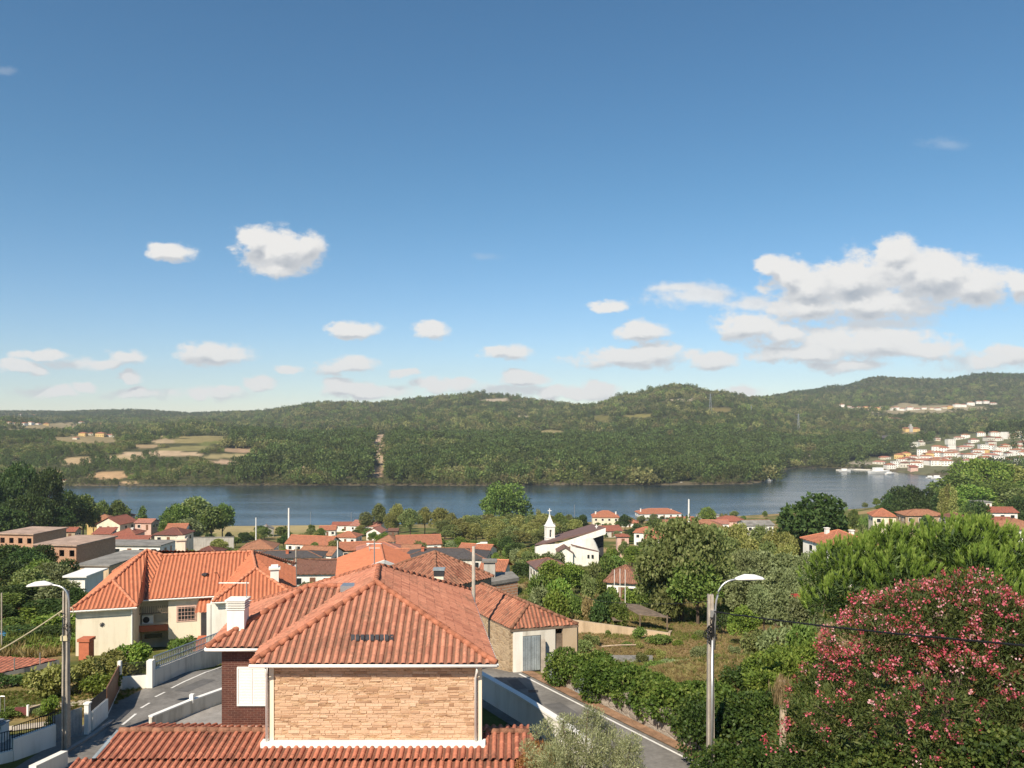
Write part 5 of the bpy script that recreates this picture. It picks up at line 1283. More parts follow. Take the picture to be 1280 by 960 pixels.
# shed with a flat grey roof right of it
s0, s1, s2, s3 = pz(604, 729, -14.2), pz(649, 722, -14.2), pz(640, 714, -14.2), pz(598, 719, -14.2)
SH = thing('brick_shed', 'raw brick shed with a flat grey slab roof beyond the barn', 'shed', (s0.x, s0.y, 50))
m = MB(); m.slab([s0, s1, s2, s3], .28); m.build('roof', M['slabgrey'], SH)
cen = (s0 + s1 + s2 + s3) / 4; q = [cen + (p - cen) * .93 for p in (s0, s1, s2, s3)]
m = MB(); m.prism([(p.x, p.y) for p in q], 47, CZ - 14.49); m.build('wall', M['brick_raw'], SH)
p = pz(612, 716, -13.9); m = MB(); m.box(p.x - .5, p.x + .5, p.y - .5, p.y + .5, CZ - 14.2, CZ - 12.9); c = m.build('chimney', M['greywall'], SH)
m = MB(); m.box(p.x - .65, p.x + .65, p.y - .65, p.y + .65, CZ - 12.9, CZ - 12.75); m.build('chimney_cap', M['slabgrey'], c)
# lamp pole behind the stone house
p = gp(592, 50.5); tz = at(592, 683, 50.5).z
r = thing('lamp_pole', 'slim weathered concrete pole with a tiny curved lamp rising behind the stone house', 'lamp post', p)
m = MB(); m.tube([p + Vector((0, 0, -.2)), Vector((p.x, p.y, tz))], .15, 8, .10); m.build('pole', M['concrete'], r, smooth=True)
t0 = Vector((p.x + .08, p.y - .1, tz - .5)); m = MB(); m.tube([t0, t0 + Vector((.0, 0, .5)), t0 + Vector((.12, -.05, .68)), t0 + Vector((.4, -.1, .75))], .025, 6); m.build('arm', M['galv'], r)
m = MB(); m.box(t0.x + .35, t0.x + .8, t0.y - .2, t0.y, t0.z + .72, t0.z + .8); m.build('lamp_head', M['lampwhite'], r)
# bare block wall across the field
for (pp, h, mt, lab) in (([(690, 771, 76), (836, 791, 72)], 1.35, 'beigeblock', 'long bare block wall across the dry field below the old oak'),):
    a, b = [at(*q) for q in pp]; m = MB()
    for k in range(10):
        u = a.lerp(b, k / 10); v = a.lerp(b, (k + 1) / 10); m.seg(u, v, .25, zg(u.x, u.y) - .6, u.z + .0, zg(v.x, v.y) - .6, v.z)
    a2 = b; b2 = b + Vector((1.2, 5, -1.1)); m.seg(a2, b2, .25, 46, a2.z, 45, b2.z)
    tag(m.build('block_wall', M[mt], origin=a), lab, 'wall')
# collapsed sheds by the wall
p = gp(800, 80); S_ = thing('lean_to', 'sagging lean-to of rusty sheets and boards behind the block wall', 'shed', p)
m = MB(); m.slab([at(770, 752, 86), at(798, 768, 78), at(838, 772, 76), at(800, 756, 84)], .06); m.build('roof', M['wood_old'], S_)
m = MB(); m.slab([at(757, 758, 82), at(766, 775, 77), at(778, 776, 77), at(768, 758, 82)], .06); m.build('roof_sheet', M['wood_old'], S_)
for px_, d_ in ((775, 82), (800, 78), (834, 76)): u = gp(px_, d_); m = MB(); m.tube([u + Vector((0, 0, -.2)), u + Vector((0, 0, 1.6))], .07, 5); m.build('post', M['wood_old'], S_)
# red hoarding by the pine
p = gp(994, 66); m = MB(); hb_ = thing('red_hoarding', 'small plain red hoarding between the olive thicket and the pine', 'hoarding', p)
q = at(994, 742, 66); q2 = at(994, 759, 66); m.box(q.x - .42, q.x + .42, q.y - .04, q.y + .04, q2.z, q.z); m.build('panel', M['redpaint'], hb_)
m = MB(); m.tube([p, (q.x - .4, q.y + .06, q.z)], .05, 5); m.tube([p + Vector((.4, 0, 0)), (q.x + .4, q.y + .06, q.z)], .05, 5); m.build('post', M['wood_old'], hb_)
# dark tarp and fallen rails on the field
p = gpx(785, 823); m = MB(); p = at(785, 822, 56); z = zg(p.x, p.y); m.slab([(p.x - 1.9, p.y - .9, z + .12), (p.x + 1.6, p.y - .9, z + .14), (p.x + 1.9, p.y + 1.0, z + .15), (p.x - 1.7, p.y + 1.0, z + .18)], .1)
tag(m.build('tarpaulin', M['slabgrey'], origin=(p.x, p.y, z)), 'dark grey tarpaulin lying flat in the dry field behind the creeper', 'tarpaulin')
for pts, lab in ((((752, 808, 61), (795, 806, 61)), 'dark fallen pole lying in the dry grass behind the creeper'), (((822, 838, 51), (880, 834, 51)), 'pale fallen pole lying over the low plants behind the creeper'), (((895, 860, 45), (918, 859, 45)), 'pale board end sticking out of the creeper beside the lamp post')):
    a, b = [at(*q) for q in pts]; m = MB(); m.tube([a, a.lerp(b, .5) + Vector((0, 0, .04)), b], .06, 5); tag(m.build('fallen_pole', M['deadwood'], origin=a), lab, 'pole')
# ---------------------------------------------------------------- village houses between the viewer and the river
WINM = {}
def house(name, label, px0, px1, ye, d, depth, yaw=0, roof='hip', pitch=.42, rm='far_orange', wm='white', wins=3, storeys=1, over=.45, chim=(), base=None, door=True, cat='house', group=None, sidewins=True, yr=None, drop=0, ridge='x'):
    """px0..px1: the photo columns of its front eave; ye: its row; d: distance; depth: metres back"""
    a, b = at(px0, ye, d), at(px1, ye, d); wd_ = (b - a).length; ez = a.z; c = (a + b) / 2
    rot = Matrix.Rotation(R(yaw), 4, 'Z'); Mx = Matrix.Translation(Vector((c.x, c.y, ez))) @ rot
    P = lambda u, v, h=0: Mx @ Vector((u, v, h))
    x, y = wd_ / 2, depth
    corners = [P(-x, 0), P(x, 0), P(x, y), P(-x, y)]
    zb = min(zg(p.x, p.y) for p in corners) - .4 - drop if base is None else base
    r = thing(name, label, cat, (c.x, c.y, zb + .4), group); hb = zb - ez
    w = MB(); w.box(-x + over, x - over, over, y - over, hb, -.02, Mx); 
    gab = []
    m = MB(); ins_ = over
    if roof == 'hip':
        if ridge == 'x':
            k = min(y / 2, x * .98); h = pitch * y / 2; A, B_ = P(-x + k, y / 2, h), P(x - k, y / 2, h)
            fs = [[P(-x, 0), P(x, 0), B_, A], [P(x, 0), P(x, y), B_], [P(x, y), P(-x, y), A, B_], [P(-x, y), P(-x, 0), A]]
        else:
            k = min(x, y / 2 * .98); h = pitch * x; A, B_ = P(0, k, h), P(0, y - k, h)
            fs = [[P(-x, 0), P(x, 0), A], [P(x, 0), P(x, y), B_, A], [P(x, y), P(-x, y), B_], [P(-x, y), P(-x, 0), A, B_]]
    elif roof == 'gable':
        if ridge == 'x':
            h = pitch * y / 2; A, B_ = P(-x, y / 2, h), P(x, y / 2, h); fs = [[P(-x, 0), P(x, 0), B_, A], [P(x, y), P(-x, y), A, B_]]
            gab = [[(-x + over, over, -.02), (-x + over, y - over, -.02), (-x + over, y / 2, h * (1 - over * 2 / y) - .02)], [(x - over, over, -.02), (x - over, y / 2, h * (1 - over * 2 / y) - .02), (x - over, y - over, -.02)]]
        else:
            h = pitch * x; A, B_ = P(0, 0, h), P(0, y, h); fs = [[P(-x, 0), A, B_, P(-x, y)], [P(x, y), B_, A, P(x, 0)]]
            gab = [[(-x + over, over, -.02), (x - over, over, -.02), (0, over, h * (1 - over / x) - .02)], [(-x + over, y - over, -.02), (0, y - over, h * (1 - over / x) - .02), (x - over, y - over, -.02)]]
    elif roof == 'shed':
        h = pitch * y; fs = [[P(-x, 0), P(x, 0), P(x, y, h), P(-x, y, h)]]
        w.box(-x + over, x - over, y - over - .3, y - over, -.02, h * .92, Mx)
    else:
        fs = [[P(-x, 0), P(x, 0), P(x, y), P(-x, y)]]
    for g in gab: w.add([Mx @ Vector(q) for q in g], [(0, 1, 2)])
    w.build('wall', M[wm], r)
    for f in fs:
        if roof == 'flat': m.slab([p + Vector((0, 0, .22)) for p in f], .22)
        else:
            flat_face(m, [p + Vector((0, 0, .12)) for p in f]); m.slab(f, -.0) if False else None
    if roof != 'flat':
        for i in range(len(fs)):      # eaves thickness
            f = fs[i]
            for p, q in zip(f, f[1:] + f[:1]): m.add([p + Vector((0, 0, .12)), q + Vector((0, 0, .12)), q + Vector((0, 0, -.03)), p + Vector((0, 0, -.03))], [(0, 1, 2, 3)])
    ro = m.build('roof', M[rm], r)
    if roof in ('hip', 'gable'):
        k = MB(); k.tube([A + Vector((0, 0, .14)), B_ + Vector((0, 0, .14))], .14, 5)
        if roof == 'hip':
            for cnr, pk in ((corners[0], A), (corners[1], B_ if ridge == 'x' else A), (corners[2], B_), (corners[3], A if ridge == 'x' else B_)): k.tube([cnr + Vector((0, 0, .14)), pk + Vector((0, 0, .14))], .12, 5)
        k.build('ridge_tiles', M['ridge_orange' if rm in ('far_orange', 'far_pink') else 'ridge_old'], ro)
    # windows and door on the front, a few on the sides
    H_ = -hb - .4; sh = max(2.2, H_ / storeys)
    def win(u, z, ww, hh, side=None):
        f = MB(); g = MB()
        if side is None: f.box(u - ww / 2 - .1, u + ww / 2 + .1, over - .07, over + .02, z - .1, z + hh + .1, Mx); g.box(u - ww / 2, u + ww / 2, over - .09, over, z, z + hh, Mx)
        else:
            X = side * (x - over); a_, b_ = sorted((X + side * .07, X - side * .02)); f.box(a_, b_, u - ww / 2 - .1, u + ww / 2 + .1, z - .1, z + hh + .1, Mx)
            a_, b_ = sorted((X + side * .09, X)); g.box(a_, b_, u - ww / 2, u + ww / 2, z, z + hh, Mx)
        fo = f.build('window', M['paint'], r); g.build('pane', M['glass'], fo)
    if wins:
        nst = storeys if H_ > 3.6 * (storeys - .4) else max(1, storeys - 1)
        for s_ in range(nst):
            z = -sh * s_ - 1.95
            for k in range(wins):
                u = -x + over + (2 * x - 2 * over) * (k + .5) / wins
                if door and s_ == nst - 1 and k == wins // 2:
                    q = MB(); q.box(u - .5, u + .5, over - .08, over, z - .85, z + 1.3, Mx); q.build('door', M['wood_gate'], r); continue
                win(u, z, min(1.2, x * .5), 1.2)
        if sidewins:
            for sd in (-1, 1):
                if depth > 5: win(depth * .35, -1.95, 1.1, 1.15, sd); win(depth * .68, -1.95, 1.1, 1.15, sd)
    for (u, v, hh, mt) in chim:
        q = MB(); U, V = u * x, v * y; top = pitch * min(x, y / 2) * .5 + hh
        q.box(U - .35, U + .35, V - .35, V + .35, .1, top, Mx); co3 = q.build('chimney', M[mt], r)
        q = MB(); q.box(U - .46, U + .46, V - .46, V + .46, top, top + .15, Mx); q.build('chimney_cap', M[mt], co3)
    FRONT.append((px0, px1, ye, d, zb, ez, name)); FOOT.append((c.x - math.sin(R(yaw)) * y / 2, c.y + math.cos(R(yaw)) * y / 2, math.hypot(x, y / 2)))
    return r, Mx, zb
FOOT = []; FRONT = []
# --- left part, far to near
hs = [
 ('cottage', 'tan roofed cottage at the dark trees by the river, highest of three huddled roofs', 108, 142, 652.5, 372, 12, 8, 'hip', .45, 'far_tan', 'yellowwall', 3, {}),
 ('cottage', 'cottage with a red brown gable and a cream front below the tan roofed one', 117, 152, 656, 330, 12, -10, 'gable', .5, 'far_red', 'cream', 3, {'ridge': 'y'}),
 ('cottage', 'small brown roofed cottage at the end of the huddle nearest the water', 141, 163, 646.5, 400, 9, 10, 'hip', .4, 'far_brown', 'tanwall', 2, {}),
 ('shed', 'low shed with a red tiled roof in front of the big dark trees', 66, 94, 665, 290, 6, 5, 'gable', .4, 'far_red', 'beigeblock', 2, {'cat': 'shed'}),
 ('house', 'red roofed bungalow with a low wing, standing behind the white flat building', 114, 138, 668, 268, 6, 3, 'shed', .25, 'far_red', 'white', 3, {}),
 ('house', 'two tier house with a brick red upper roof and dark verandah', 138, 169, 669, 262, 9, 3, 'hip', .36, 'far_red', 'pinkwall', 4, {'storeys': 2, 'chim': ((.3, .5, .9, 'white'),)}),
 ('verandah', 'low red verandah roof in front of the two tier brick red house', 120, 182, 678, 250, 5, 3, 'shed', .28, 'far_red', 'pinkwall', 6, {'cat': 'verandah'}),
 ('cottage', 'small pink cottage with a pale pink roof behind the green shrubs', 166, 190, 654, 330, 7, -6, 'gable', .35, 'far_pink', 'pinkwall', 2, {}),
 ('house', 'cream house under a dark maroon hipped roof beside the leafy clump', 190, 229, 669, 265, 9, -4, 'hip', .42, 'far_maroon', 'cream', 3, {}),
 ('workshop', 'long white flat roofed workshop with wide white doors', 119, 202, 682.5, 198, 9, -3, 'flat', 0, 'slabgrey', 'white', 5, {'cat': 'workshop'}),
 ('warehouse', 'tan walled warehouse under a grey felt roof with a white car beside it', 90, 138, 708, 150, 17, -5, 'flat', 0, 'slabgrey', 'tanwall', 0, {'cat': 'warehouse'}),
 ('outbuilding', 'plain white outbuilding tucked behind the cream house roof', 78, 108, 722, 112, 6, 0, 'flat', 0, 'paint', 'white', 0, {'cat': 'outbuilding'}),
 ('house', 'house with a faded maroon roof right behind the cream chimney', 238, 272, 694, 190, 8, 4, 'hip', .35, 'far_maroon', 'offwhite', 2, {}),
 ('boundary_wall', 'long pale rendered wall below the dry riverside field', 238, 292, 672, 300, .6, 3, 'flat', 0, 'slabgrey', 'greywall', 0, {'cat': 'wall', 'over': .1}),
 ('bungalow', 'white bungalow with a tan hipped roof near the dry field', 298, 342, 687, 215, 11, 6, 'hip', .42, 'far_tan', 'white', 3, {}),
 ('house', 'long white house with a clean orange ridge roof and white gable end', 352, 415, 681, 245, 10, -14, 'gable', .5, 'far_orange', 'white', 5, {'sidewins': True}),
 ('house', 'low orange brown house with a white gable in front of the long white one', 368, 417, 694, 215, 8, -14, 'gable', .42, 'far_tan', 'white', 4, {}),
 ('house', 'wide house under a dark slate roof with a brick chimney', 306, 402, 698, 160, 9, 4, 'hip', .24, 'far_grey', 'offwhite', 4, {'chim': ((.05, .3, 1.0, 'terracotta'),)}),
 ('house', 'house with a worn maroon roof and a bright white porch wall', 360, 420, 718, 122, 9, 2, 'gable', .4, 'far_brown', 'white', 3, {}),
 ('house', 'stone fronted house with an orange roof and a tall white gutter pipe', 424, 468, 688, 215, 9, 12, 'gable', .42, 'far_orange', 'stone_barn', 3, {}),
 ('house', 'pale house under a wide salmon roof with a grey extension', 446, 505, 690, 205, 11, 12, 'hip', .36, 'far_pink', 'cream', 4, {'chim': ((-.5, .4, .9, 'white'),)}),
 ('house', 'house with a tan orange roof and a white stair tower near the parked vans', 495, 553, 681, 245, 13, 10, 'gable', .40, 'far_orange', 'white', 4, {'chim': ((.4, .5, .6, 'white'),)}),
 ('house', 'long house with a black slate roof and two brick chimneys behind the brown hipped roof', 500, 608, 699, 150, 12, -4, 'hip', .26, 'far_grey', 'offwhite', 5, {'chim': ((-.55, .35, 1.2, 'terracotta'), (.62, .35, 1.2, 'terracotta'))}),
 ('house', 'low house with a faded orange roof beside the grove, behind the black slate roof', 568, 612, 690, 220, 9, -18, 'gable', .36, 'far_orange', 'cream', 3, {}),
 ('house', 'small house with a clean orange roof just beyond the flat brick shed', 597, 632, 714, 104, 6, -12, 'gable', .42, 'far_orange', 'offwhite', 2, {}),
 ('boathouse', 'low boathouse with a dull red roof at the water side', 414, 448, 657, 410, 9, 3, 'gable', .3, 'far_red', 'white', 3, {'cat': 'boathouse'}),
 ('pavilion', 'long white riverside pavilion with a pink roof', 434, 476, 658, 395, 14, -16, 'gable', .3, 'far_pink', 'white', 5, {'cat': 'pavilion'}),
 ('cottage', 'narrow white gabled cottage in front of the pink roofed pavilion', 456, 477, 666, 330, 9, -10, 'gable', .55, 'far_pink', 'white', 2, {'ridge': 'y'}),
 ('shed', 'dark brown wooden shed beside the rounded plane trees', 484, 498, 664, 350, 6, 0, 'gable', .3, 'far_brown', 'wood_old', 1, {'cat': 'shed'}),
 ('shed', 'grey gabled shed alone in the dry riverside field', 325, 343, 662, 330, 8, 20, 'gable', .45, 'slabgrey', 'greywall', 1, {'cat': 'shed', 'ridge': 'y'}),
 ('villa', 'cream villa with an orange hipped roof at the river right of the steeple', 740, 775, 647, 440, 13, -3, 'hip', .5, 'far_orange', 'cream', 4, {'storeys': 2, 'chim': ((-.7, .5, 1.0, 'white'), (.1, .5, 1.2, 'white'), (.75, .5, 1.0, 'white'))}),
 ('villa', 'large white villa with a stepped orange roof on the river edge', 799, 853, 642.5, 440, 16, 4, 'hip', .36, 'far_orange', 'white', 6, {'storeys': 2, 'chim': ((.6, .4, 1.1, 'white'), (-.85, .4, 1.6, 'white'))}),
 ('house', 'white two storey house with an orange roof between church and oak', 791, 822, 666.5, 260, 9, -16, 'hip', .42, 'far_orange', 'white', 3, {'storeys': 2}),
 ('house', 'house with a broad terracotta roof behind the oak crown', 817, 862, 657, 330, 12, 6, 'hip', .38, 'far_tan', 'white', 4, {}),
 ('house', 'white house with a stepped tan roof just above the oak crown', 860, 905, 659, 300, 12, -8, 'hip', .40, 'far_tan', 'white', 4, {'storeys': 2}),
 ('house', 'flat topped white building by the river behind the oak', 875, 904, 645, 410, 10, 6, 'flat', 0, 'slabgrey', 'white', 3, {}),
 ('house', 'house with a reddish roof at the edge of the yellowing trees', 894, 932, 652, 350, 12, -10, 'hip', .40, 'far_red', 'pinkwall', 4, {}),
 ('kiosk', 'small kiosk with a red awning roof beside the church', 770, 788, 671, 262, 4, 0, 'hip', .3, 'far_red', 'pinkwall', 1, {'cat': 'kiosk'}),
 ('house', 'house with a faded red roof directly behind the high end of the church', 752, 780, 664, 310, 11, 14, 'gable', .36, 'far_red', 'offwhite', 3, {}),
 ('cottage', 'white cottage with a worn reddish roof behind the flagpoles', 754, 800, 729, 118, 8, -16, 'hip', .42, 'far_old', 'white', 3, {}),
 ('house', 'house with a dark pyramid roof in the trees below the church', 669, 713, 711, 160, 8, 12, 'hip', .36, 'brownroof', 'offwhite', 2, {}),
 ('house', 'white house under a bright orange roof, half hidden behind the pine', 1035, 1102, 683, 150, 11, 9, 'hip', .40, 'far_orange', 'white', 4, {'chim': ((-.35, .6, 1.5, 'white'), (.55, .5, 1.1, 'white'))}),
 ('cottage', 'cream cottage with a pointed orange roof at the foot of the wooded knoll', 1091, 1121, 646, 270, 9, -14, 'hip', .5, 'far_orange', 'cream', 2, {}),
 ('house', 'stone house with a long low orange roof below the wooded knoll', 1132, 1184, 645, 260, 9, -6, 'hip', .34, 'far_tan', 'stone_barn', 4, {}),
 ('house', 'white house with a red roof and a dark balcony at the picture edge', 1234, 1274, 641, 250, 8, -4, 'gable', .32, 'far_red', 'white', 3, {'storeys': 2}),
 ('house', 'small white house stepping down the slope below the one with the balcony', 1241, 1268, 653, 232, 7, -10, 'gable', .3, 'far_red', 'white', 2, {}),
 ('house', 'pale house with a wide tan roof cut by the picture edge above the pine', 1257, 1316, 662, 205, 11, 8, 'hip', .36, 'far_tan', 'white', 4, {}),
 ('house', 'white house with a flat terrace among the trees on the knoll slope', 1222, 1242, 628, 330, 7, 0, 'flat', 0, 'slabgrey', 'white', 2, {}),
 ('house', 'low white house with an orange roof between the two river villas', 776, 798, 654, 380, 9, -10, 'hip', .4, 'far_orange', 'white', 3, {}),
 ('house', 'white house with an orange roof right of the large river villa', 840, 872, 651.5, 385, 10, 8, 'gable', .38, 'far_orange', 'white', 4, {}),
 ('house', 'long pale house with a pinkish roof before the flat topped white building', 878, 912, 655, 330, 9, -4, 'gable', .34, 'far_pink', 'white', 4, {}),
 ('house', 'house with a faded blue grey sheet roof at the end of the yellowing trees', 932, 970, 657, 320, 11, 6, 'gable', .26, 'slabgrey', 'white', 4, {}),
 ('house', 'tiny white house with a red gable in front of the broad terracotta roof', 826, 846, 667, 250, 7, -20, 'gable', .45, 'far_red', 'white', 2, {'ridge': 'y'}),
 ('house', 'small white house with an orange roof near the boathouse', 398, 420, 663, 370, 8, 6, 'gable', .42, 'far_orange', 'white', 3, {}),
 ('house', 'small cream house with a tan roof behind the stone fronted house', 470, 494, 677, 290, 9, -8, 'hip', .42, 'far_tan', 'cream', 3, {}),
 ('house', 'low house with a clean orange roof just above the left shoulder of the great oak', 806, 836, 674, 225, 8, -12, 'hip', .4, 'far_orange', 'white', 3, {}),
 ('house', 'house with a long orange roof behind the crown of the great oak', 866, 902, 667, 260, 9, 8, 'gable', .4, 'far_orange', 'white', 4, {}),
 ('house', 'small house with an orange roof behind the maroon roofed cream house', 206, 232, 662, 310, 8, 6, 'gable', .42, 'far_orange', 'white', 3, {}),
 ('house', 'house with an orange roof between the long white house and the pavilion', 416, 446, 672, 300, 9, -8, 'hip', .42, 'far_orange', 'white', 3, {}),
 ('house', 'small house with a tan roof wedged between slate roof and salmon roof', 498, 524, 691, 195, 8, -6, 'gable', .42, 'far_tan', 'cream', 2, {}),
 ('house', 'low house with a salmon roof in front of the wide salmon one', 470, 512, 697, 165, 8, 8, 'gable', .36, 'far_orange', 'white', 3, {}),
 ('house', 'small grey walled house with a brown roof peeping over the pine', 1190, 1214, 648, 240, 7, 6, 'hip', .35, 'far_brown', 'greywall', 2, {}),
]
def settle(ye, d, H_):
    """the distance at which a wall H_ high under that eave just meets the ground"""
    dd = np.linspace(d * .9, d * 1.27, 400); w_ = np.interp(dd, NEAR_D, NEAR_H) - (ye - HY) * dd / F
    k = int(np.argmin(np.abs(w_ - H_))); return float(dd[k])
for n, lab, a, b, ye, d, dep, yaw, rt, pt, rm, wm, wn, kw in hs:
    if n not in ('verandah', 'boundary_wall', 'kiosk', 'warehouse', 'outbuilding') and 295 < a < 900: d = settle(ye, d, 3.0 if kw.get('storeys', 1) == 1 else 5.5)
    house(n, lab, a, b, ye, d, dep, yaw, rt, pt, rm, wm, wn, **kw)

house('shading_house', 'white house with an orange roof added beyond the picture edge to shade the driveway', -1110, -585, 925, 20, 12, 0, 'hip', .42, 'far_orange', 'white', 3, storeys=2)  # unseen house added for the shadow it casts on the driveway
# the big gable right behind the stone house: real tiles, white verge
G0, G1, GR = at(419, 722, 93), at(521, 723, 93), at(479, 700, 93)
GH = thing('gabled_house', 'house with a broad orange gable and white barge boards just beyond the stone house', 'house', (-14, 95, 44))
G0 = at(419, 722.5, 92); GR = at(480, 700.5, 95); G1 = at(521, 716, 98); bk = Vector((-2.6, 13, 0))
m = MB(); tile_face(m, [G0, GR, GR + bk, G0 + bk], w=.33, c=.42, amp=.05, n=5); tile_face(m, [G1 + bk, GR + bk, GR, G1], w=.33, c=.42, amp=.05, n=5); ro = m.build('roof', M['roof_orange'], GH)
m = MB(); ridge_caps(m, GR + Vector((0, 0, .05)), GR + bk + Vector((0, 0, .05)), .13); m.build('ridge_tiles', M['ridge_orange'], ro)
m = MB()
for p, q in ((G0, GR), (GR, G1)):
    o_ = Vector((.05, -.25, 0)); m.add([p + o_ + Vector((0, 0, .06)), q + o_ + Vector((0, 0, .06)), q + o_ + Vector((0, 0, -.32)), p + o_ + Vector((0, 0, -.32)), p + Vector((0, .1, .06)), q + Vector((0, .1, .06))], [(0, 3, 2, 1), (0, 1, 5, 4)])
m.build('barge_board', M['paint'], ro)
i0, i1 = G0.lerp(G1, .03), G0.lerp(G1, .97)
m = MB(); m.add([(i0.x, i0.y + .5, 38), (i1.x, i1.y + .5, 38), (i1.x, i1.y + .5, G1.z - .25), (GR.x, GR.y + .5, GR.z - .4), (i0.x, i0.y + .5, G0.z - .25)], [(0, 1, 2, 3, 4)])
m.add([(i0.x, i0.y + .5, 38), (i0.x + bk.x, i0.y + bk.y, 38), (i0.x + bk.x, i0.y + bk.y, G0.z - .1), (i0.x, i0.y + .5, G0.z - .1)], [(0, 1, 2, 3)]); m.add([(i1.x, i1.y + .5, 38), (i1.x + bk.x, i1.y + bk.y, 38), (i1.x + bk.x, i1.y + bk.y, G1.z - .1), (i1.x, i1.y + .5, G1.z - .1)], [(3, 2, 1, 0)])
m.build('wall', M['cream'], GH)

# two unfinished brick blocks on the left
def brick_block(label, px0, px1, ye, d, dep, yaw, slab_, nop):
    a, b = at(px0, ye, d), at(px1, ye, d); c = (a + b) / 2; x = (b - a).length / 2; Mx = Matrix.Translation(c) @ Matrix.Rotation(R(yaw), 4, 'Z')
    zb = min(zg(c.x - x, c.y), zg(c.x + x, c.y), zg(c.x, c.y + dep)) - .5 - c.z
    r = thing('unfinished_building', label, 'building', (c.x, c.y, c.z + zb))
    m = MB(); n = nop; L_ = 2 * x / n
    for k in range(n):      # piers, spandrels: real openings
        u0 = -x + k * L_; m.box(u0, u0 + L_ * .32, 0, .3, zb, -.0, Mx); m.box(u0 + L_ * .32, u0 + L_ * .82, 0, .3, -.9, -.0, Mx); m.box(u0 + L_ * .32, u0 + L_ * .82, 0, .3, zb, -2.3, Mx); m.box(u0 + L_ * .82, u0 + L_, 0, .3, zb, 0, Mx)
    m.box(x - .3, x, .3, dep, zb, 0, Mx); m.box(-x, -x + .3, .3, dep, zb, 0, Mx); m.box(-x + .3, x - .3, dep - .3, dep, zb, 0, Mx); m.build('wall', M['brick_raw'], r)
    m = MB(); m.box(-x - .4, x + .4, -.4, dep + .4, 0.0, .28, Mx); m.build('roof_slab', M[slab_], r)
    m = MB(); m.box(-x + .3, x - .3, .3, dep - .3, -3.25, -3.0, Mx); m.build('floor_slab', M['slabgrey'], r)
brick_block('unfinished brick building with a bare tan slab roof and square window holes', -6, 44, 668, 205, 12, -9, 'slabtan', 4)
brick_block('lower unfinished brick building with a rubble strewn slab, in front of the first one', 42, 98, 682, 172, 13, -9, 'slabtan', 4)

# ---------------------------------------------------------------- the church
dC = 225.0
CHU = thing('church', 'white modern church with a long dark roof sweeping up to a pointed end', 'church', gp(712, dC))
zc = gp(712, dC).z - .5
def cp(px, py, dd=0): return at(px, py, dC + dd)
m = MB(); yw = 17.0; s_ = Vector((5.5, 15, 0))
lo, hi = cp(669.5, 683), cp(757, 660)
f0 = [cp(669.5, 682), cp(697, 679.5), cp(757, 660)]
# roof plane rising to the right, deep
m.slab([cp(669.5, 681), cp(757, 659.5), cp(740, 654.8, 24) , cp(686, 671.5, 24), cp(668.5, 680.5, 10)], .5); m.build('roof', M['brownroof'], CHU)
m = MB(); P_ = [cp(697, 680), cp(757, 660), cp(757, 667.5), cp(697, 688)]
m.add([p + Vector((0, -.25, 0)) for p in P_] + [p + Vector((0, .25, 0)) for p in P_], [(3, 2, 1, 0), (4, 5, 6, 7), (0, 1, 5, 4), (1, 2, 6, 5), (2, 3, 7, 6), (3, 0, 4, 7)]); m.build('fascia', M['white'], CHU)
m = MB(); m.add([cp(669.5, 681.5), cp(697, 679.5), (cp(697, 0).x, dC, zc), (cp(669.5, 0).x, dC, zc)], [(3, 2, 1, 0)])
m.add([cp(669.5, 681.5), (cp(669.5, 0).x, dC, zc), (cp(668.5, 0, 10).x, dC + 10, zc), cp(668.5, 681, 10)], [(0, 1, 2, 3)]); m.build('nave_wall', M['white'], CHU)
m = MB(); m.box(cp(695, 0).x, cp(696.6, 0).x, dC - .06, dC + .1, cp(0, 699).z, cp(0, 685).z); m.build('window', M['glass'], CHU)
m = MB(); m.box(cp(686, 0).x, cp(688, 0).x, dC - .06, dC + .1, cp(0, 693).z, cp(0, 691.3).z); m.build('window', M['glass'], CHU)
# tall end under the prow, its shade put in as dark slate colour
m = MB(); e0, e1 = cp(740, 0, 3), cp(754.5, 0, 3); e2 = cp(757, 0, 18)
m.add([(e0.x, e0.y, zc), (e1.x, e1.y, zc), (e1.x, e1.y, cp(0, 666.5, 3).z), (e0.x, e0.y, cp(0, 672, 3).z)], [(0, 1, 2, 3)]); m.add([(e1.x, e1.y, zc), (e2.x - 3, e2.y, zc), (e2.x - 3, e2.y, cp(0, 660, 18).z), (e1.x, e1.y, cp(0, 666.5, 3).z)], [(0, 1, 2, 3)]); m.build('shaded_end', M['slate'], CHU)
# the sail-shaped wall: a curved sheet
m = MB(); n = 16; vs = []; top = [(713, 682), (722, 677), (730, 673.6), (737, 672), (741, 674), (744, 679), (746.5, 685), (748.5, 690)]
for k in range(n + 1):
    px_ = 713 + (748.5 - 713) * k / n; tp = np.interp(px_, [q[0] for q in top], [q[1] for q in top]); b_ = 1.2 * math.sin(math.pi * k / n)
    p = cp(px_, tp, -2 - b_); vs += [(p.x, p.y, zc), (p.x, p.y, p.z), (p.x + .25, p.y + .5, zc), (p.x + .25, p.y + .5, p.z)]
for k in range(n): i = 4 * k; m.add([], []); 
m.add(vs, [(4 * k, 4 * k + 4, 4 * k + 5, 4 * k + 1) for k in range(n)] + [(4 * k + 1, 4 * k + 5, 4 * k + 7, 4 * k + 3) for k in range(n)]); m.build('curved_wall', M['white'], CHU)
m = MB(); a, b = cp(714, 680.5, -4.2), cp(747.5, 689, -3.4); m.seg(a, b, 1.6, a.z - .25, a.z, b.z - .25, b.z); m.build('ledge_roof', M['brownroof'], CHU)
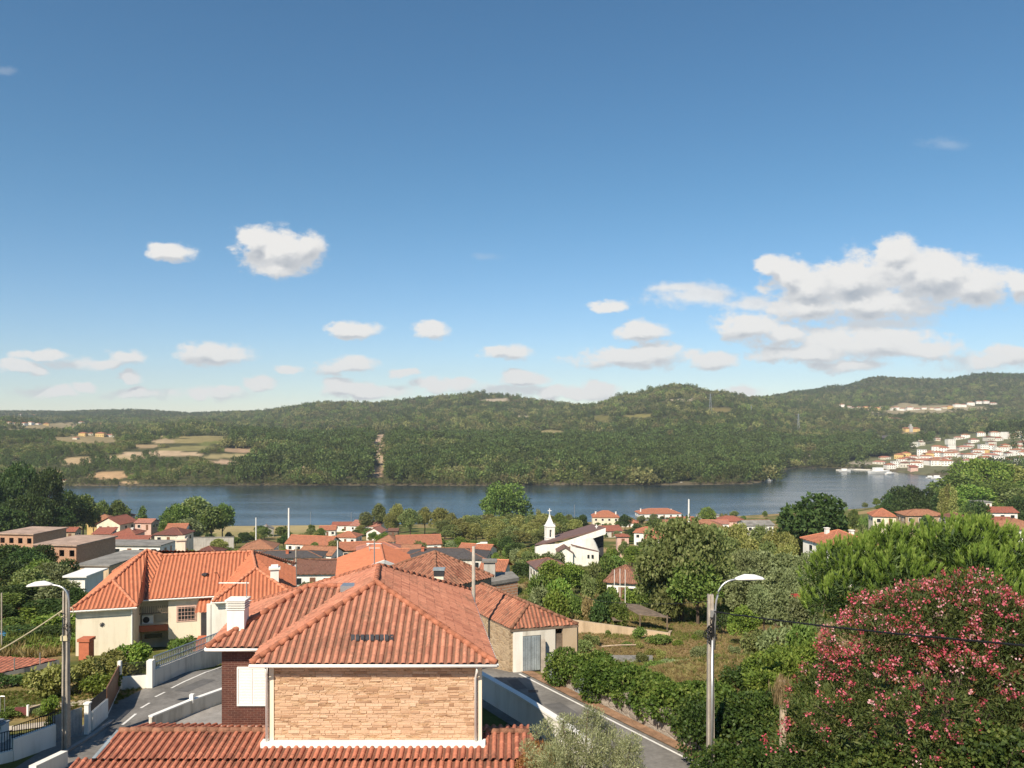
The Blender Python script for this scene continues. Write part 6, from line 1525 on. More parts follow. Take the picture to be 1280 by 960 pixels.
m = MB(); a, b = cp(713, 0, -4.6), cp(748, 0, -3.9); m.seg(a, b, 1.0, zc, cp(0, 682.5, -4.4).z, zc, cp(0, 690.5, -4.4).z); m.build('aisle_wall', M['white'], CHU)
for px_ in (735.3, 740.4):
    m = MB(); q = cp(px_, 695.5, -4.35); m.box(q.x - .28, q.x + .28, q.y - .42, q.y - .2, q.z - .45, q.z + .5); m.build('window', M['glass'], CHU)
# annex gable
m = MB(); a0, a1 = cp(697, 0, -6), cp(716, 0, -6); ap = cp(706.5, 684.5, -6); m.add([(a0.x, a0.y, zc), (a1.x, a1.y, zc), (a1.x, a1.y, cp(0, 691, -6).z), (ap.x, ap.y, ap.z), (a0.x, a0.y, cp(0, 690, -6).z)], [(0, 1, 2, 3, 4)])
m.add([(a1.x, a1.y, zc), (a1.x, a1.y + 6, zc), (a1.x, a1.y + 6, cp(0, 691, -6).z), (a1.x, a1.y, cp(0, 691, -6).z)], [(0, 1, 2, 3)]); m.build('annex_wall', M['white'], CHU)
m = MB(); u = Vector((0, 6, 0)); o_ = Vector((0, -.3, .12)); L0 = Vector((a0.x - .3, a0.y, cp(0, 690.6, -6).z)); R0_ = Vector((a1.x + .3, a1.y, cp(0, 691.8, -6).z)); m.slab([L0 + o_, Vector(ap) + o_, Vector(ap) + u + o_, L0 + u + o_], .2); m.slab([Vector(ap) + o_, R0_ + o_, R0_ + u + o_, Vector(ap) + u + o_], .2); m.build('annex_roof', M['brownroof'], CHU)
m = MB(); c = cp(745.5, 660, 6); m.box(c.x - .12, c.x + .12, c.y - .12, c.y + .12, c.z - 1, c.z + 1.0); m.box(c.x - .4, c.x + .4, c.y - .1, c.y + .1, c.z + .3, c.z + .5); m.build('roof_cross', M['paint'], CHU)
for px_ in (733, 737, 741): 
    pass
# forecourt steps and ruins
m = MB(); p = cp(733, 0, -9)
for k in range(5): m.box(p.x - 4 + k * .2, p.x + 6, p.y - 3 + k * .45, p.y + 3, zc - .4, zc + .2 + .18 * k)
m.build('steps', M['offwhite'], CHU)
# bell tower
dT = 240.0; b = gp(687, dT)
BT = thing('bell_tower', 'slim cream bell tower with a white pointed spire and cross beside the church', 'tower', b)
hw = 5.3 * dT / F; z0, z1 = b.z - .5, at(687, 658, dT).z
Mx = Matrix.Translation((b.x, b.y, 0)) @ Matrix.Rotation(R(12), 4, 'Z')
zs0, zs1 = at(0, 670.5, dT).z, at(0, 663.5, dT).z; ow = hw * .26
m = MB(); m.box(-hw, hw, -hw, hw, z0, zs0 - .1, Mx)
for sx in (-1, 1):
    for sy in (-1, 1): m.box(*sorted((sx * hw, sx * ow)), *sorted((sy * hw, sy * ow)), zs0 - .1, z1, Mx)
for sgn in (-1, 1):
    m.box(-ow, ow, *sorted((sgn * hw, sgn * hw * .5)), zs1 + .5, z1, Mx); m.box(*sorted((sgn * hw, sgn * hw * .5)), -ow, ow, zs1 + .5, z1, Mx)
m.build('shaft', M['white'], BT)
m = MB(); m.tube([(b.x, b.y, zs0 + .2), (b.x, b.y, zs0 + .9)], .28, 8, .12); m.build('bell', M['slate'], BT)
m = MB(); m.box(-hw * 1.12, hw * 1.12, -hw * 1.12, hw * 1.12, z1, z1 + .3, Mx); m.box(-hw * 1.05, hw * 1.05, -hw * 1.05, hw * 1.05, zs0 - .35, zs0 - .12, Mx); m.build('cornice', M['paint'], BT)
zt = at(0, 641.5, dT).z; m = MB(); q = [Mx @ Vector((sx * hw * .92, sy * hw * .92, z1 + .3)) for sx, sy in ((-1, -1), (1, -1), (1, 1), (-1, 1))]; q2 = [Mx @ Vector((sx * hw * .34, sy * hw * .34, z1 + 2.2)) for sx, sy in ((-1, -1), (1, -1), (1, 1), (-1, 1))]; tip = (b.x, b.y, zt)
m.add(q + q2 + [tip], [(0, 1, 5, 4), (1, 2, 6, 5), (2, 3, 7, 6), (3, 0, 4, 7), (4, 5, 8), (5, 6, 8), (6, 7, 8), (7, 4, 8)]); m.build('spire', M['paint'], BT)
m = MB(); m.tube([(b.x, b.y, zt - .3), (b.x, b.y, at(0, 635.5, dT).z)], .13, 6); m.box(-.55, .55, -.1, .1, at(0, 638.3, dT).z - .12, at(0, 638.3, dT).z + .12, Mx); m.build('cross', M['paint'], BT)
for sx in (-1, 1):
    m = MB(); p = Mx @ Vector((sx * hw, -hw, 0)); m.tube([(p.x, p.y, z1 + .3), (p.x, p.y, z1 + 1.2)], .16, 5, .02); m.build('pinnacle', M['paint'], BT)

# ---------------------------------------------------------------- poles, masts, cars, boats
def mast(name, label, px, y0, y1, d, r0, mat, cat='mast', group=None):
    b = gp(px, d); t_ = at(px, y0, d); m = MB(); m.tube([(b.x, b.y, b.z - .3), (b.x, b.y, t_.z)], r0, 8, r0 * .7); return tag(m.build(name, M[mat], origin=b), label, cat, group)
mast('white_mast', 'tall thick white mast in the village, left one by the dry field', 361, 635, 669, 300, .42, 'paint')
mast('grey_mast', 'short pale mast standing in the dry riverside field', 320, 647, 664, 330, .3, 'paint')
mast('white_mast', 'tall thick white mast at the river behind the orange villa', 861, 624, 648, 440, .55, 'paint')
mast('thin_mast', 'thin grey mast near the river right of the bell tower', 718, 631, 651, 380, .16, 'galv')
mast('thin_mast', 'very thin mast at the water above the dry field', 388, 640, 651, 460, .12, 'galv')
mast('thin_mast', 'very thin mast at the water above the pavilion roof', 439, 640, 650, 450, .14, 'galv')
mast('wire_pole', 'grey concrete wire pole between the maroon roof and the black roof', 370, 683, 735, 108, .14, 'concrete', 'pole')
mast('wire_pole', 'grey wire pole rising in front of the broad orange gable', 462, 683, 716, 104, .11, 'concrete', 'pole')
mast('gutter_pole', 'short white pole beside the stone fronted orange house', 422, 676, 702, 190, .16, 'paint', 'pole')
for px_, y0 in ((768, 712), (775, 711), (781.5, 712)):
    mast('flagpole', 'bare white flagpole in front of the white cottage', px_, y0, 742, 105, .055, 'paint', 'flagpole', 'flagpoles before the cottage')
for a, b, lab in ((at(370, 697, 108), at(268, 716, 66), 'thin dark wire from the grey pole to the orange roof of the cream house'), (at(370, 697, 108), at(462, 692, 104), 'thin dark wire between the two grey poles behind the stone house')):
    m = MB(); m.tube(catenary(a, b, .6, 0, 16), .03, 4); tag(m.build('overhead_wire', M['black'], origin=a), lab, 'wire')
def car(px, d, rz_, mat, label, group=None):
    b = gp(px, d); r = thing('car', label, 'car', b, group); Mx = Matrix.Translation(b) @ Matrix.Rotation(R(rz_), 4, 'Z')
    pr = [(-2.1, .35), (-2.1, .85), (-1.75, .95), (-1.3, 1.42), (.45, 1.45), (1.15, .95), (2.0, .82), (2.1, .35)]; m = MB(); n = len(pr)
    m.add([Mx @ Vector((x, s * (.82 if z < 1.1 else .66), z)) for s in (-1, 1) for x, z in pr], [tuple(range(n)), tuple(range(2 * n - 1, n - 1, -1))] + [(i, n + i, n + (i + 1) % n, (i + 1) % n) for i in range(n)]); m.build('body', M[mat], r)
    g = MB(); g.add([Mx @ Vector((x, s * y_, z)) for s, y_ in ((-1, .80), (1, .80)) for x, z in ((-1.5, 1.02), (-1.2, 1.37), (.4, 1.39), (.95, 1.0))], [(0, 1, 2, 3), (7, 6, 5, 4), (3, 2, 6, 7), (0, 4, 5, 1)]); g.build('window', M['glass'], r)
    for sx in (-1.3, 1.3):
        for sy in (-.8, .8):
            w = MB(); p = Mx @ Vector((sx, sy - .1, .33)); q = Mx @ Vector((sx, sy + .1, .33)); w.tube([p, q], .33, 12); w.build('wheel', M['black'], r)
    return r
car(142, 148, 8, 'carwhite', 'white car parked at the grey felt roofed warehouse')
for k, (px_, d_, mt, lab) in enumerate(((540, 286, 'carwhite', 'white car parked at the near end of the row below the plane trees'), (547, 282, 'carwhite', 'white car second in the row below the plane trees'), (554, 290, 'cardark', 'dark car in the middle of the row below the plane trees'), (561, 284, 'carwhite', 'white car parked beside the dark one below the plane trees'), (583, 300, 'carwhite', 'white car under the grove edge right of the parked row'), (594, 300, 'cardark', 'dark car under the grove edge right of the parked row'), (606, 286, 'cardark', 'dark car in the shade of the grove near the church'))):
    car(px_, d_, 60 + 9 * k, mt, lab, 'cars parked below the plane trees')
# ---------------------------------------------------------------- houses on the far bank and in the town on the right
def far_house_proto(w, dp, h, rm, wm, flat=False):
    m = MB(); x, y = w / 2, dp / 2; m.cur = 0; m.box(-x, x, -y, y, -5, h)
    # window openings as dark panes proud of the wall
    m.cur = 2
    for s in range(max(1, int(h / 2.9))):
        for k in range(4): u = -x + w * (k + .5) / 4; m.add([(u - .55, -y - .04, 1 + s * 2.9), (u + .55, -y - .04, 1 + s * 2.9), (u + .55, -y - .04, 2.3 + s * 2.9), (u - .55, -y - .04, 2.3 + s * 2.9)], [(0, 1, 2, 3)])
    m.cur = 1; o = .5
    if flat: m.box(-x - .2, x + .2, -y - .2, y + .2, h, h + .3)
    else:
        k = min(y, x * .9); z = h + .40 * y; A = [(-x - o, -y - o, h), (x + o, -y - o, h), (x + o, y + o, h), (-x - o, y + o, h), (-x + k, 0, z), (x - k, 0, z)]
        m.add(A, [(0, 1, 5, 4), (1, 2, 5), (2, 3, 4, 5), (3, 0, 4)])
    o_ = m.build('hillside_house', [M[wm], M[rm], M['glass']]); return o_
FP = [far_house_proto(*a) for a in ((13, 10, 6, 'far_orange', 'white'), (10, 9, 3.4, 'far_orange', 'cream'), (16, 10, 6.5, 'far_tan', 'white'), (12, 10, 9, 'slabgrey', 'white', True), (11, 9, 4, 'far_red', 'white'), (18, 9, 3.6, 'far_pink', 'offwhite'), (13, 10, 5.5, 'far_orange', 'yellowwall'), (12, 9, 5, 'far_brown', 'offwhite'))]
ADJ = ['white two storey house with an orange roof', 'low cream house with an orange roof', 'broad white house with a tan roof', 'tall white flat topped house', 'white house with a red roof', 'long pale house with a pink roof', 'yellow house with an orange roof', 'pale house with a brown roof']
used = set()
def far_house(px, py, k, sc_=1.0, rot=0, where='', group=None, d0=800):
    p = hit(px, py, d0, 3600); src = FP[k]
    o = src if k not in used else src.copy()
    if k in used: COL.objects.link(o)
    used.add(k)
    o.location = p; o.rotation_euler = (0, 0, R(rot)); o.scale = (sc_, sc_, sc_); tag(o, ADJ[k] + ' ' + where, 'house', group)
    FAR_SPOTS.append((p.x, p.y, 9 * sc_ + p.y * .003)); return o
rg = np.random.default_rng(12)
# town climbing the slope across the cove: rows read from the photo (column, row)
TOWN = [(1112, 584), (1120, 582), (1127, 577), (1134, 574), (1141, 577), (1149, 578), (1156, 575), (1163, 579), (1171, 577), (1178, 575), (1183, 580), (1131, 582), (1142, 584),
        (1152, 568), (1163, 565), (1172, 562), (1180, 563), (1189, 561), (1194, 568), (1203, 569), (1211, 570), (1222, 566), (1206, 560), (1174, 569), (1185, 570),
        (1217, 551), (1226, 543), (1236, 549), (1247, 549), (1259, 546), (1267, 546), (1276, 537), (1238, 560), (1229, 561), (1251, 537), (1263, 536), (1270, 541), (1243, 543),
        (1238, 570), (1246, 568), (1254, 562), (1262, 568), (1270, 560), (1276, 556), (1266, 577), (1273, 580), (1258, 575), (1281, 569), (1232, 576), (1248, 577), (1284, 548), (1290, 560), (1294, 540), (1279, 575), (1214, 577)]
for i, (px, py) in enumerate(TOWN):
    far_house(px, py + 2, [0, 1, 2, 4, 0, 3, 2, 5, 3, 7, 0, 4][(i * 5 + i // 4) % 12], .85 + .3 * rg.random(), rg.normal(-12, 14), 'in the town across the cove', 'houses of the town across the cove', 860)
for j in range(52):
    u, v = rg.uniform(-1, 1), rg.uniform(-1, 1); px, py = (1222 + 80 * u, 561 - 8 * u + 16 * v) if j % 4 else (1140 + 46 * u, 577 + 7 * v); TOWN.append((px, py))
    far_house(px, py, int(rg.integers(0, 8)), .65 + .35 * rg.random(), rg.normal(-12, 16), 'in the town across the cove', 'houses of the town across the cove', 860)
RIDGE = [(1052, 507), (1060, 508), (1067, 510), (1074, 509), (1082, 510), (1090, 509), (1097, 511), (1104, 510), (1112, 511), (1120, 511), (1128, 512), (1137, 511), (1146, 511), (1155, 510), (1164, 510), (1172, 511), (1180, 509), (1187, 509), (1196, 507), (1204, 507), (1213, 505), (1223, 503), (1232, 503), (1241, 504), (1110, 523), (1118, 524), (1127, 525)]
for i, (px, py) in enumerate(RIDGE):
    far_house(px, py + 1.5, [0, 2, 1, 5, 0, 6, 4][(i * 3 + i // 5) % 7], 1.0 + .3 * rg.random(), rg.normal(-8, 14), 'in the village high on the far slope', 'houses of the high village', 1500)
LEFT = [(3, 521), (10, 519), (17, 521), (26, 520), (33, 521), (42, 520), (3, 533), (12, 531), (20, 531), (30, 532), (38, 531), (48, 531), (58, 532)]
for i, (px, py) in enumerate(LEFT):
    far_house(px, py, [0, 5, 0, 2, 4, 6, 5][i % 7], .8 + .2 * rg.random(), rg.normal(0, 14), 'in the hamlet on the far hill', 'houses of the hill hamlet', 1150)
for px, py, k, s_, lab in ((102, 530, 0, .95, 'white house alone on the far hill next to a dark tree'), (128, 533, 2, 1.15, 'long white house with a red tint roof on the far hill above the farm'), (104, 545, 6, .9, 'pale yellow farmhouse, left of the farm group on the far bank'), (114, 544, 1, 1.0, 'cream farmhouse in the middle of the farm group on the far bank'),
                           (126, 546, 6, 1.1, 'yellow farmhouse with a flat looking roof on the terraced far bank'), (95, 549, 1, .7, 'small cream shed below the farm group'), (138, 546, 5, .9, 'long low pale barn at the end of the farm group'), (375, 541, 4, .6, 'small red roofed house between the tall far trees'), (362, 545, 1, .5, 'tiny pale hut between the tall far trees'),
                           (664, 556, 4, .75, 'small white house with a red roof alone in the far wood'), (677, 559, 1, .5, 'tiny pale cabin beside the red roofed house in the far wood'), (81, 602, 1, .45, 'tiny white hut at the far shore by the bare cliff'), (1009, 570, 5, .8, 'low pale house in the clearing above the cove'), (1017, 571, 1, .7, 'cream house in the clearing above the cove'), (252, 541, 7, .7, 'brown roofed farmhouse by the terraced meadow'), (731, 591, 1, .5, 'tiny tan hut on the far shore in the wood')):
    o = far_house(px, py, k, s_, rg.normal(0, 12), '', None, 800); o['label'] = lab
    if 'group' in o: del o['group']
# castle-like house on the slope and the big dark building below it
p = hit(1141, 540, 1000, 2500); FAR_SPOTS.append((p.x, p.y, 22)); k = p.y / F
ca = thing('manor', 'salmon manor house with a small grey tower on the wooded slope', 'manor', p)
m = MB(); m.box(p.x - 9 * k, p.x + 9 * k, p.y, p.y + 14, p.z - 4, p.z + 4.5 * k); m.build('wall', M['yellowwall'], ca)
m = MB(); m.slab([(p.x - 9.5 * k, p.y - 1, p.z + 4.6 * k), (p.x + 9.5 * k, p.y - 1, p.z + 4.6 * k), (p.x + 9 * k, p.y + 14, p.z + 5.6 * k), (p.x - 9 * k, p.y + 14, p.z + 5.6 * k)], .4); m.build('roof', M['far_orange'], ca)
m = MB(); m.box(p.x - 4.5 * k, p.x - .5 * k, p.y - 2, p.y + 4, p.z, p.z + 7.5 * k); m.box(p.x - 3.6 * k, p.x - 1.6 * k, p.y - 1, p.y + 3, p.z + 7.5 * k, p.z + 10 * k); m.build('tower', M['greywall'], ca)
p = hit(1112, 551, 1000, 2500); FAR_SPOTS.append((p.x, p.y, 34)); k = p.y / F
db = thing('dark_hall', 'big dark grey hall with a low pitched roof among the trees of the far slope', 'hall', p)
m = MB(); m.box(p.x - 14 * k, p.x + 14 * k, p.y, p.y + 20, p.z - 4, p.z + 3.2 * k); m.build('wall', M['slate'], db)
m = MB(); x0, x1 = p.x - 17 * k, p.x + 17 * k; z = p.z + 3.2 * k; A = [(x0, p.y - 2, z), (x1, p.y - 2, z), (x1, p.y + 22, z), (x0, p.y + 22, z), (p.x - 5 * k, p.y + 10, z + 3.4 * k), (p.x + 5 * k, p.y + 10, z + 3.4 * k)]; m.add(A, [(0, 1, 5, 4), (1, 2, 5), (2, 3, 4, 5), (3, 0, 4)]); m.build('roof', M['far_grey'], db)
m = MB()
for j in range(8): u = p.x + (-13 + j * 3.5) * k; m.box(u, u + 2.2 * k, p.y - .15, p.y, p.z + .8 * k, p.z + 2.4 * k)
m.build('window', M['glass'], db)
# quay, pavilion roof, boats at the mouth of the cove
def onwater(px, py): return at(px, py, CZ * F / (py - HY))
q = [onwater(1047, 588.3), onwater(1066, 587.2), onwater(1090, 588.0), onwater(1104, 590.2)]
m = MB()
for a, b in zip(q, q[1:]): m.seg(a, b, 5, -1, 1.3)
tag(m.build('quay', M['offwhite'], origin=q[0]), 'long pale quay along the water at the foot of the far town', 'quay')
def boat(px, py, L_, rz_, label):
    p = onwater(px, py); r = thing('boat', label, 'boat', p, 'boats moored on the river'); Mx = Matrix.Translation(p) @ Matrix.Rotation(R(rz_), 4, 'Z') @ Matrix.Scale(L_ / 8, 4)
    m = MB(); sec = [(-4, 1.2, .9), (-2, 1.4, .9), (1, 1.35, 1.0), (3, .8, 1.2), (4.2, .05, 1.4)]; vs = []
    for x, w_, h in sec: vs += [Mx @ Vector((x, -w_, h)), Mx @ Vector((x, -w_ * .6, -.2)), Mx @ Vector((x, w_ * .6, -.2)), Mx @ Vector((x, w_, h))]
    m.add(vs, [(4 * i + j, 4 * i + 4 + j, 4 * i + 5 + j, 4 * i + 1 + j) for i in range(4) for j in range(3)] + [(0, 1, 2, 3)] + [(4 * i, 4 * i + 3, 4 * i + 7, 4 * i + 4) for i in range(4)]); m.build('hull', M['paint'], r)
    m = MB(); m.box(-2.2, 1.2, -.9, .9, .9, 2.2, Mx); m.build('cabin', M['paint'], r)
for a in ((1099, 591.8, 26, 8, 'largest white boat moored in front of the far town'), (1112, 593, 12, 20, 'small white boat to the right of the largest moored one'), (1056, 589.6, 14, 0, 'white boat moored at the left end of the pale quay'), (1172, 598.6, 14, -20, 'white boat by the bank under the dark trees of the cove'), (1163, 597.6, 10, 10, 'small white boat moored near the red boathouse'), (1232 - 380, 604.5, 6, 30, 'tiny white boat close to the far wooded shore'), (960, 601, 9, 0, 'pale boat at the tip of the wooded point')): boat(*a)
p = hit(1143, 589, 850, 1500); m = MB(); m.box(p.x - 4.5, p.x + 4.5, p.y, p.y + 8, p.z - 2, p.z + 5)
rb = thing('red_boathouse', 'small red roofed boathouse at the water below the far town', 'boathouse', p); m.build('wall', M['pinkwall'], rb)
m = MB(); m.slab([(p.x - 5, p.y - .6, p.z + 5.1), (p.x + 5, p.y - .6, p.z + 5.1), (p.x + 5, p.y + 8.6, p.z + 7), (p.x - 5, p.y + 8.6, p.z + 7)], .4); m.build('roof', M['far_red'], rb); FAR_SPOTS.append((p.x, p.y, 9))
# lattice pylons on the hills
for px, y0, y1, lab in ((888, 492, 516, 'thin lattice pylon on the middle hill'), (998, 517, 541, 'thin lattice pylon on the slope above the cove'), (872, 552, 566, 'small lattice pylon low on the wooded slope'), (939, 507, 517, 'small lattice pylon on the saddle of the hills')):
    p = hit(px, y1, 900, 3000); h = (y1 - y0) * p.y / F; m = MB(); w_ = h * .07
    for sx, sy in ((-1, -1), (1, -1), (1, 1), (-1, 1)): m.tube([(p.x + sx * w_, p.y + sy * w_, p.z - 1), (p.x + sx * w_ * .15, p.y + sy * w_ * .15, p.z + h)], .22, 4)
    for f in (.7, .82, .94): m.tube([(p.x - h * .12, p.y, p.z + h * f), (p.x + h * .12, p.y, p.z + h * f)], .18, 4)
    for k in range(6):
        f0, f1 = k / 6, (k + 1) / 6; a0, a1 = w_ * (1 - .85 * f0), w_ * (1 - .85 * f1); m.tube([(p.x - a0, p.y - a0, p.z + h * f0), (p.x + a1, p.y - a1, p.z + h * f1)], .12, 4)
    tag(m.build('pylon', M['galv'], origin=p), lab, 'pylon')
# ---------------------------------------------------------------- trees of the village, one by one
def rnd(a, b): return a + (b - a) * random.random()
T_ = tree
N = 'broadleaf_tree'
# big dark trees on the left bank
for i, (px, y, d, w, lf, lab) in enumerate(((18, 584, 330, 62, 'dark', 'tallest of the big dark trees on the left bank'), (58, 594, 322, 56, 'dark', 'big dark tree with a rounded top, second on the left bank'), (-14, 600, 300, 60, 'dark', 'big dark tree cut by the picture edge on the left bank'),
        (36, 622, 292, 60, 'dark', 'dark tree standing low before the tallest left bank tree'), (86, 614, 345, 42, 'dark', 'dark tree with a sloping crown near the brick buildings'), (104, 619, 350, 34, 'green', 'mid green tree at the river end of the dark trees'),
        (70, 634, 300, 40, 'dark', 'low dark tree beside the red tiled shed'), (4, 634, 268, 46, 'dark', 'low dark tree behind the unfinished brick building'), (128, 626, 395, 22, 'green', 'small round tree over the huddled cottages'), (148, 625, 400, 26, 'green', 'green tree right of the huddled cottages at the water'),
        (117, 633, 365, 16, 'yellow', 'little pale tree before the huddled cottages'))):
    T_(px, y, d, w, 'spread' if w > 50 else 'round', lf, N, lab, 'tree', 'dark trees of the left bank')
T_(178, 633, 380, 10, 'tall', 'green', 'cypress', 'small pointed dark tree at the water right of the cottages')
for px, y, d, w, lf, lab in ((222, 630, 345, 40, 'green', 'leafy tree at the left end of the clump by the water'), (244, 622, 350, 50, 'oak', 'tallest tree of the leafy clump by the water'), (264, 634, 350, 38, 'green', 'rounded tree of the leafy clump beside the dry field'), (278, 629, 368, 26, 'green', 'last tree of the leafy clump, by the dry field'), (236, 648, 320, 34, 'olive', 'low greyish tree before the leafy clump'), (213, 645, 330, 24, 'green', 'low tree under the leafy clump near the maroon roof')):
    T_(px, y, d, w, 'round', lf, N, lab, 'tree', 'leafy clump by the water')
# plane trees in a row
for k, (px, y, d, w) in enumerate(((474, 629, 430, 19), (498, 630, 425, 22), (487, 641, 415, 15), (513, 636, 400, 25), (531, 634, 410, 20), (549, 635, 400, 28), (458, 640, 430, 18), (563, 641, 395, 16))):
    T_(px, y, d, w, 'round', 'yellow' if k % 3 else 'oak', 'plane_tree', ('plane tree at the left end of the clipped row', 'second rounded plane tree of the row', 'small plane tree squeezed between taller ones', 'broad rounded plane tree in the middle of the row', 'plane tree right of the broad middle one', 'widest plane tree of the row, near the grove', 'low dark plane tree near the pavilion', 'small plane tree closing the row at the grove')[k], 'plane tree', 'row of plane trees')
T_(631, 605, 425, 66, 'spread', 'green', N, 'huge round tree standing alone at the river above the grove')
for px, y, d, w, kd, lf, lab in ((663, 638, 410, 8, 'tall', 'green', 'slim green poplar right of the huge round tree'), (673, 637, 405, 8, 'tall', 'yellow', 'slim yellowing poplar right of the huge round tree'), (650, 642, 420, 16, 'round', 'dark', 'dark tree at the foot of the huge round tree')): T_(px, y, d, w, kd, lf, 'poplar' if kd == 'tall' else N, lab)
# the flat-topped grove
k = 0
for row, (y, d, x0, x1, n) in enumerate(((643, 400, 575, 700, 9), (648, 375, 552, 725, 12), (655, 350, 560, 690, 9), (662, 325, 612, 690, 5))):
    for j in range(n):
        px = x0 + (x1 - x0) * (j + .5) / n + rnd(-3, 3); T_(px, y + rnd(-2, 2.5), d + rnd(-8, 8), rnd(23, 30), 'round', ('yellow', 'oak', 'yellow', 'yellow', 'oak')[k % 5], 'plane_tree', 'yellowish plane tree in the dense flat topped grove behind the church', 'plane tree', 'grove behind the church'); k += 1
for px, y, d, w, kd, lf, lab in ((632, 671, 270, 20, 'round', 'dark', 'dark round tree at the grove edge left of the church'), (643, 679, 250, 22, 'round', 'dark', 'dark round tree in front of the grove, left of the church'), (660, 689, 190, 27, 'round', 'oak', 'olive brown tree close to the white church wall'), (621, 690, 215, 16, 'bush', 'bright', 'bright bush by the orange roof near the grove'),
        (700, 641, 380, 20, 'round', 'green', 'green tree right of the steeple at the river'), (712, 643, 385, 16, 'round', 'oak', 'olive tree right of the steeple at the river'), (728, 644, 380, 22, 'round', 'dark', 'dark tree left of the cream villa'), (781, 643, 430, 16, 'round', 'dark', 'dark round tree between the two river villas'), (796, 652, 400, 14, 'bush', 'dark', 'dark shrub below the white villa'),
        (820, 644, 400, 26, 'bush', 'green', 'long green shrub hiding the foot of the white villa'), (840, 645, 405, 20, 'bush', 'green', 'round green shrub before the white villa'), (885, 634, 430, 20, 'round', 'bright', 'light green tree over the flat topped building'), (870, 643, 420, 12, 'bush', 'green', 'small shrub by the thick mast at the river')):
    T_(px, y, d, w, kd, lf, N if kd == 'round' else 'shrub', lab)
# trees and bushes before and beside the church
spots = [(690, 700, 130, 34, 'round', 'bright'), (675, 712, 120, 30, 'bush', 'green'), (712, 703, 135, 30, 'round', 'bright'), (727, 707, 140, 24, 'bush', 'green'), (700, 716, 110, 36, 'bush', 'bright'), (672, 728, 100, 34, 'bush', 'olive'), (695, 735, 88, 34, 'bush', 'bright'), (716, 738, 92, 26, 'bush', 'green'),
         (663, 738, 88, 24, 'bush', 'olive'), (745, 698, 150, 26, 'bush', 'oak'), (758, 692, 170, 24, 'bush', 'green'), (737, 716, 125, 24, 'bush', 'oak'), (772, 690, 185, 28, 'bush', 'green'), (790, 683, 200, 28, 'round', 'bright'), (806, 690, 180, 30, 'bush', 'bright'), (763, 682, 215, 16, 'bush', 'bright'), (780, 676, 225, 16, 'round', 'oak'), (755, 711, 130, 22, 'bush', 'green')]
for px, y, d, w, kd, lf in spots: T_(px, y, d, w, kd, lf, 'shrub' if kd == 'bush' else N, 'loose green shrub in the scrubby garden between the church and the barn' if kd == 'bush' else 'light green tree in the scrubby garden in front of the church', 'shrub' if kd == 'bush' else 'tree', 'scrub below the church')
T_(759, 741, 79, 40, 'bush', 'dark', 'shrub', 'round dark green bush growing at the block wall'); T_(775, 747, 78, 26, 'bush', 'green', 'shrub', 'green bush growing between the round dark one and the fallen sheets')
T_(738, 739, 84, 22, 'bush', 'drygrass', 'shrub', 'dry brown bush left of the round dark bush'); T_(802, 724, 104, 24, 'bush', 'green', 'shrub', 'green bush by the corner of the white cottage')
T_(764, 732, 104, 20, 'bush', 'green', 'shrub', 'leafy shrub hiding the left foot of the white cottage'); T_(789, 731, 106, 24, 'bush', 'bright', 'shrub', 'light green shrub hiding the right foot of the white cottage')
# big oak group
for px, y, d, w, kd, lf, lab in ((852, 654, 87, 104, 'spread', 'oak', 'great spreading old oak above the dry field'), (888, 668, 95, 74, 'spread', 'oak', 'second oak leaning against the great one'), (822, 690, 92, 54, 'round', 'oak', 'lower brownish oak at the left of the great one'), (872, 700, 84, 62, 'round', 'green', 'green oak bough mass low on the right of the great oak'), (838, 722, 86, 44, 'bush', 'oak', 'low oak scrub under the great oak')):
    T_(px, y, d, w, kd, lf, 'oak_tree', lab)
for k, (px, y, d, w, lf) in enumerate(((905, 653, 190, 30, 'yellow'), (926, 649, 200, 32, 'yellow'), (948, 652, 195, 30, 'oak'), (968, 655, 180, 30, 'yellow'), (984, 660, 165, 24, 'yellow'), (912, 668, 150, 34, 'oak'), (940, 668, 150, 34, 'yellow'), (962, 672, 145, 32, 'oak'), (985, 676, 140, 28, 'yellow'), (892, 650, 210, 22, 'oak'), (1000, 655, 185, 20, 'yellow'))):
    T_(px, y + 5, d, w, 'round', lf, N, 'yellowing rounded tree in the belt between the great oak and the dark tree', 'tree', 'yellowing tree belt')
T_(1019, 617, 172, 82, 'round', 'dark', N, 'big dark evergreen tree standing alone against the river'); T_(1052, 652, 185, 26, 'round', 'yellow', N, 'yellowing tree in the shadow of the big dark evergreen')
for k, (px, y, d, w) in enumerate(((925, 690, 98, 50), (955, 688, 100, 54), (985, 692, 96, 52), (1010, 695, 95, 48), (940, 712, 82, 50), (970, 710, 80, 54), (1000, 714, 78, 50), (1030, 700, 92, 44), (918, 715, 86, 36), (955, 735, 70, 46), (982, 738, 66, 44), (1010, 742, 62, 40))):
    T_(px, y, d, w, 'round' if k % 3 else 'spread', 'olive', 'olive_tree', 'grey green olive tree in the dense thicket left of the pine', 'olive tree', 'olive thicket')
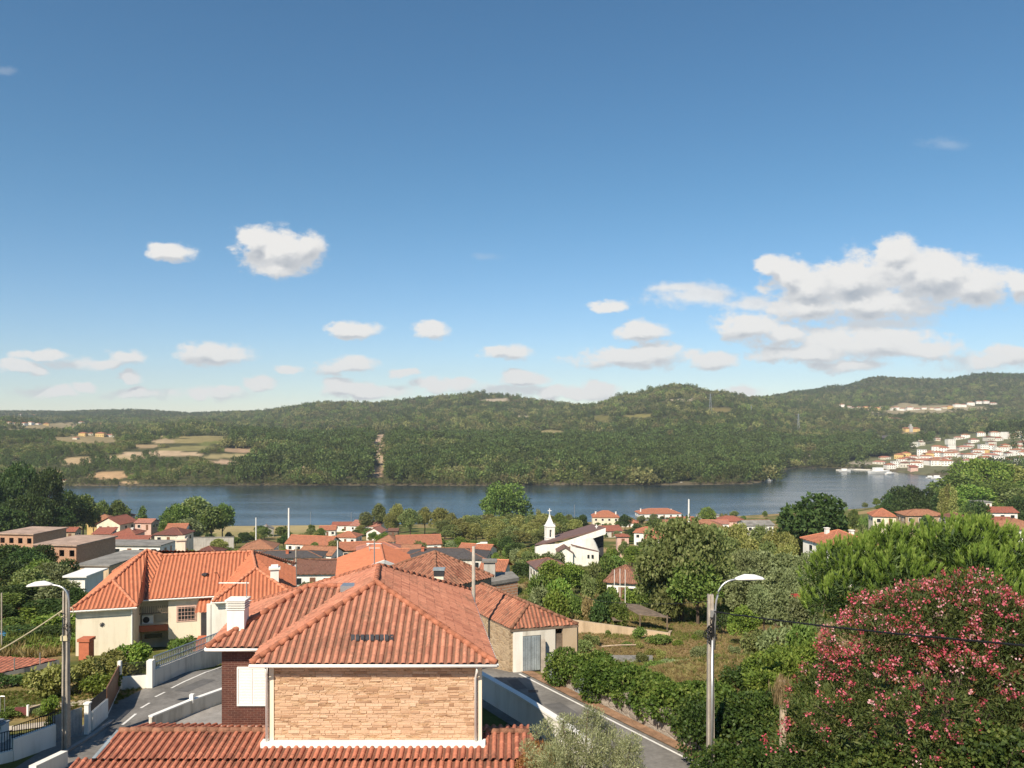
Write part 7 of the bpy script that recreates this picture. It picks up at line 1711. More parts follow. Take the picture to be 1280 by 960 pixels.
for k, (px, y, d, w, kd, lf, lab) in enumerate(((930, 757, 66, 36, 'round', 'bright', 'small light green fruit tree alone on the dry field'), (947, 785, 58, 40, 'bush', 'oak', 'scraggly brown bush at the right end of the dry field'), (972, 775, 56, 46, 'bush', 'olive', 'greyish bush between the field and the pine'), (975, 800, 50, 50, 'bush', 'bright', 'light green bush just left of the flowering one'),
        (940, 815, 50, 44, 'bush', 'oak', 'yellowish bush behind the lamp post'), (915, 822, 48, 34, 'bush', 'bright', 'spiky light bush touching the lamp post'), (848, 822, 52, 50, 'bush', 'olive', 'low feathery grey green bush in the field behind the creeper'), (822, 826, 50, 34, 'bush', 'green', 'low green bush behind the creeper near the tarpaulin'), (735, 822, 56, 30, 'bush', 'green', 'green weed clump behind the creeper top'),
        (800, 783, 70, 20, 'bush', 'green', 'weed clump at the foot of the block wall'), (905, 760, 74, 26, 'bush', 'dark', 'small dark bush behind the lamp post top'), (1000, 770, 55, 44, 'bush', 'green', 'green bush tucked below the pine'))):
    T_(px, y, d, w, kd, lf, 'shrub' if kd == 'bush' else 'fruit_tree', lab)
# right side: knoll woods
for k, (px, y, d, w, kd, lf) in enumerate(((1228, 576, 440, 70, 'spread', 'bright'), (1196, 592, 430, 56, 'round', 'green'), (1262, 580, 450, 60, 'round', 'yellow'), (1285, 588, 440, 50, 'round', 'yellow'), (1212, 606, 405, 54, 'round', 'bright'), (1245, 602, 410, 56, 'spread', 'green'), (1272, 610, 400, 50, 'round', 'oak'), (1178, 608, 420, 40, 'round', 'green'), (1300, 600, 420, 56, 'round', 'green'), (1230, 625, 380, 44, 'round', 'green'), (1196, 622, 385, 40, 'round', 'bright'), (1260, 630, 360, 40, 'round', 'green'))):
    T_(px, y, d, w, kd, lf, N, 'big leafy tree in the wood covering the knoll', 'tree', 'wood on the knoll')
for k, (px, y, d, w) in enumerate(((1122, 608, 350, 34), (1140, 607, 355, 36), (1160, 611, 350, 34), (1176, 615, 340, 30), (1130, 624, 330, 30), (1150, 626, 325, 32), (1112, 616, 350, 22))):
    T_(px, y, d, w, 'round', 'dark', N, 'dark round tree at the water left of the knoll', 'tree', 'dark trees at the water by the knoll')
for px, y, d, lab in ((1184, 606, 330, 'slim poplar in the middle of the trio by the knoll'), (1178, 612, 325, 'slim poplar at the water end of the trio'), (1192, 609, 322, 'slim yellowish poplar at the knoll end of the trio')): T_(px, y, d, 9, 'tall', 'yellow', 'poplar', lab)
for k, (px, y, d, w, kd, lf) in enumerate(((1068, 637, 330, 18, 'round', 'green'), (1080, 641, 320, 20, 'bush', 'green'), (1095, 640, 330, 14, 'round', 'dark'), (1085, 652, 260, 24, 'bush', 'oak'), (1110, 655, 230, 24, 'bush', 'green'), (1128, 655, 225, 22, 'bush', 'green'), (1158, 644, 230, 24, 'round', 'dark'), (1225, 626, 235, 34, 'round', 'dark'), (1214, 640, 220, 26, 'round', 'green'), (1270, 620, 300, 24, 'round', 'dark'), (1250, 648, 215, 18, 'bush', 'reddish'), (1206, 630, 290, 22, 'round', 'green'), (1068, 655, 220, 18, 'bush', 'green'), (1185, 655, 210, 22, 'bush', 'dark'), (1240, 660, 190, 20, 'bush', 'green'))):
    T_(px, y, d, w, kd, lf, 'shrub' if kd == 'bush' else N, 'garden tree among the houses below the knoll' if kd != 'bush' else 'garden shrub among the houses below the knoll', 'tree' if kd != 'bush' else 'shrub', 'gardens below the knoll')
for px, y, d, w, kd, lf in ((1340, 700, 62, 90, 'round', 'olive'), (1400, 690, 75, 90, 'round', 'green'), (1320, 715, 85, 70, 'round', 'oak'), (1460, 720, 60, 110, 'round', 'olive'), (1500, 690, 85, 90, 'round', 'green'), (1380, 730, 50, 110, 'bush', 'green'), (1330, 800, 42, 150, 'bush', 'green'), (1440, 790, 44, 150, 'bush', 'bright')): T_(px, y, d, w, kd, lf, N, 'tree on the grassy slope beyond the flowering bush, past the picture edge', 'tree', 'trees past the picture edge')
# left middle: orchard and thicket left of the cream house
L1 = [(12, 684, 165, 38, 'round', 'dark'), (34, 688, 160, 32, 'round', 'dark'), (52, 684, 165, 24, 'round', 'dark'), (8, 700, 150, 30, 'bush', 'dark'), (45, 703, 140, 26, 'bush', 'dark'), (50, 702, 122, 34, 'round', 'green'), (66, 706, 118, 34, 'round', 'olive'), (82, 702, 122, 22, 'round', 'dark'), (38, 714, 112, 30, 'round', 'oak'), (95, 738, 92, 22, 'round', 'dark'),
      (20, 735, 95, 50, 'round', 'dark'), (48, 728, 100, 44, 'round', 'oak'), (70, 730, 96, 40, 'round', 'olive'), (5, 745, 92, 40, 'round', 'green'), (62, 752, 84, 46, 'round', 'dark'), (40, 762, 82, 44, 'bush', 'bright'), (72, 768, 78, 42, 'bush', 'bright'), (30, 782, 72, 50, 'bush', 'dark'), (60, 786, 70, 44, 'bush', 'dark'), (8, 775, 76, 30, 'bush', 'green'), (78, 796, 66, 30, 'bush', 'green'), (-10, 760, 80, 40, 'round', 'dark'), (50, 806, 62, 34, 'bush', 'bright'), (18, 800, 64, 34, 'bush', 'green'), (-8, 805, 62, 30, 'bush', 'dark')]
for px, y, d, w, kd, lf in L1: T_(px, y - 3, d, w * 1.4, kd, lf, 'shrub' if kd == 'bush' else N, 'tree in the overgrown orchard on the slope left of the cream house' if kd != 'bush' else 'bush in the overgrown orchard on the slope left of the cream house', 'tree' if kd != 'bush' else 'shrub', 'overgrown orchard')
# garden of the cream house
T_(-95, 770, 33, 130, 'round', 'green', N, 'tree added beyond the picture edge to shade the bend of the road')  # unseen tree, added left of the view for its shadow on the road
for px, y, d, w, kd, lf, lab in ((66, 826, 44.8, 56, 'bush', 'yellow', 'yellowish bush behind the lamp post by the lawn'), (104, 826, 46.5, 60, 'bush', 'yellow', 'large golden green bush in the middle of the garden'), (133, 812, 48.5, 52, 'bush', 'yellow', 'tall golden green bush against the cream wall'), (160, 800, 52, 50, 'bush', 'bright', 'tall bush with reddish tips beside the cream wall'), (124, 838, 45.5, 46, 'bush', 'bright', 'green bush behind the brown gate'), (148, 822, 48, 44, 'bush', 'yellow', 'golden bush peeping over the gate post'),
        (226, 793, 59, 34, 'bush', 'green', 'grey green shrub before the garage of the cream house'), (18, 840, 47.5, 44, 'bush', 'dark', 'dark hedge bush at the far side of the lawn'), (-8, 842, 47, 34, 'bush', 'dark', 'dark hedge bush cut by the picture edge at the lawn'), (44, 845, 47, 34, 'bush', 'green', 'light green hedge bush at the far side of the lawn'), (64, 868, 42, 22, 'bush', 'bright', 'small palm like bush behind the lamp post'), (72, 888, 40, 26, 'bush', 'dark', 'small dark bush near the garden entrance'), (12, 898, 42, 40, 'bush', 'green', 'flowering low shrub by the driveway'), (-6, 902, 41, 30, 'bush', 'green', 'low shrub by the driveway at the picture edge'), (52, 893, 42, 22, 'bush', 'oak', 'dry low shrub below the knee high wall')):
    T_(px, y, d, w, kd, lf, 'garden_shrub', lab, 'shrub')
# shrubs along the fronts of the village houses
rr = random.Random(8)
for (a, b, ye, d, zb, ez, nm) in FRONT:
    if nm in ('kiosk', 'warehouse', 'workshop', 'boundary_wall', 'verandah', 'outbuilding', 'shading_house'): continue
    n = max(2, int((b - a) * d / F / 4.2))
    for k in range(n):
        px = a + (b - a) * (k + rr.uniform(.1, .9)) / n; dd = d - rr.uniform(1.5, 5); g = zg((px - 640) * dd / F, dd); hh = min((ez - g) * rr.uniform(.35, .78), 5.0)
        if hh < .6: continue
        T_(px, HY + (CZ - g - hh) * F / dd, dd, hh * rr.uniform(.9, 1.5) * F / dd, rr.choice(['bush', 'bush', 'round']), rr.choice(['green', 'bright', 'oak', 'dark', 'yellow', 'green']), 'garden_shrub', 'garden shrub growing in front of a village house', 'shrub', 'shrubs before the village houses')
# rough shrubs over the dry field
for k in range(26):
    px = rr.uniform(725, 985); dd = rr.uniform(52, 74); g = zg((px - 640) * dd / F, dd); hh = rr.uniform(.35, 1.1)
    T_(px, HY + (CZ - g - hh) * F / dd, dd, hh * rr.uniform(1.2, 2.2) * F / dd, 'bush', rr.choice(['oak', 'green', 'olive', 'bright', 'yellow']), 'field_shrub', 'low wild shrub in the dry field beyond the road', 'shrub', 'wild shrubs of the dry field')
# scattered trees in the village gardens
rr = random.Random(4); used_ = 0
for (x0, x1, d0, d1, n, hs_, lab, grp) in ((150, 420, 270, 400, 26, (3, 7), 'garden tree between the village roofs and the dry field', 'gardens by the dry field'), (280, 480, 300, 420, 26, (3, 6.5), 'tree in the green band above the long white house', 'green band above the long white house'), (390, 620, 250, 340, 22, (3, 6.5), 'garden tree among the roofs near the parked cars', 'gardens near the parked cars'),
                                      (610, 700, 170, 260, 14, (3, 6), 'garden tree left of the church', 'gardens left of the church'), (760, 910, 240, 400, 30, (3, 6.5), 'garden tree among the houses behind the great oak', 'gardens behind the oak'), (1040, 1260, 170, 330, 26, (3, 7), 'tree among the houses behind the pine', 'gardens behind the pine'), (100, 300, 190, 260, 12, (2.5, 5), 'tree near the white flat building', 'gardens near the white flat building'), (300, 420, 112, 150, 10, (2, 4), 'low tree near the maroon roof', 'gardens near the maroon roof'), (100, 330, 405, 500, 16, (3, 6), 'bush on the river bank by the dry field', 'left river bank'), (420, 960, 450, 515, 34, (3, 6), 'small tree on the village river bank', 'village river bank'), (950, 1130, 330, 560, 26, (3.5, 7), 'tree on the bank right of the dark evergreen', 'bank right of the evergreen')):
    for k in range(n):
        for tr in range(30):
            px = rr.uniform(x0, x1); d = rr.uniform(d0, d1); x = (px - 640) * d / F
            if grp == 'left river bank' and 255 < px < 420 and d < 500: continue
            if all(math.hypot(x - fx, d - fy) > fr + 2.0 for fx, fy, fr in FOOT): break
        else: continue
        h = rr.uniform(*hs_); z = zg(x, d); y = HY + (CZ - z - h) * F / d; w = h * rr.uniform(.7, 1.15) * F / d
        T_(px, y, d, w, rr.choice(['round', 'round', 'bush']), rr.choice(['green', 'green', 'dark', 'bright', 'oak', 'yellow', 'olive']), N, lab, 'tree', grp)

# ---------------------------------------------------------------- the close plants, leaf by leaf
def loc_blobs(B, o): return [(b[0] - o[0], b[1] - o[1], b[2] - o[2], b[3], b[4], b[5]) for b in B]
def stems(o, B, r, rg, n=14, mat='bark', name='stem', root=None):
    mb = MB()
    for i in rg.choice(len(B), min(n, len(B)), replace=False):
        b = B[i]; p0 = Vector((rg.normal(0, .25), rg.normal(0, .25), -.3)); e = Vector(b[:3]); mid = p0.lerp(e, .5) + Vector((rg.normal(0, .2), rg.normal(0, .2), .3)); mb.tube([p0, mid, e], r, 5, r * .3)
    me = bpy.data.meshes.new(name); me.from_pydata(mb.v, [], mb.f); me.materials.append(M[mat]); me.update(); return link(name, me, root)

# flowering oleander dome
rg = np.random.default_rng(77)
def dome(cx_, cy_, z0, zt, rx, ry, n, s0, s1, rg):
    B = []
    for k in range(n):
        a = rg.random() * 6.283; q = math.sqrt(rg.random()); hh = math.sqrt(max(0.0, 1 - q * q)); f = 1 - .20 * rg.random() ** 1.5
        s = s0 + (s1 - s0) * rg.random(); B.append((cx_ + rx * q * math.cos(a) * f, cy_ + ry * q * math.sin(a) * f, max(z0 + s * .5, z0 + (zt - z0 - s) * hh * f), s, s, s * .9))
    return B
oc = at(1182, 900, 27.0); og = Vector((oc.x, oc.y, CZ - 13.2))
OL = thing('oleander', 'huge dome shaped oleander bush covered with pink flowers at the picture edge', 'flowering bush', og)
Bo = dome(oc.x + .35, 27.0, CZ - 13.2, CZ - 5.1, 5.3, 4.3, 120, .8, 1.2, rg)
Bl = loc_blobs(Bo, og); n = 80000
p, d = blob_points(Bl, n, rg, .62, -.9); keep = d[:, 1] < .55; p, d = p[keep], d[keep]; n = len(p)
ax = d * .55 + unit(n, rg) * .75 + np.array([0, 0, .45]); v = np.clip(.5 + .25 * rg.normal(size=n) + .5 * (vnoise(p[:, 0] + 9, p[:, 2] + p[:, 1] + 9, .5, 3) - .5), 0, 1)
me = cards_mesh('foliage', p, ax, .17 * (.6 + .8 * rg.random(n)), .26, L['oleander'], v, rg, .06); link('foliage', me, OL)
ht = (p[:, 2]) / 8.0
# flower trusses sit at shoot tips: clusters of petals, thick on top, thin low down
q, dq = blob_points(Bl, 9800, rg, .97, -.6); hz_ = q[:, 2] / 8.0; pr = .06 + .40 * sstep(.30, .72, hz_ + .35 * (vnoise(q[:, 0] * 1.0 + 5, q[:, 2] * 1.0 + 5, 1.1, 9) - .5)) ; k = (rg.random(len(q)) < pr * .62) & (dq[:, 1] < .5); q, dq = q[k], dq[k]
m_ = 11; c = np.repeat(q, m_, 0) + rg.normal(size=(len(q) * m_, 3)) * np.repeat(.04 + .05 * rg.random((len(q), 1)), m_, 0) + np.repeat(dq, m_, 0) * .06; ax = np.repeat(dq, m_, 0) * .5 + unit(len(c), rg) + np.array([0, -.2, .3])
tone = np.repeat(np.clip(rg.normal(.42, .28, len(q)), 0, 1), m_); vv = np.clip(tone + rg.normal(0, .15, len(c)), 0, 1)
me = cards_mesh('flower_trusses', c, ax, .072 * (.7 + .6 * rg.random(len(c))), .9, L['flower'], vv, rg, .2); link('flowers', me, OL)['kind'] = 'stuff'
k2 = rg.random(len(q)) < .9; q2, d2 = q[k2], dq[k2]; c = np.repeat(q2, 6, 0) + rg.normal(size=(len(q2) * 6, 3)) * .07; ax = np.repeat(d2, 6, 0) + unit(len(c), rg) * .6 + np.array([0, 0, .4])
me = cards_mesh('reddish_shoots', c, ax, .13 * (.7 + .6 * rg.random(len(c))), .25, L['reddish'], None, rg, .05); link('reddish_shoots', me, OL)['kind'] = 'stuff'
stems(og, Bl, .06, rg, 20, root=OL)

# stone pine behind it: upright needle tufts over a dome
pc = at(1180, 760, 37.0); pg_ = Vector((pc.x + .6, 37.0, zg(pc.x, 37)))
PI_ = thing('stone_pine', 'bright green stone pine with a wide dome of upright needle tufts', 'pine tree', pg_)
Bp = dome(pg_.x, 37.0, CZ - 10.2, CZ - 4.75, 7.6, 5.4, 95, .8, 1.2, rg); Bpl = loc_blobs(Bp, pg_)
q, dq = blob_points(Bpl, 2900, rg, .88, -.45); k = dq[:, 1] < .7; q, dq = q[k], dq[k]
m_ = 40; tdir = dq * .60 + np.array([.10, -.05, .90]) + .10 * rg.normal(size=dq.shape); tdir /= np.linalg.norm(tdir, axis=1, keepdims=True)
tl = .36 + .22 * rg.random((len(q), 1)); f = rg.random((len(q), m_, 1))
base_ = q[:, None, :] + tdir[:, None, :] * tl[:, None, :] * f * .8
ax = tdir[:, None, :] * 1.0 + .42 * unit(len(q) * m_, rg).reshape(len(q), m_, 3)
tone = np.repeat(np.clip(rg.normal(.5, .2, len(q)), 0, 1), m_) + rg.normal(0, .1, len(q) * m_)
me = cards_mesh('needle_tufts', base_.reshape(-1, 3), ax.reshape(-1, 3), .21 * (.8 + .5 * rg.random(len(q) * m_)), .15, L['pine'], np.clip(tone + (f.reshape(-1) - .5) * .5, 0, 1), rg, .0); link('crown', me, PI_)
# inner needles in darker green, the crown's inner shade put into their colour
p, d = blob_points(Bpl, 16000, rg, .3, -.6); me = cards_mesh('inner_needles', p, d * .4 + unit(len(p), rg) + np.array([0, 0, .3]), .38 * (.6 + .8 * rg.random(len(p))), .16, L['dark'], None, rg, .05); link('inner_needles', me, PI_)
tm = MB(); tm.tube([(0, 0, -.4), (.1, .1, 2.2), (.0, 0, 4.2), (.2, 0, 6.0)], .30, 8, .14)
for b in Bpl[::5]: tm.tube([(0, 0, 3.0 + .8 * rg.random()), ((b[0]) * .5, b[1] * .5, 4.0), (b[0], b[1], b[2])], .09, 5, .03)
me = bpy.data.meshes.new('trunk'); me.from_pydata(tm.v, [], tm.f); me.materials.append(M['bark']); me.update(); link('trunk', me, PI_)

# creeper over the retaining wall and down the bank, to the lower right corner
def ridge_blobs(path, n, rg, spread, s0, s1):
    """path: (px, row of the crest, distance); blobs fill from the crest to the ground"""
    B = []
    for k in range(n):
        f = rg.random() * (len(path) - 1); i = min(int(f), len(path) - 2); t_ = f - i; a, b = path[i], path[i + 1]
        px, y, d = [a[j] * (1 - t_) + b[j] * t_ for j in range(3)]; c = at(px, y, d); s = s0 + (s1 - s0) * rg.random()
        off = rg.normal(0, spread); g = zg(c.x, c.y + off); top = c.z - s * .8; z = top - (top - g) * max(0, rg.random() ** 1.6) * .85 if top > g else g
        B.append((c.x + rg.normal(0, spread * .5), c.y + off, z, s * 1.15, s, s * .85))
    return B
def mass(name, label, cat, B, n, size, asp, leaf, rg, low=-.9, droop=-.35, stem_n=14, name_leaf='foliage', vs=.5):
    o = np.array(B)[:, :3].mean(0); g = Vector((o[0], o[1], min(zg(o[0], o[1]), o[2]))); r = thing(name, label, cat, g); Bl_ = loc_blobs(B, g)
    p, d = blob_points(Bl_, n, rg, .62, low); nn = len(p)
    ax = d * .55 + unit(nn, rg) * .8 + np.array([0, 0, droop]); v = np.clip(.45 + .24 * rg.normal(size=nn) + .7 * (vnoise(p[:, 0] + 50, p[:, 1] + p[:, 2] * 1.7 + 50, vs * 1.6, 4) - .5), 0, 1)
    link(name_leaf, cards_mesh(name_leaf, p, ax, size * (.55 + .9 * rg.random(nn)), asp, L[leaf], v, rg, .12), r)
    if stem_n: stems(g, Bl_, .045, rg, stem_n, root=r)
    return r
Bv = ridge_blobs([(698, 806, 47.5), (725, 812, 46), (760, 826, 44), (800, 838, 42), (840, 850, 40), (880, 858, 38.5), (925, 868, 37)], 95, rg, .55, .45, .8)
# curtains hanging over the wall face
for k in range(26):
    s = rg.random() * 15; q = lerp_pl(offset(RE[:4], -.95), 7.0 + s, 7.1 + s)[0]; zt_ = rz(q[1]) + 1.3; dr = .25 + .8 * rg.random(); B_ = (q[0], q[1], zt_ - dr * .45, .42, .30, dr * .6); Bv.append(B_)
mass('creeper', 'dark green creeper hanging over the retaining wall along the road', 'creeper', Bv, 46000, .15, .7, 'vine', rg, vs=.5)
Bi = ridge_blobs([(905, 838, 41), (935, 842, 40), (965, 828, 39), (1000, 822, 38)], 34, rg, .7, .6, 1.0) + ridge_blobs([(880, 880, 36), (920, 875, 35), (960, 868, 34), (1000, 868, 33), (1040, 870, 32)], 60, rg, .8, .6, 1.0) + ridge_blobs([(890, 925, 33), (930, 920, 32), (980, 915, 31), (1040, 925, 30), (1100, 940, 27)], 60, rg, .8, .6, .95)
mass('ivy_bank', 'thick dark ivy covering the whole bank between lamp post and oleander', 'ivy', Bi, 64000, .13, .75, 'ivy', rg, vs=.5)
Bj = ridge_blobs([(1060, 930, 26.5), (1130, 915, 24.5), (1200, 905, 23.4), (1290, 898, 22.5)], 60, rg, .5, .5, .8)
mass('ivy_hedge', 'dark tangled ivy with yellowish stems below the flowering dome', 'ivy', Bj, 44000, .11, .75, 'ivy', rg, vs=.4)
# young light bushes where the oleander meets the bank
Bk = ridge_blobs([(958, 838, 37.5), (985, 815, 38.5), (1010, 800, 39.5)], 26, rg, .6, .55, .9)
mass('spiky_bush', 'fresh yellow green bush left of the flowering dome', 'bush', Bk, 17000, .16, .5, 'bright', rg, droop=.2)
# withered palm stump
p = at(978, 850, 30.3); SP = thing('dead_palm', 'small withered palm with a skirt of dry hanging fronds', 'palm', (p.x, p.y, zg(p.x, p.y)))
m = MB(); z0 = zg(p.x, p.y); m.tube([(p.x, p.y, z0 - .2), (p.x + .03, p.y, at(0, 880, 30.3).z), (p.x, p.y, p.z)], .14, 8, .12); m.build('trunk', M['deadwood'], SP)
n = 700; pp = np.zeros((n, 3)) + np.array([0, 0, p.z - z0 + .1]); pp += rg.normal(size=(n, 3)) * np.array([.14, .14, .12]); pp[:, 2] -= .55 * rg.random(n); ax = unit(n, rg) * .3 + np.array([0, 0, -1.0])
link('dry_fronds', cards_mesh('dry_fronds', pp, ax, .55 * (.6 + .6 * rg.random(n)), .07, L['drygrass'], np.clip(.8 + .2 * rg.normal(size=n), 0, 1), rg), SP)
# olive tree in front of the boundary wall
tc = at(728, 940, 25.5); zo = rz(25.5)
OV = thing('olive_tree', 'silvery olive tree top rising before the white boundary wall', 'olive tree', (tc.x, 25.5, zo)); o = Vector((tc.x, 25.5, zo))
Bt = []
for px, y, s in ((700, 928, .5), (716, 912, .48), (738, 905, .42), (744, 897, .34), (712, 940, .6), (740, 935, .62), (765, 932, .58), (785, 945, .5), (690, 948, .5), (672, 955, .42), (725, 958, .7), (755, 962, .7), (785, 968, .6), (700, 975, .7), (735, 985, .8), (765, 990, .7), (660, 935, .28), (684, 908, .26), (790, 930, .34), (757, 915, .36), (735, 888, .18), (704, 900, .22), (670, 915, .22)):
    c = at(px, y, 25.5 + rg.normal(0, .45)) - o; Bt.append((c.x, c.y, c.z, s, s, s * .95))
n = 42000; p, d = blob_points(Bt, n, rg, .25, -1); tw = unit(420, rg); 
cell = (np.floor(p / .16).astype(int) @ np.array([73856093, 19349663, 83492791])) % 420
ax = tw[cell] * .75 + d * .7 + unit(n, rg) * .4 + np.array([0, 0, .55]); v = np.clip(.45 + .27 * rg.normal(size=n), 0, 1)
link('crown', cards_mesh('crown', p, ax, .085 * (.6 + .8 * rg.random(n)), .22, L['silver'], v, rg, .03), OV); stems(o, Bt, .05, rg, 18, name='trunk', root=OV)
OV2 = None
# reddish shrub between the annex roof and the olive
Br = [(x_, y_, z_, .5, .45, .5) for x_, y_, z_ in [tuple(at(px, y, 27.5)) for px, y in ((672, 945), (690, 950), (660, 965), (700, 970), (680, 975))]]
mass('photinia', 'shrub with reddish leaf tips between the tiled annex and the silvery olive', 'shrub', Br, 5000, .11, .4, 'reddish', rg, droop=.3, stem_n=5)

# ---------------------------------------------------------------- grass and weeds
def grass(name, n, fn, mats, h0, h1, seed):
    rg = np.random.default_rng(seed); protos = []
    for k, mt in enumerate(mats):
        m_ = 26; p = np.zeros((m_, 3)); p[:, :2] = rg.normal(0, .16, (m_, 2)); ax = np.array([0, 0, 1.0]) + .45 * rg.normal(size=(m_, 3)); me = cards_mesh('grass_tuft', p, ax, .5 + .6 * rg.random(m_), .12, L[mt], None, rg); protos.append(bpy.data.objects.new('grass_tuft', me))
    x, y = fn(rg, n); z = terrain(x, y); k = np.ones(len(x), dtype=bool)
    for fx, fy, fr in FOOT: k &= np.hypot(x - fx, y - fy) > fr
    # keep off roads, yards and the tiled house
    d1 = road_edge_x(y) - x; k &= ~((d1 > -1.3) & (d1 < 5.6) & (y < 56)); k &= ~((x > -21.6) & (x < -1) & (y < 57)); k &= ~((x > -27.5) & (x < -21) & (y < 41.5)); k &= ~((x < -24) & (y > 46) & (y < 58) & (x > -50) & (x < -.5 * y)); k &= ~((seed == 9) & (x > 2) & (y < 88)); k &= ~((x > -34) & (x < -12) & (y > 58) & (y < 78))
    x, y, z = x[k], y[k], z[k]; s = (h0 + (h1 - h0) * rg.random(len(x)))[:, None] * np.ones((1, 3)); nn = len(x)
    patch = vnoise(x, y, 6, seed); idx = np.clip((patch * len(mats) + rg.normal(0, .5, nn)).astype(int), 0, len(mats) - 1)
    scatter(name, np.stack([x, y, z], 1), rg.random(nn) * 6.283, s, idx, protos, name + '_kinds')
def field_pts(rg, n):
    px = rg.uniform(640, 1000, n); d = np.exp(rg.uniform(math.log(37), math.log(105), n)); x = (px - 640) * d / F; k = (x - road_edge_x(d) > 2.2) | (d > 55); return x[k], d[k]
grass('field_grass', 26000, field_pts, ['drygrass', 'drygrass', 'drygrass', 'greengrass', 'greengrass'], .07, .28, 3)
def mid_pts(rg, n):
    px = rg.uniform(-40, 1320, n); d = np.exp(rg.uniform(math.log(58), math.log(330), n)); return (px - 640) * d / F, d
grass('village_weeds', 30000, mid_pts, ['greengrass', 'drygrass', 'greengrass'], .3, 1.0, 9)
def lawn_pts(rg, n):
    px = rg.uniform(-40, 180, n); d = rg.uniform(40, 62, n); return (px - 640) * d / F, d
grass('garden_grass', 9000, lawn_pts, ['greengrass', 'greengrass', 'drygrass'], .06, .22, 13)
build_forest()
# ---------------------------------------------------------------- sky, sun, air, camera
SUN_EL, SUN_AZ = 43.0, 27.0        # the sun stands behind the viewer's left shoulder; light travels 27 degrees right of straight ahead
ld = Vector((math.sin(R(SUN_AZ)) * math.cos(R(SUN_EL)), math.cos(R(SUN_AZ)) * math.cos(R(SUN_EL)), -math.sin(R(SUN_EL))))
sun = bpy.data.lights.new('sun', 'SUN'); sun.energy = SUN_E; sun.angle = R(0.53); sun.color = (1.0, 0.89, 0.73)
so = bpy.data.objects.new('sun', sun); COL.objects.link(so); so.rotation_euler = ld.to_track_quat('-Z', 'Y').to_euler(); so.location = (-60, -100, 220)

CLOUDS = [(210, 316, 30, 10), (322, 303, 28, 17), (350, 316, 46, 24), (385, 309, 20, 18), (345, 336, 30, 13), (442, 411, 32, 9), (430, 408, 18, 8), (538, 411, 22, 9),
          (268, 443, 44, 12), (258, 438, 26, 11), (435, 455, 35, 10), (635, 440, 27, 10), (623, 437, 14, 8), (25, 459, 25, 8), (55, 443, 28, 6), (155, 446, 25, 9), (165, 472, 14, 6),
          (105, 484, 15, 7), (325, 482, 18, 8), (505, 465, 20, 5), (440, 486, 35, 9), (655, 474, 30, 8),
          (730, 492, 40, 9), (763, 383, 22, 6), (800, 414, 35, 10), (785, 448, 62, 12), (820, 438, 30, 10), (890, 449, 30, 10), (935, 410, 46, 16), (975, 418, 35, 14),
          (985, 345, 30, 18), (1010, 358, 50, 26), (1065, 352, 55, 30), (1122, 318, 26, 22), (1130, 335, 40, 25), (960, 335, 16, 12), (1180, 345, 50, 26), (1150, 348, 60, 30), (1210, 358, 55, 24), (1090, 380, 80, 20), (1010, 383, 50, 18),
          (1090, 430, 80, 20), (1010, 441, 60, 12), (1150, 437, 50, 13), (1060, 457, 45, 7), (1262, 447, 34, 12), (1275, 358, 25, 16), (80, 490, 16, 6), (172, 490, 12, 6), (250, 494, 14, 6), (282, 488, 16, 6), (360, 463, 18, 5), (420, 480, 18, 8), (462, 490, 26, 9), (540, 484, 24, 8), (575, 480, 20, 7), (690, 490, 22, 8), (648, 468, 20, 6), (745, 487, 24, 8), (45, 466, 16, 6), (130, 455, 26, 6), (925, 488, 22, 5), (1235, 452, 26, 8)]
FAINT = [(360, 462, 22, 5), (868, 370, 55, 13), (890, 368, 34, 12), (270, 492, 45, 8), (480, 488, 45, 8), (570, 482, 40, 8), (640, 488, 70, 9), (100, 455, 40, 7), (1225, 452, 60, 12),
         (945, 380, 40, 12), (180, 492, 60, 7), (925, 488, 30, 7), (60, 490, 50, 7), (1100, 405, 70, 12), (850, 360, 40, 7)]
def cloud_group(lst, name):
    g = bpy.data.node_groups.new(name, 'ShaderNodeTree')
    g.interface.new_socket('P', in_out='INPUT', socket_type='NodeSocketVector'); g.interface.new_socket('D', in_out='OUTPUT', socket_type='NodeSocketFloat')
    t = NT(g); i = t('NodeGroupInput').outputs[0]; acc = None
    for cx, cy, rx, ry in lst:
        sx, sy = 1000 / (rx * 1.22), 1000 / (ry * 1.3)
        v = t('ShaderNodeVectorMath', {0: i, 1: (sx, sy, 0), 2: (-(cx - 640) / F * sx, -(HY - cy) / F * sy, 0)}, operation='MULTIPLY_ADD').outputs[0]
        l = t('ShaderNodeVectorMath', {0: v}, operation='LENGTH').outputs['Value']
        acc = l if acc is None else t.m('SMOOTH_MIN', acc, l, 0.25)
    t('NodeGroupOutput', {0: acc}); return g
wd = bpy.data.worlds.new('World'); sc.world = wd; wd.use_nodes = True
t = NT(wd.node_tree); t.n.clear()
sky = t('ShaderNodeTexSky', sky_type='NISHITA', sun_disc=False, sun_elevation=R(SUN_EL), sun_rotation=R(180 + SUN_AZ), altitude=100, air_density=AIR, dust_density=DUST, ozone_density=OZONE)
el_ = t('ShaderNodeSeparateXYZ', {0: t('ShaderNodeTexCoord').outputs['Generated']}).outputs[2]
el_ = t('ShaderNodeMapRange', {'Value': el_, 'From Min': 0.0, 'From Max': 0.30}, interpolation_type='SMOOTHSTEP', clamp=True).outputs[0]
tint = t.mix(el_, (0.87, 0.96, 1.12), (0.735, 0.965, 1.02))
skyc = t('ShaderNodeHueSaturation', {'Saturation': SKY_SAT, 'Value': 1.0, 'Hue': 0.5, 'Color': t.mix(1.0, sky.outputs[0], tint, 'MULTIPLY')}).outputs[0]
dirv = t('ShaderNodeTexCoord').outputs['Generated']
s = t('ShaderNodeSeparateXYZ', {0: dirv}).outputs
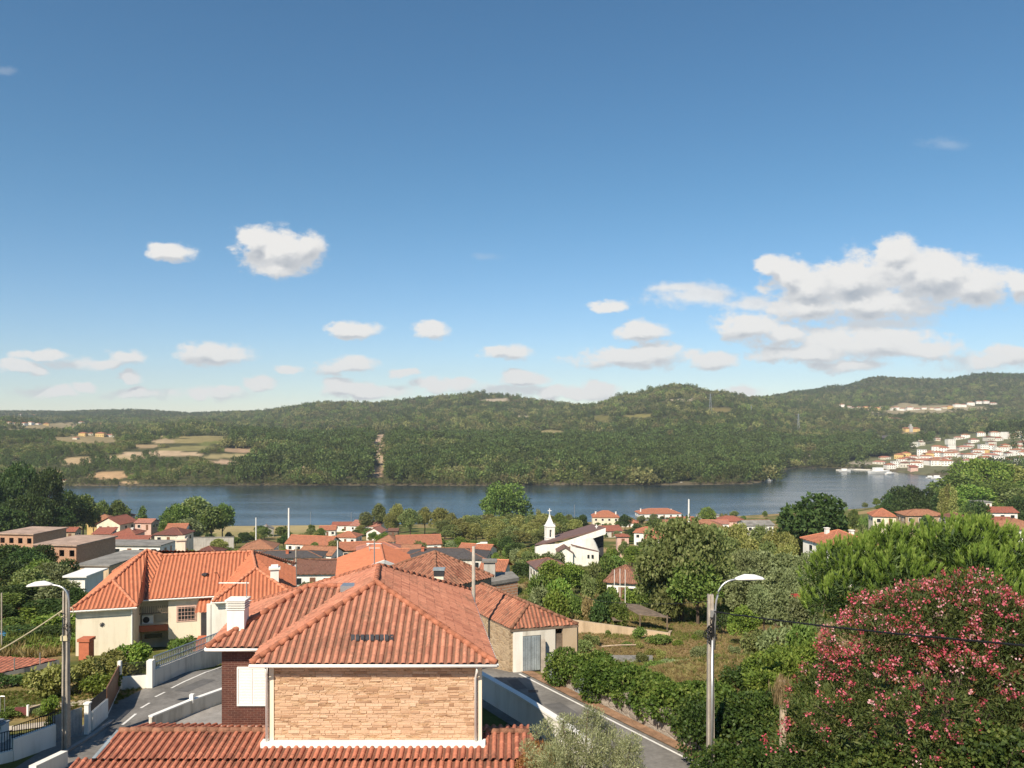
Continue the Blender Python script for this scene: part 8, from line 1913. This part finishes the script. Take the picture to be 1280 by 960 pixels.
yc = t.m('MAXIMUM', s[1], 0.05)
uv = t('ShaderNodeCombineXYZ', {0: t.m('DIVIDE', s[0], yc), 1: t.m('DIVIDE', s[2], yc), 2: 0.0}).outputs[0]
st = t('ShaderNodeMapping', {'Vector': uv, 'Scale': (1, 1.5, 1)}).outputs[0]
n1 = t('ShaderNodeTexNoise', {'Vector': st, 'Scale': 22, 'Detail': 7, 'Roughness': 0.60}, noise_dimensions='3D')
n2 = t('ShaderNodeTexNoise', {'Vector': st, 'Scale': 70, 'Detail': 5, 'Roughness': 0.6}, noise_dimensions='3D')
wv = t('ShaderNodeVectorMath', {0: n1.outputs['Color'], 1: (0.5, 0.5, 0.5)}, operation='SUBTRACT').outputs[0]
wv = t('ShaderNodeVectorMath', {0: wv, 1: (0.045, 0.022, 0), 2: uv}, operation='MULTIPLY_ADD').outputs[0]
gB = cloud_group(CLOUDS, 'cumulus_field'); gF = cloud_group(FAINT, 'wisp_field')
def field(g, vec):
    nd = t('ShaderNodeGroup'); nd.node_tree = g; lk(t, vec, nd.inputs[0]); return nd.outputs[0]
D0 = field(gB, wv)
D1 = field(gB, t('ShaderNodeVectorMath', {0: wv, 1: (-0.005, 0.014, 0)}, operation='ADD').outputs[0])
DF = field(gF, wv)
er = t.m('ADD', t.m('MULTIPLY', t.m('SUBTRACT', n1.outputs[0], 0.5), 1.5), t.m('MULTIPLY', t.m('SUBTRACT', n2.outputs[0], 0.5), 0.75))
den = t.m('SUBTRACT', 1.10, D0); den = t.m('ADD', den, er)
def smooth(x, a, b):
    return t('ShaderNodeMapRange', {'Value': x, 'From Min': a, 'From Max': b}, interpolation_type='SMOOTHSTEP', clamp=True).outputs[0]
dA = t.m('MULTIPLY', smooth(den, -0.02, 0.52), 0.95)
dF = t.m('MULTIPLY', smooth(t.m('ADD', t.m('SUBTRACT', 1.05, DF), er), 0.0, 0.85), 0.85)
dW = field(cloud_group([(1182, 178, 30, 8), (8, 90, 14, 6), (604, 321, 24, 4)], 'thin_wisps'), wv)
dW = t.m('MULTIPLY', smooth(t.m('ADD', t.m('SUBTRACT', 1.05, dW), er), 0.0, 1.0), 0.16)
alpha = t.m('MAXIMUM', t.m('MAXIMUM', dA, dF), dW)
alpha = t.m('MULTIPLY', alpha, smooth(s[1], 0.05, 0.2))
lit = t.m('ADD', t.m('MULTIPLY', t.m('SUBTRACT', D1, D0), 1.5), t.m('MULTIPLY', t.m('SUBTRACT', n2.outputs[0], 0.5), 0.9))
lit = smooth(lit, -0.50, 0.42)
thick = smooth(den, 0.3, 1.1)
cc = t.mix(lit, CLOUD_DARK, CLOUD_LIT)
cc = t.mix(t.m('MULTIPLY', t.m('SUBTRACT', 1.0, thick), 0.5), cc, CLOUD_LIT)
out = t.mix(alpha, skyc, cc)
bg = t('ShaderNodeBackground', {'Color': out, 'Strength': SKY_STR})
t('ShaderNodeOutputWorld', {'Surface': bg.outputs[0]})

# the air over the valley
hz = MB(); hz.box(-3600, 4600, -40, 6400, -9, 420)
hm = bpy.data.materials.new('valley_air'); hm.use_nodes = True; t = NT(hm.node_tree); t.n.clear()
pv = t('ShaderNodeVolumePrincipled', {'Color': (0.80, 0.90, 1.0, 1), 'Density': HAZE, 'Anisotropy': 0.0})
t('ShaderNodeOutputMaterial', {'Volume': pv.outputs[0]})
if HAZE > 0:
    o = hz.build('haze', hm); o['kind'] = 'stuff'

cam = bpy.data.cameras.new('camera'); co_ = bpy.data.objects.new('camera', cam); COL.objects.link(co_)
cam.sensor_width = 36; cam.lens = 36 * F / 1280; cam.shift_y = (HY - 480) / 1280; cam.clip_start = 0.5; cam.clip_end = 20000
co_.location = (0, 0, CZ); co_.rotation_euler = (R(90), 0, 0); sc.camera = co_
sc.view_settings.view_transform = 'Standard'; sc.view_settings.look = 'None'; sc.view_settings.exposure = EXPO; sc.view_settings.gamma = 1.0
sc.view_settings.use_curve_mapping = False
sc.cycles.max_bounces = 6; sc.cycles.diffuse_bounces = 3; sc.cycles.glossy_bounces = 3; sc.cycles.transmission_bounces = 3; sc.cycles.volume_bounces = 0; sc.cycles.transparent_max_bounces = 6
sc.cycles.use_denoising = True
wd.cycles.sampling_method = 'MANUAL'; wd.cycles.sample_map_resolution = 256
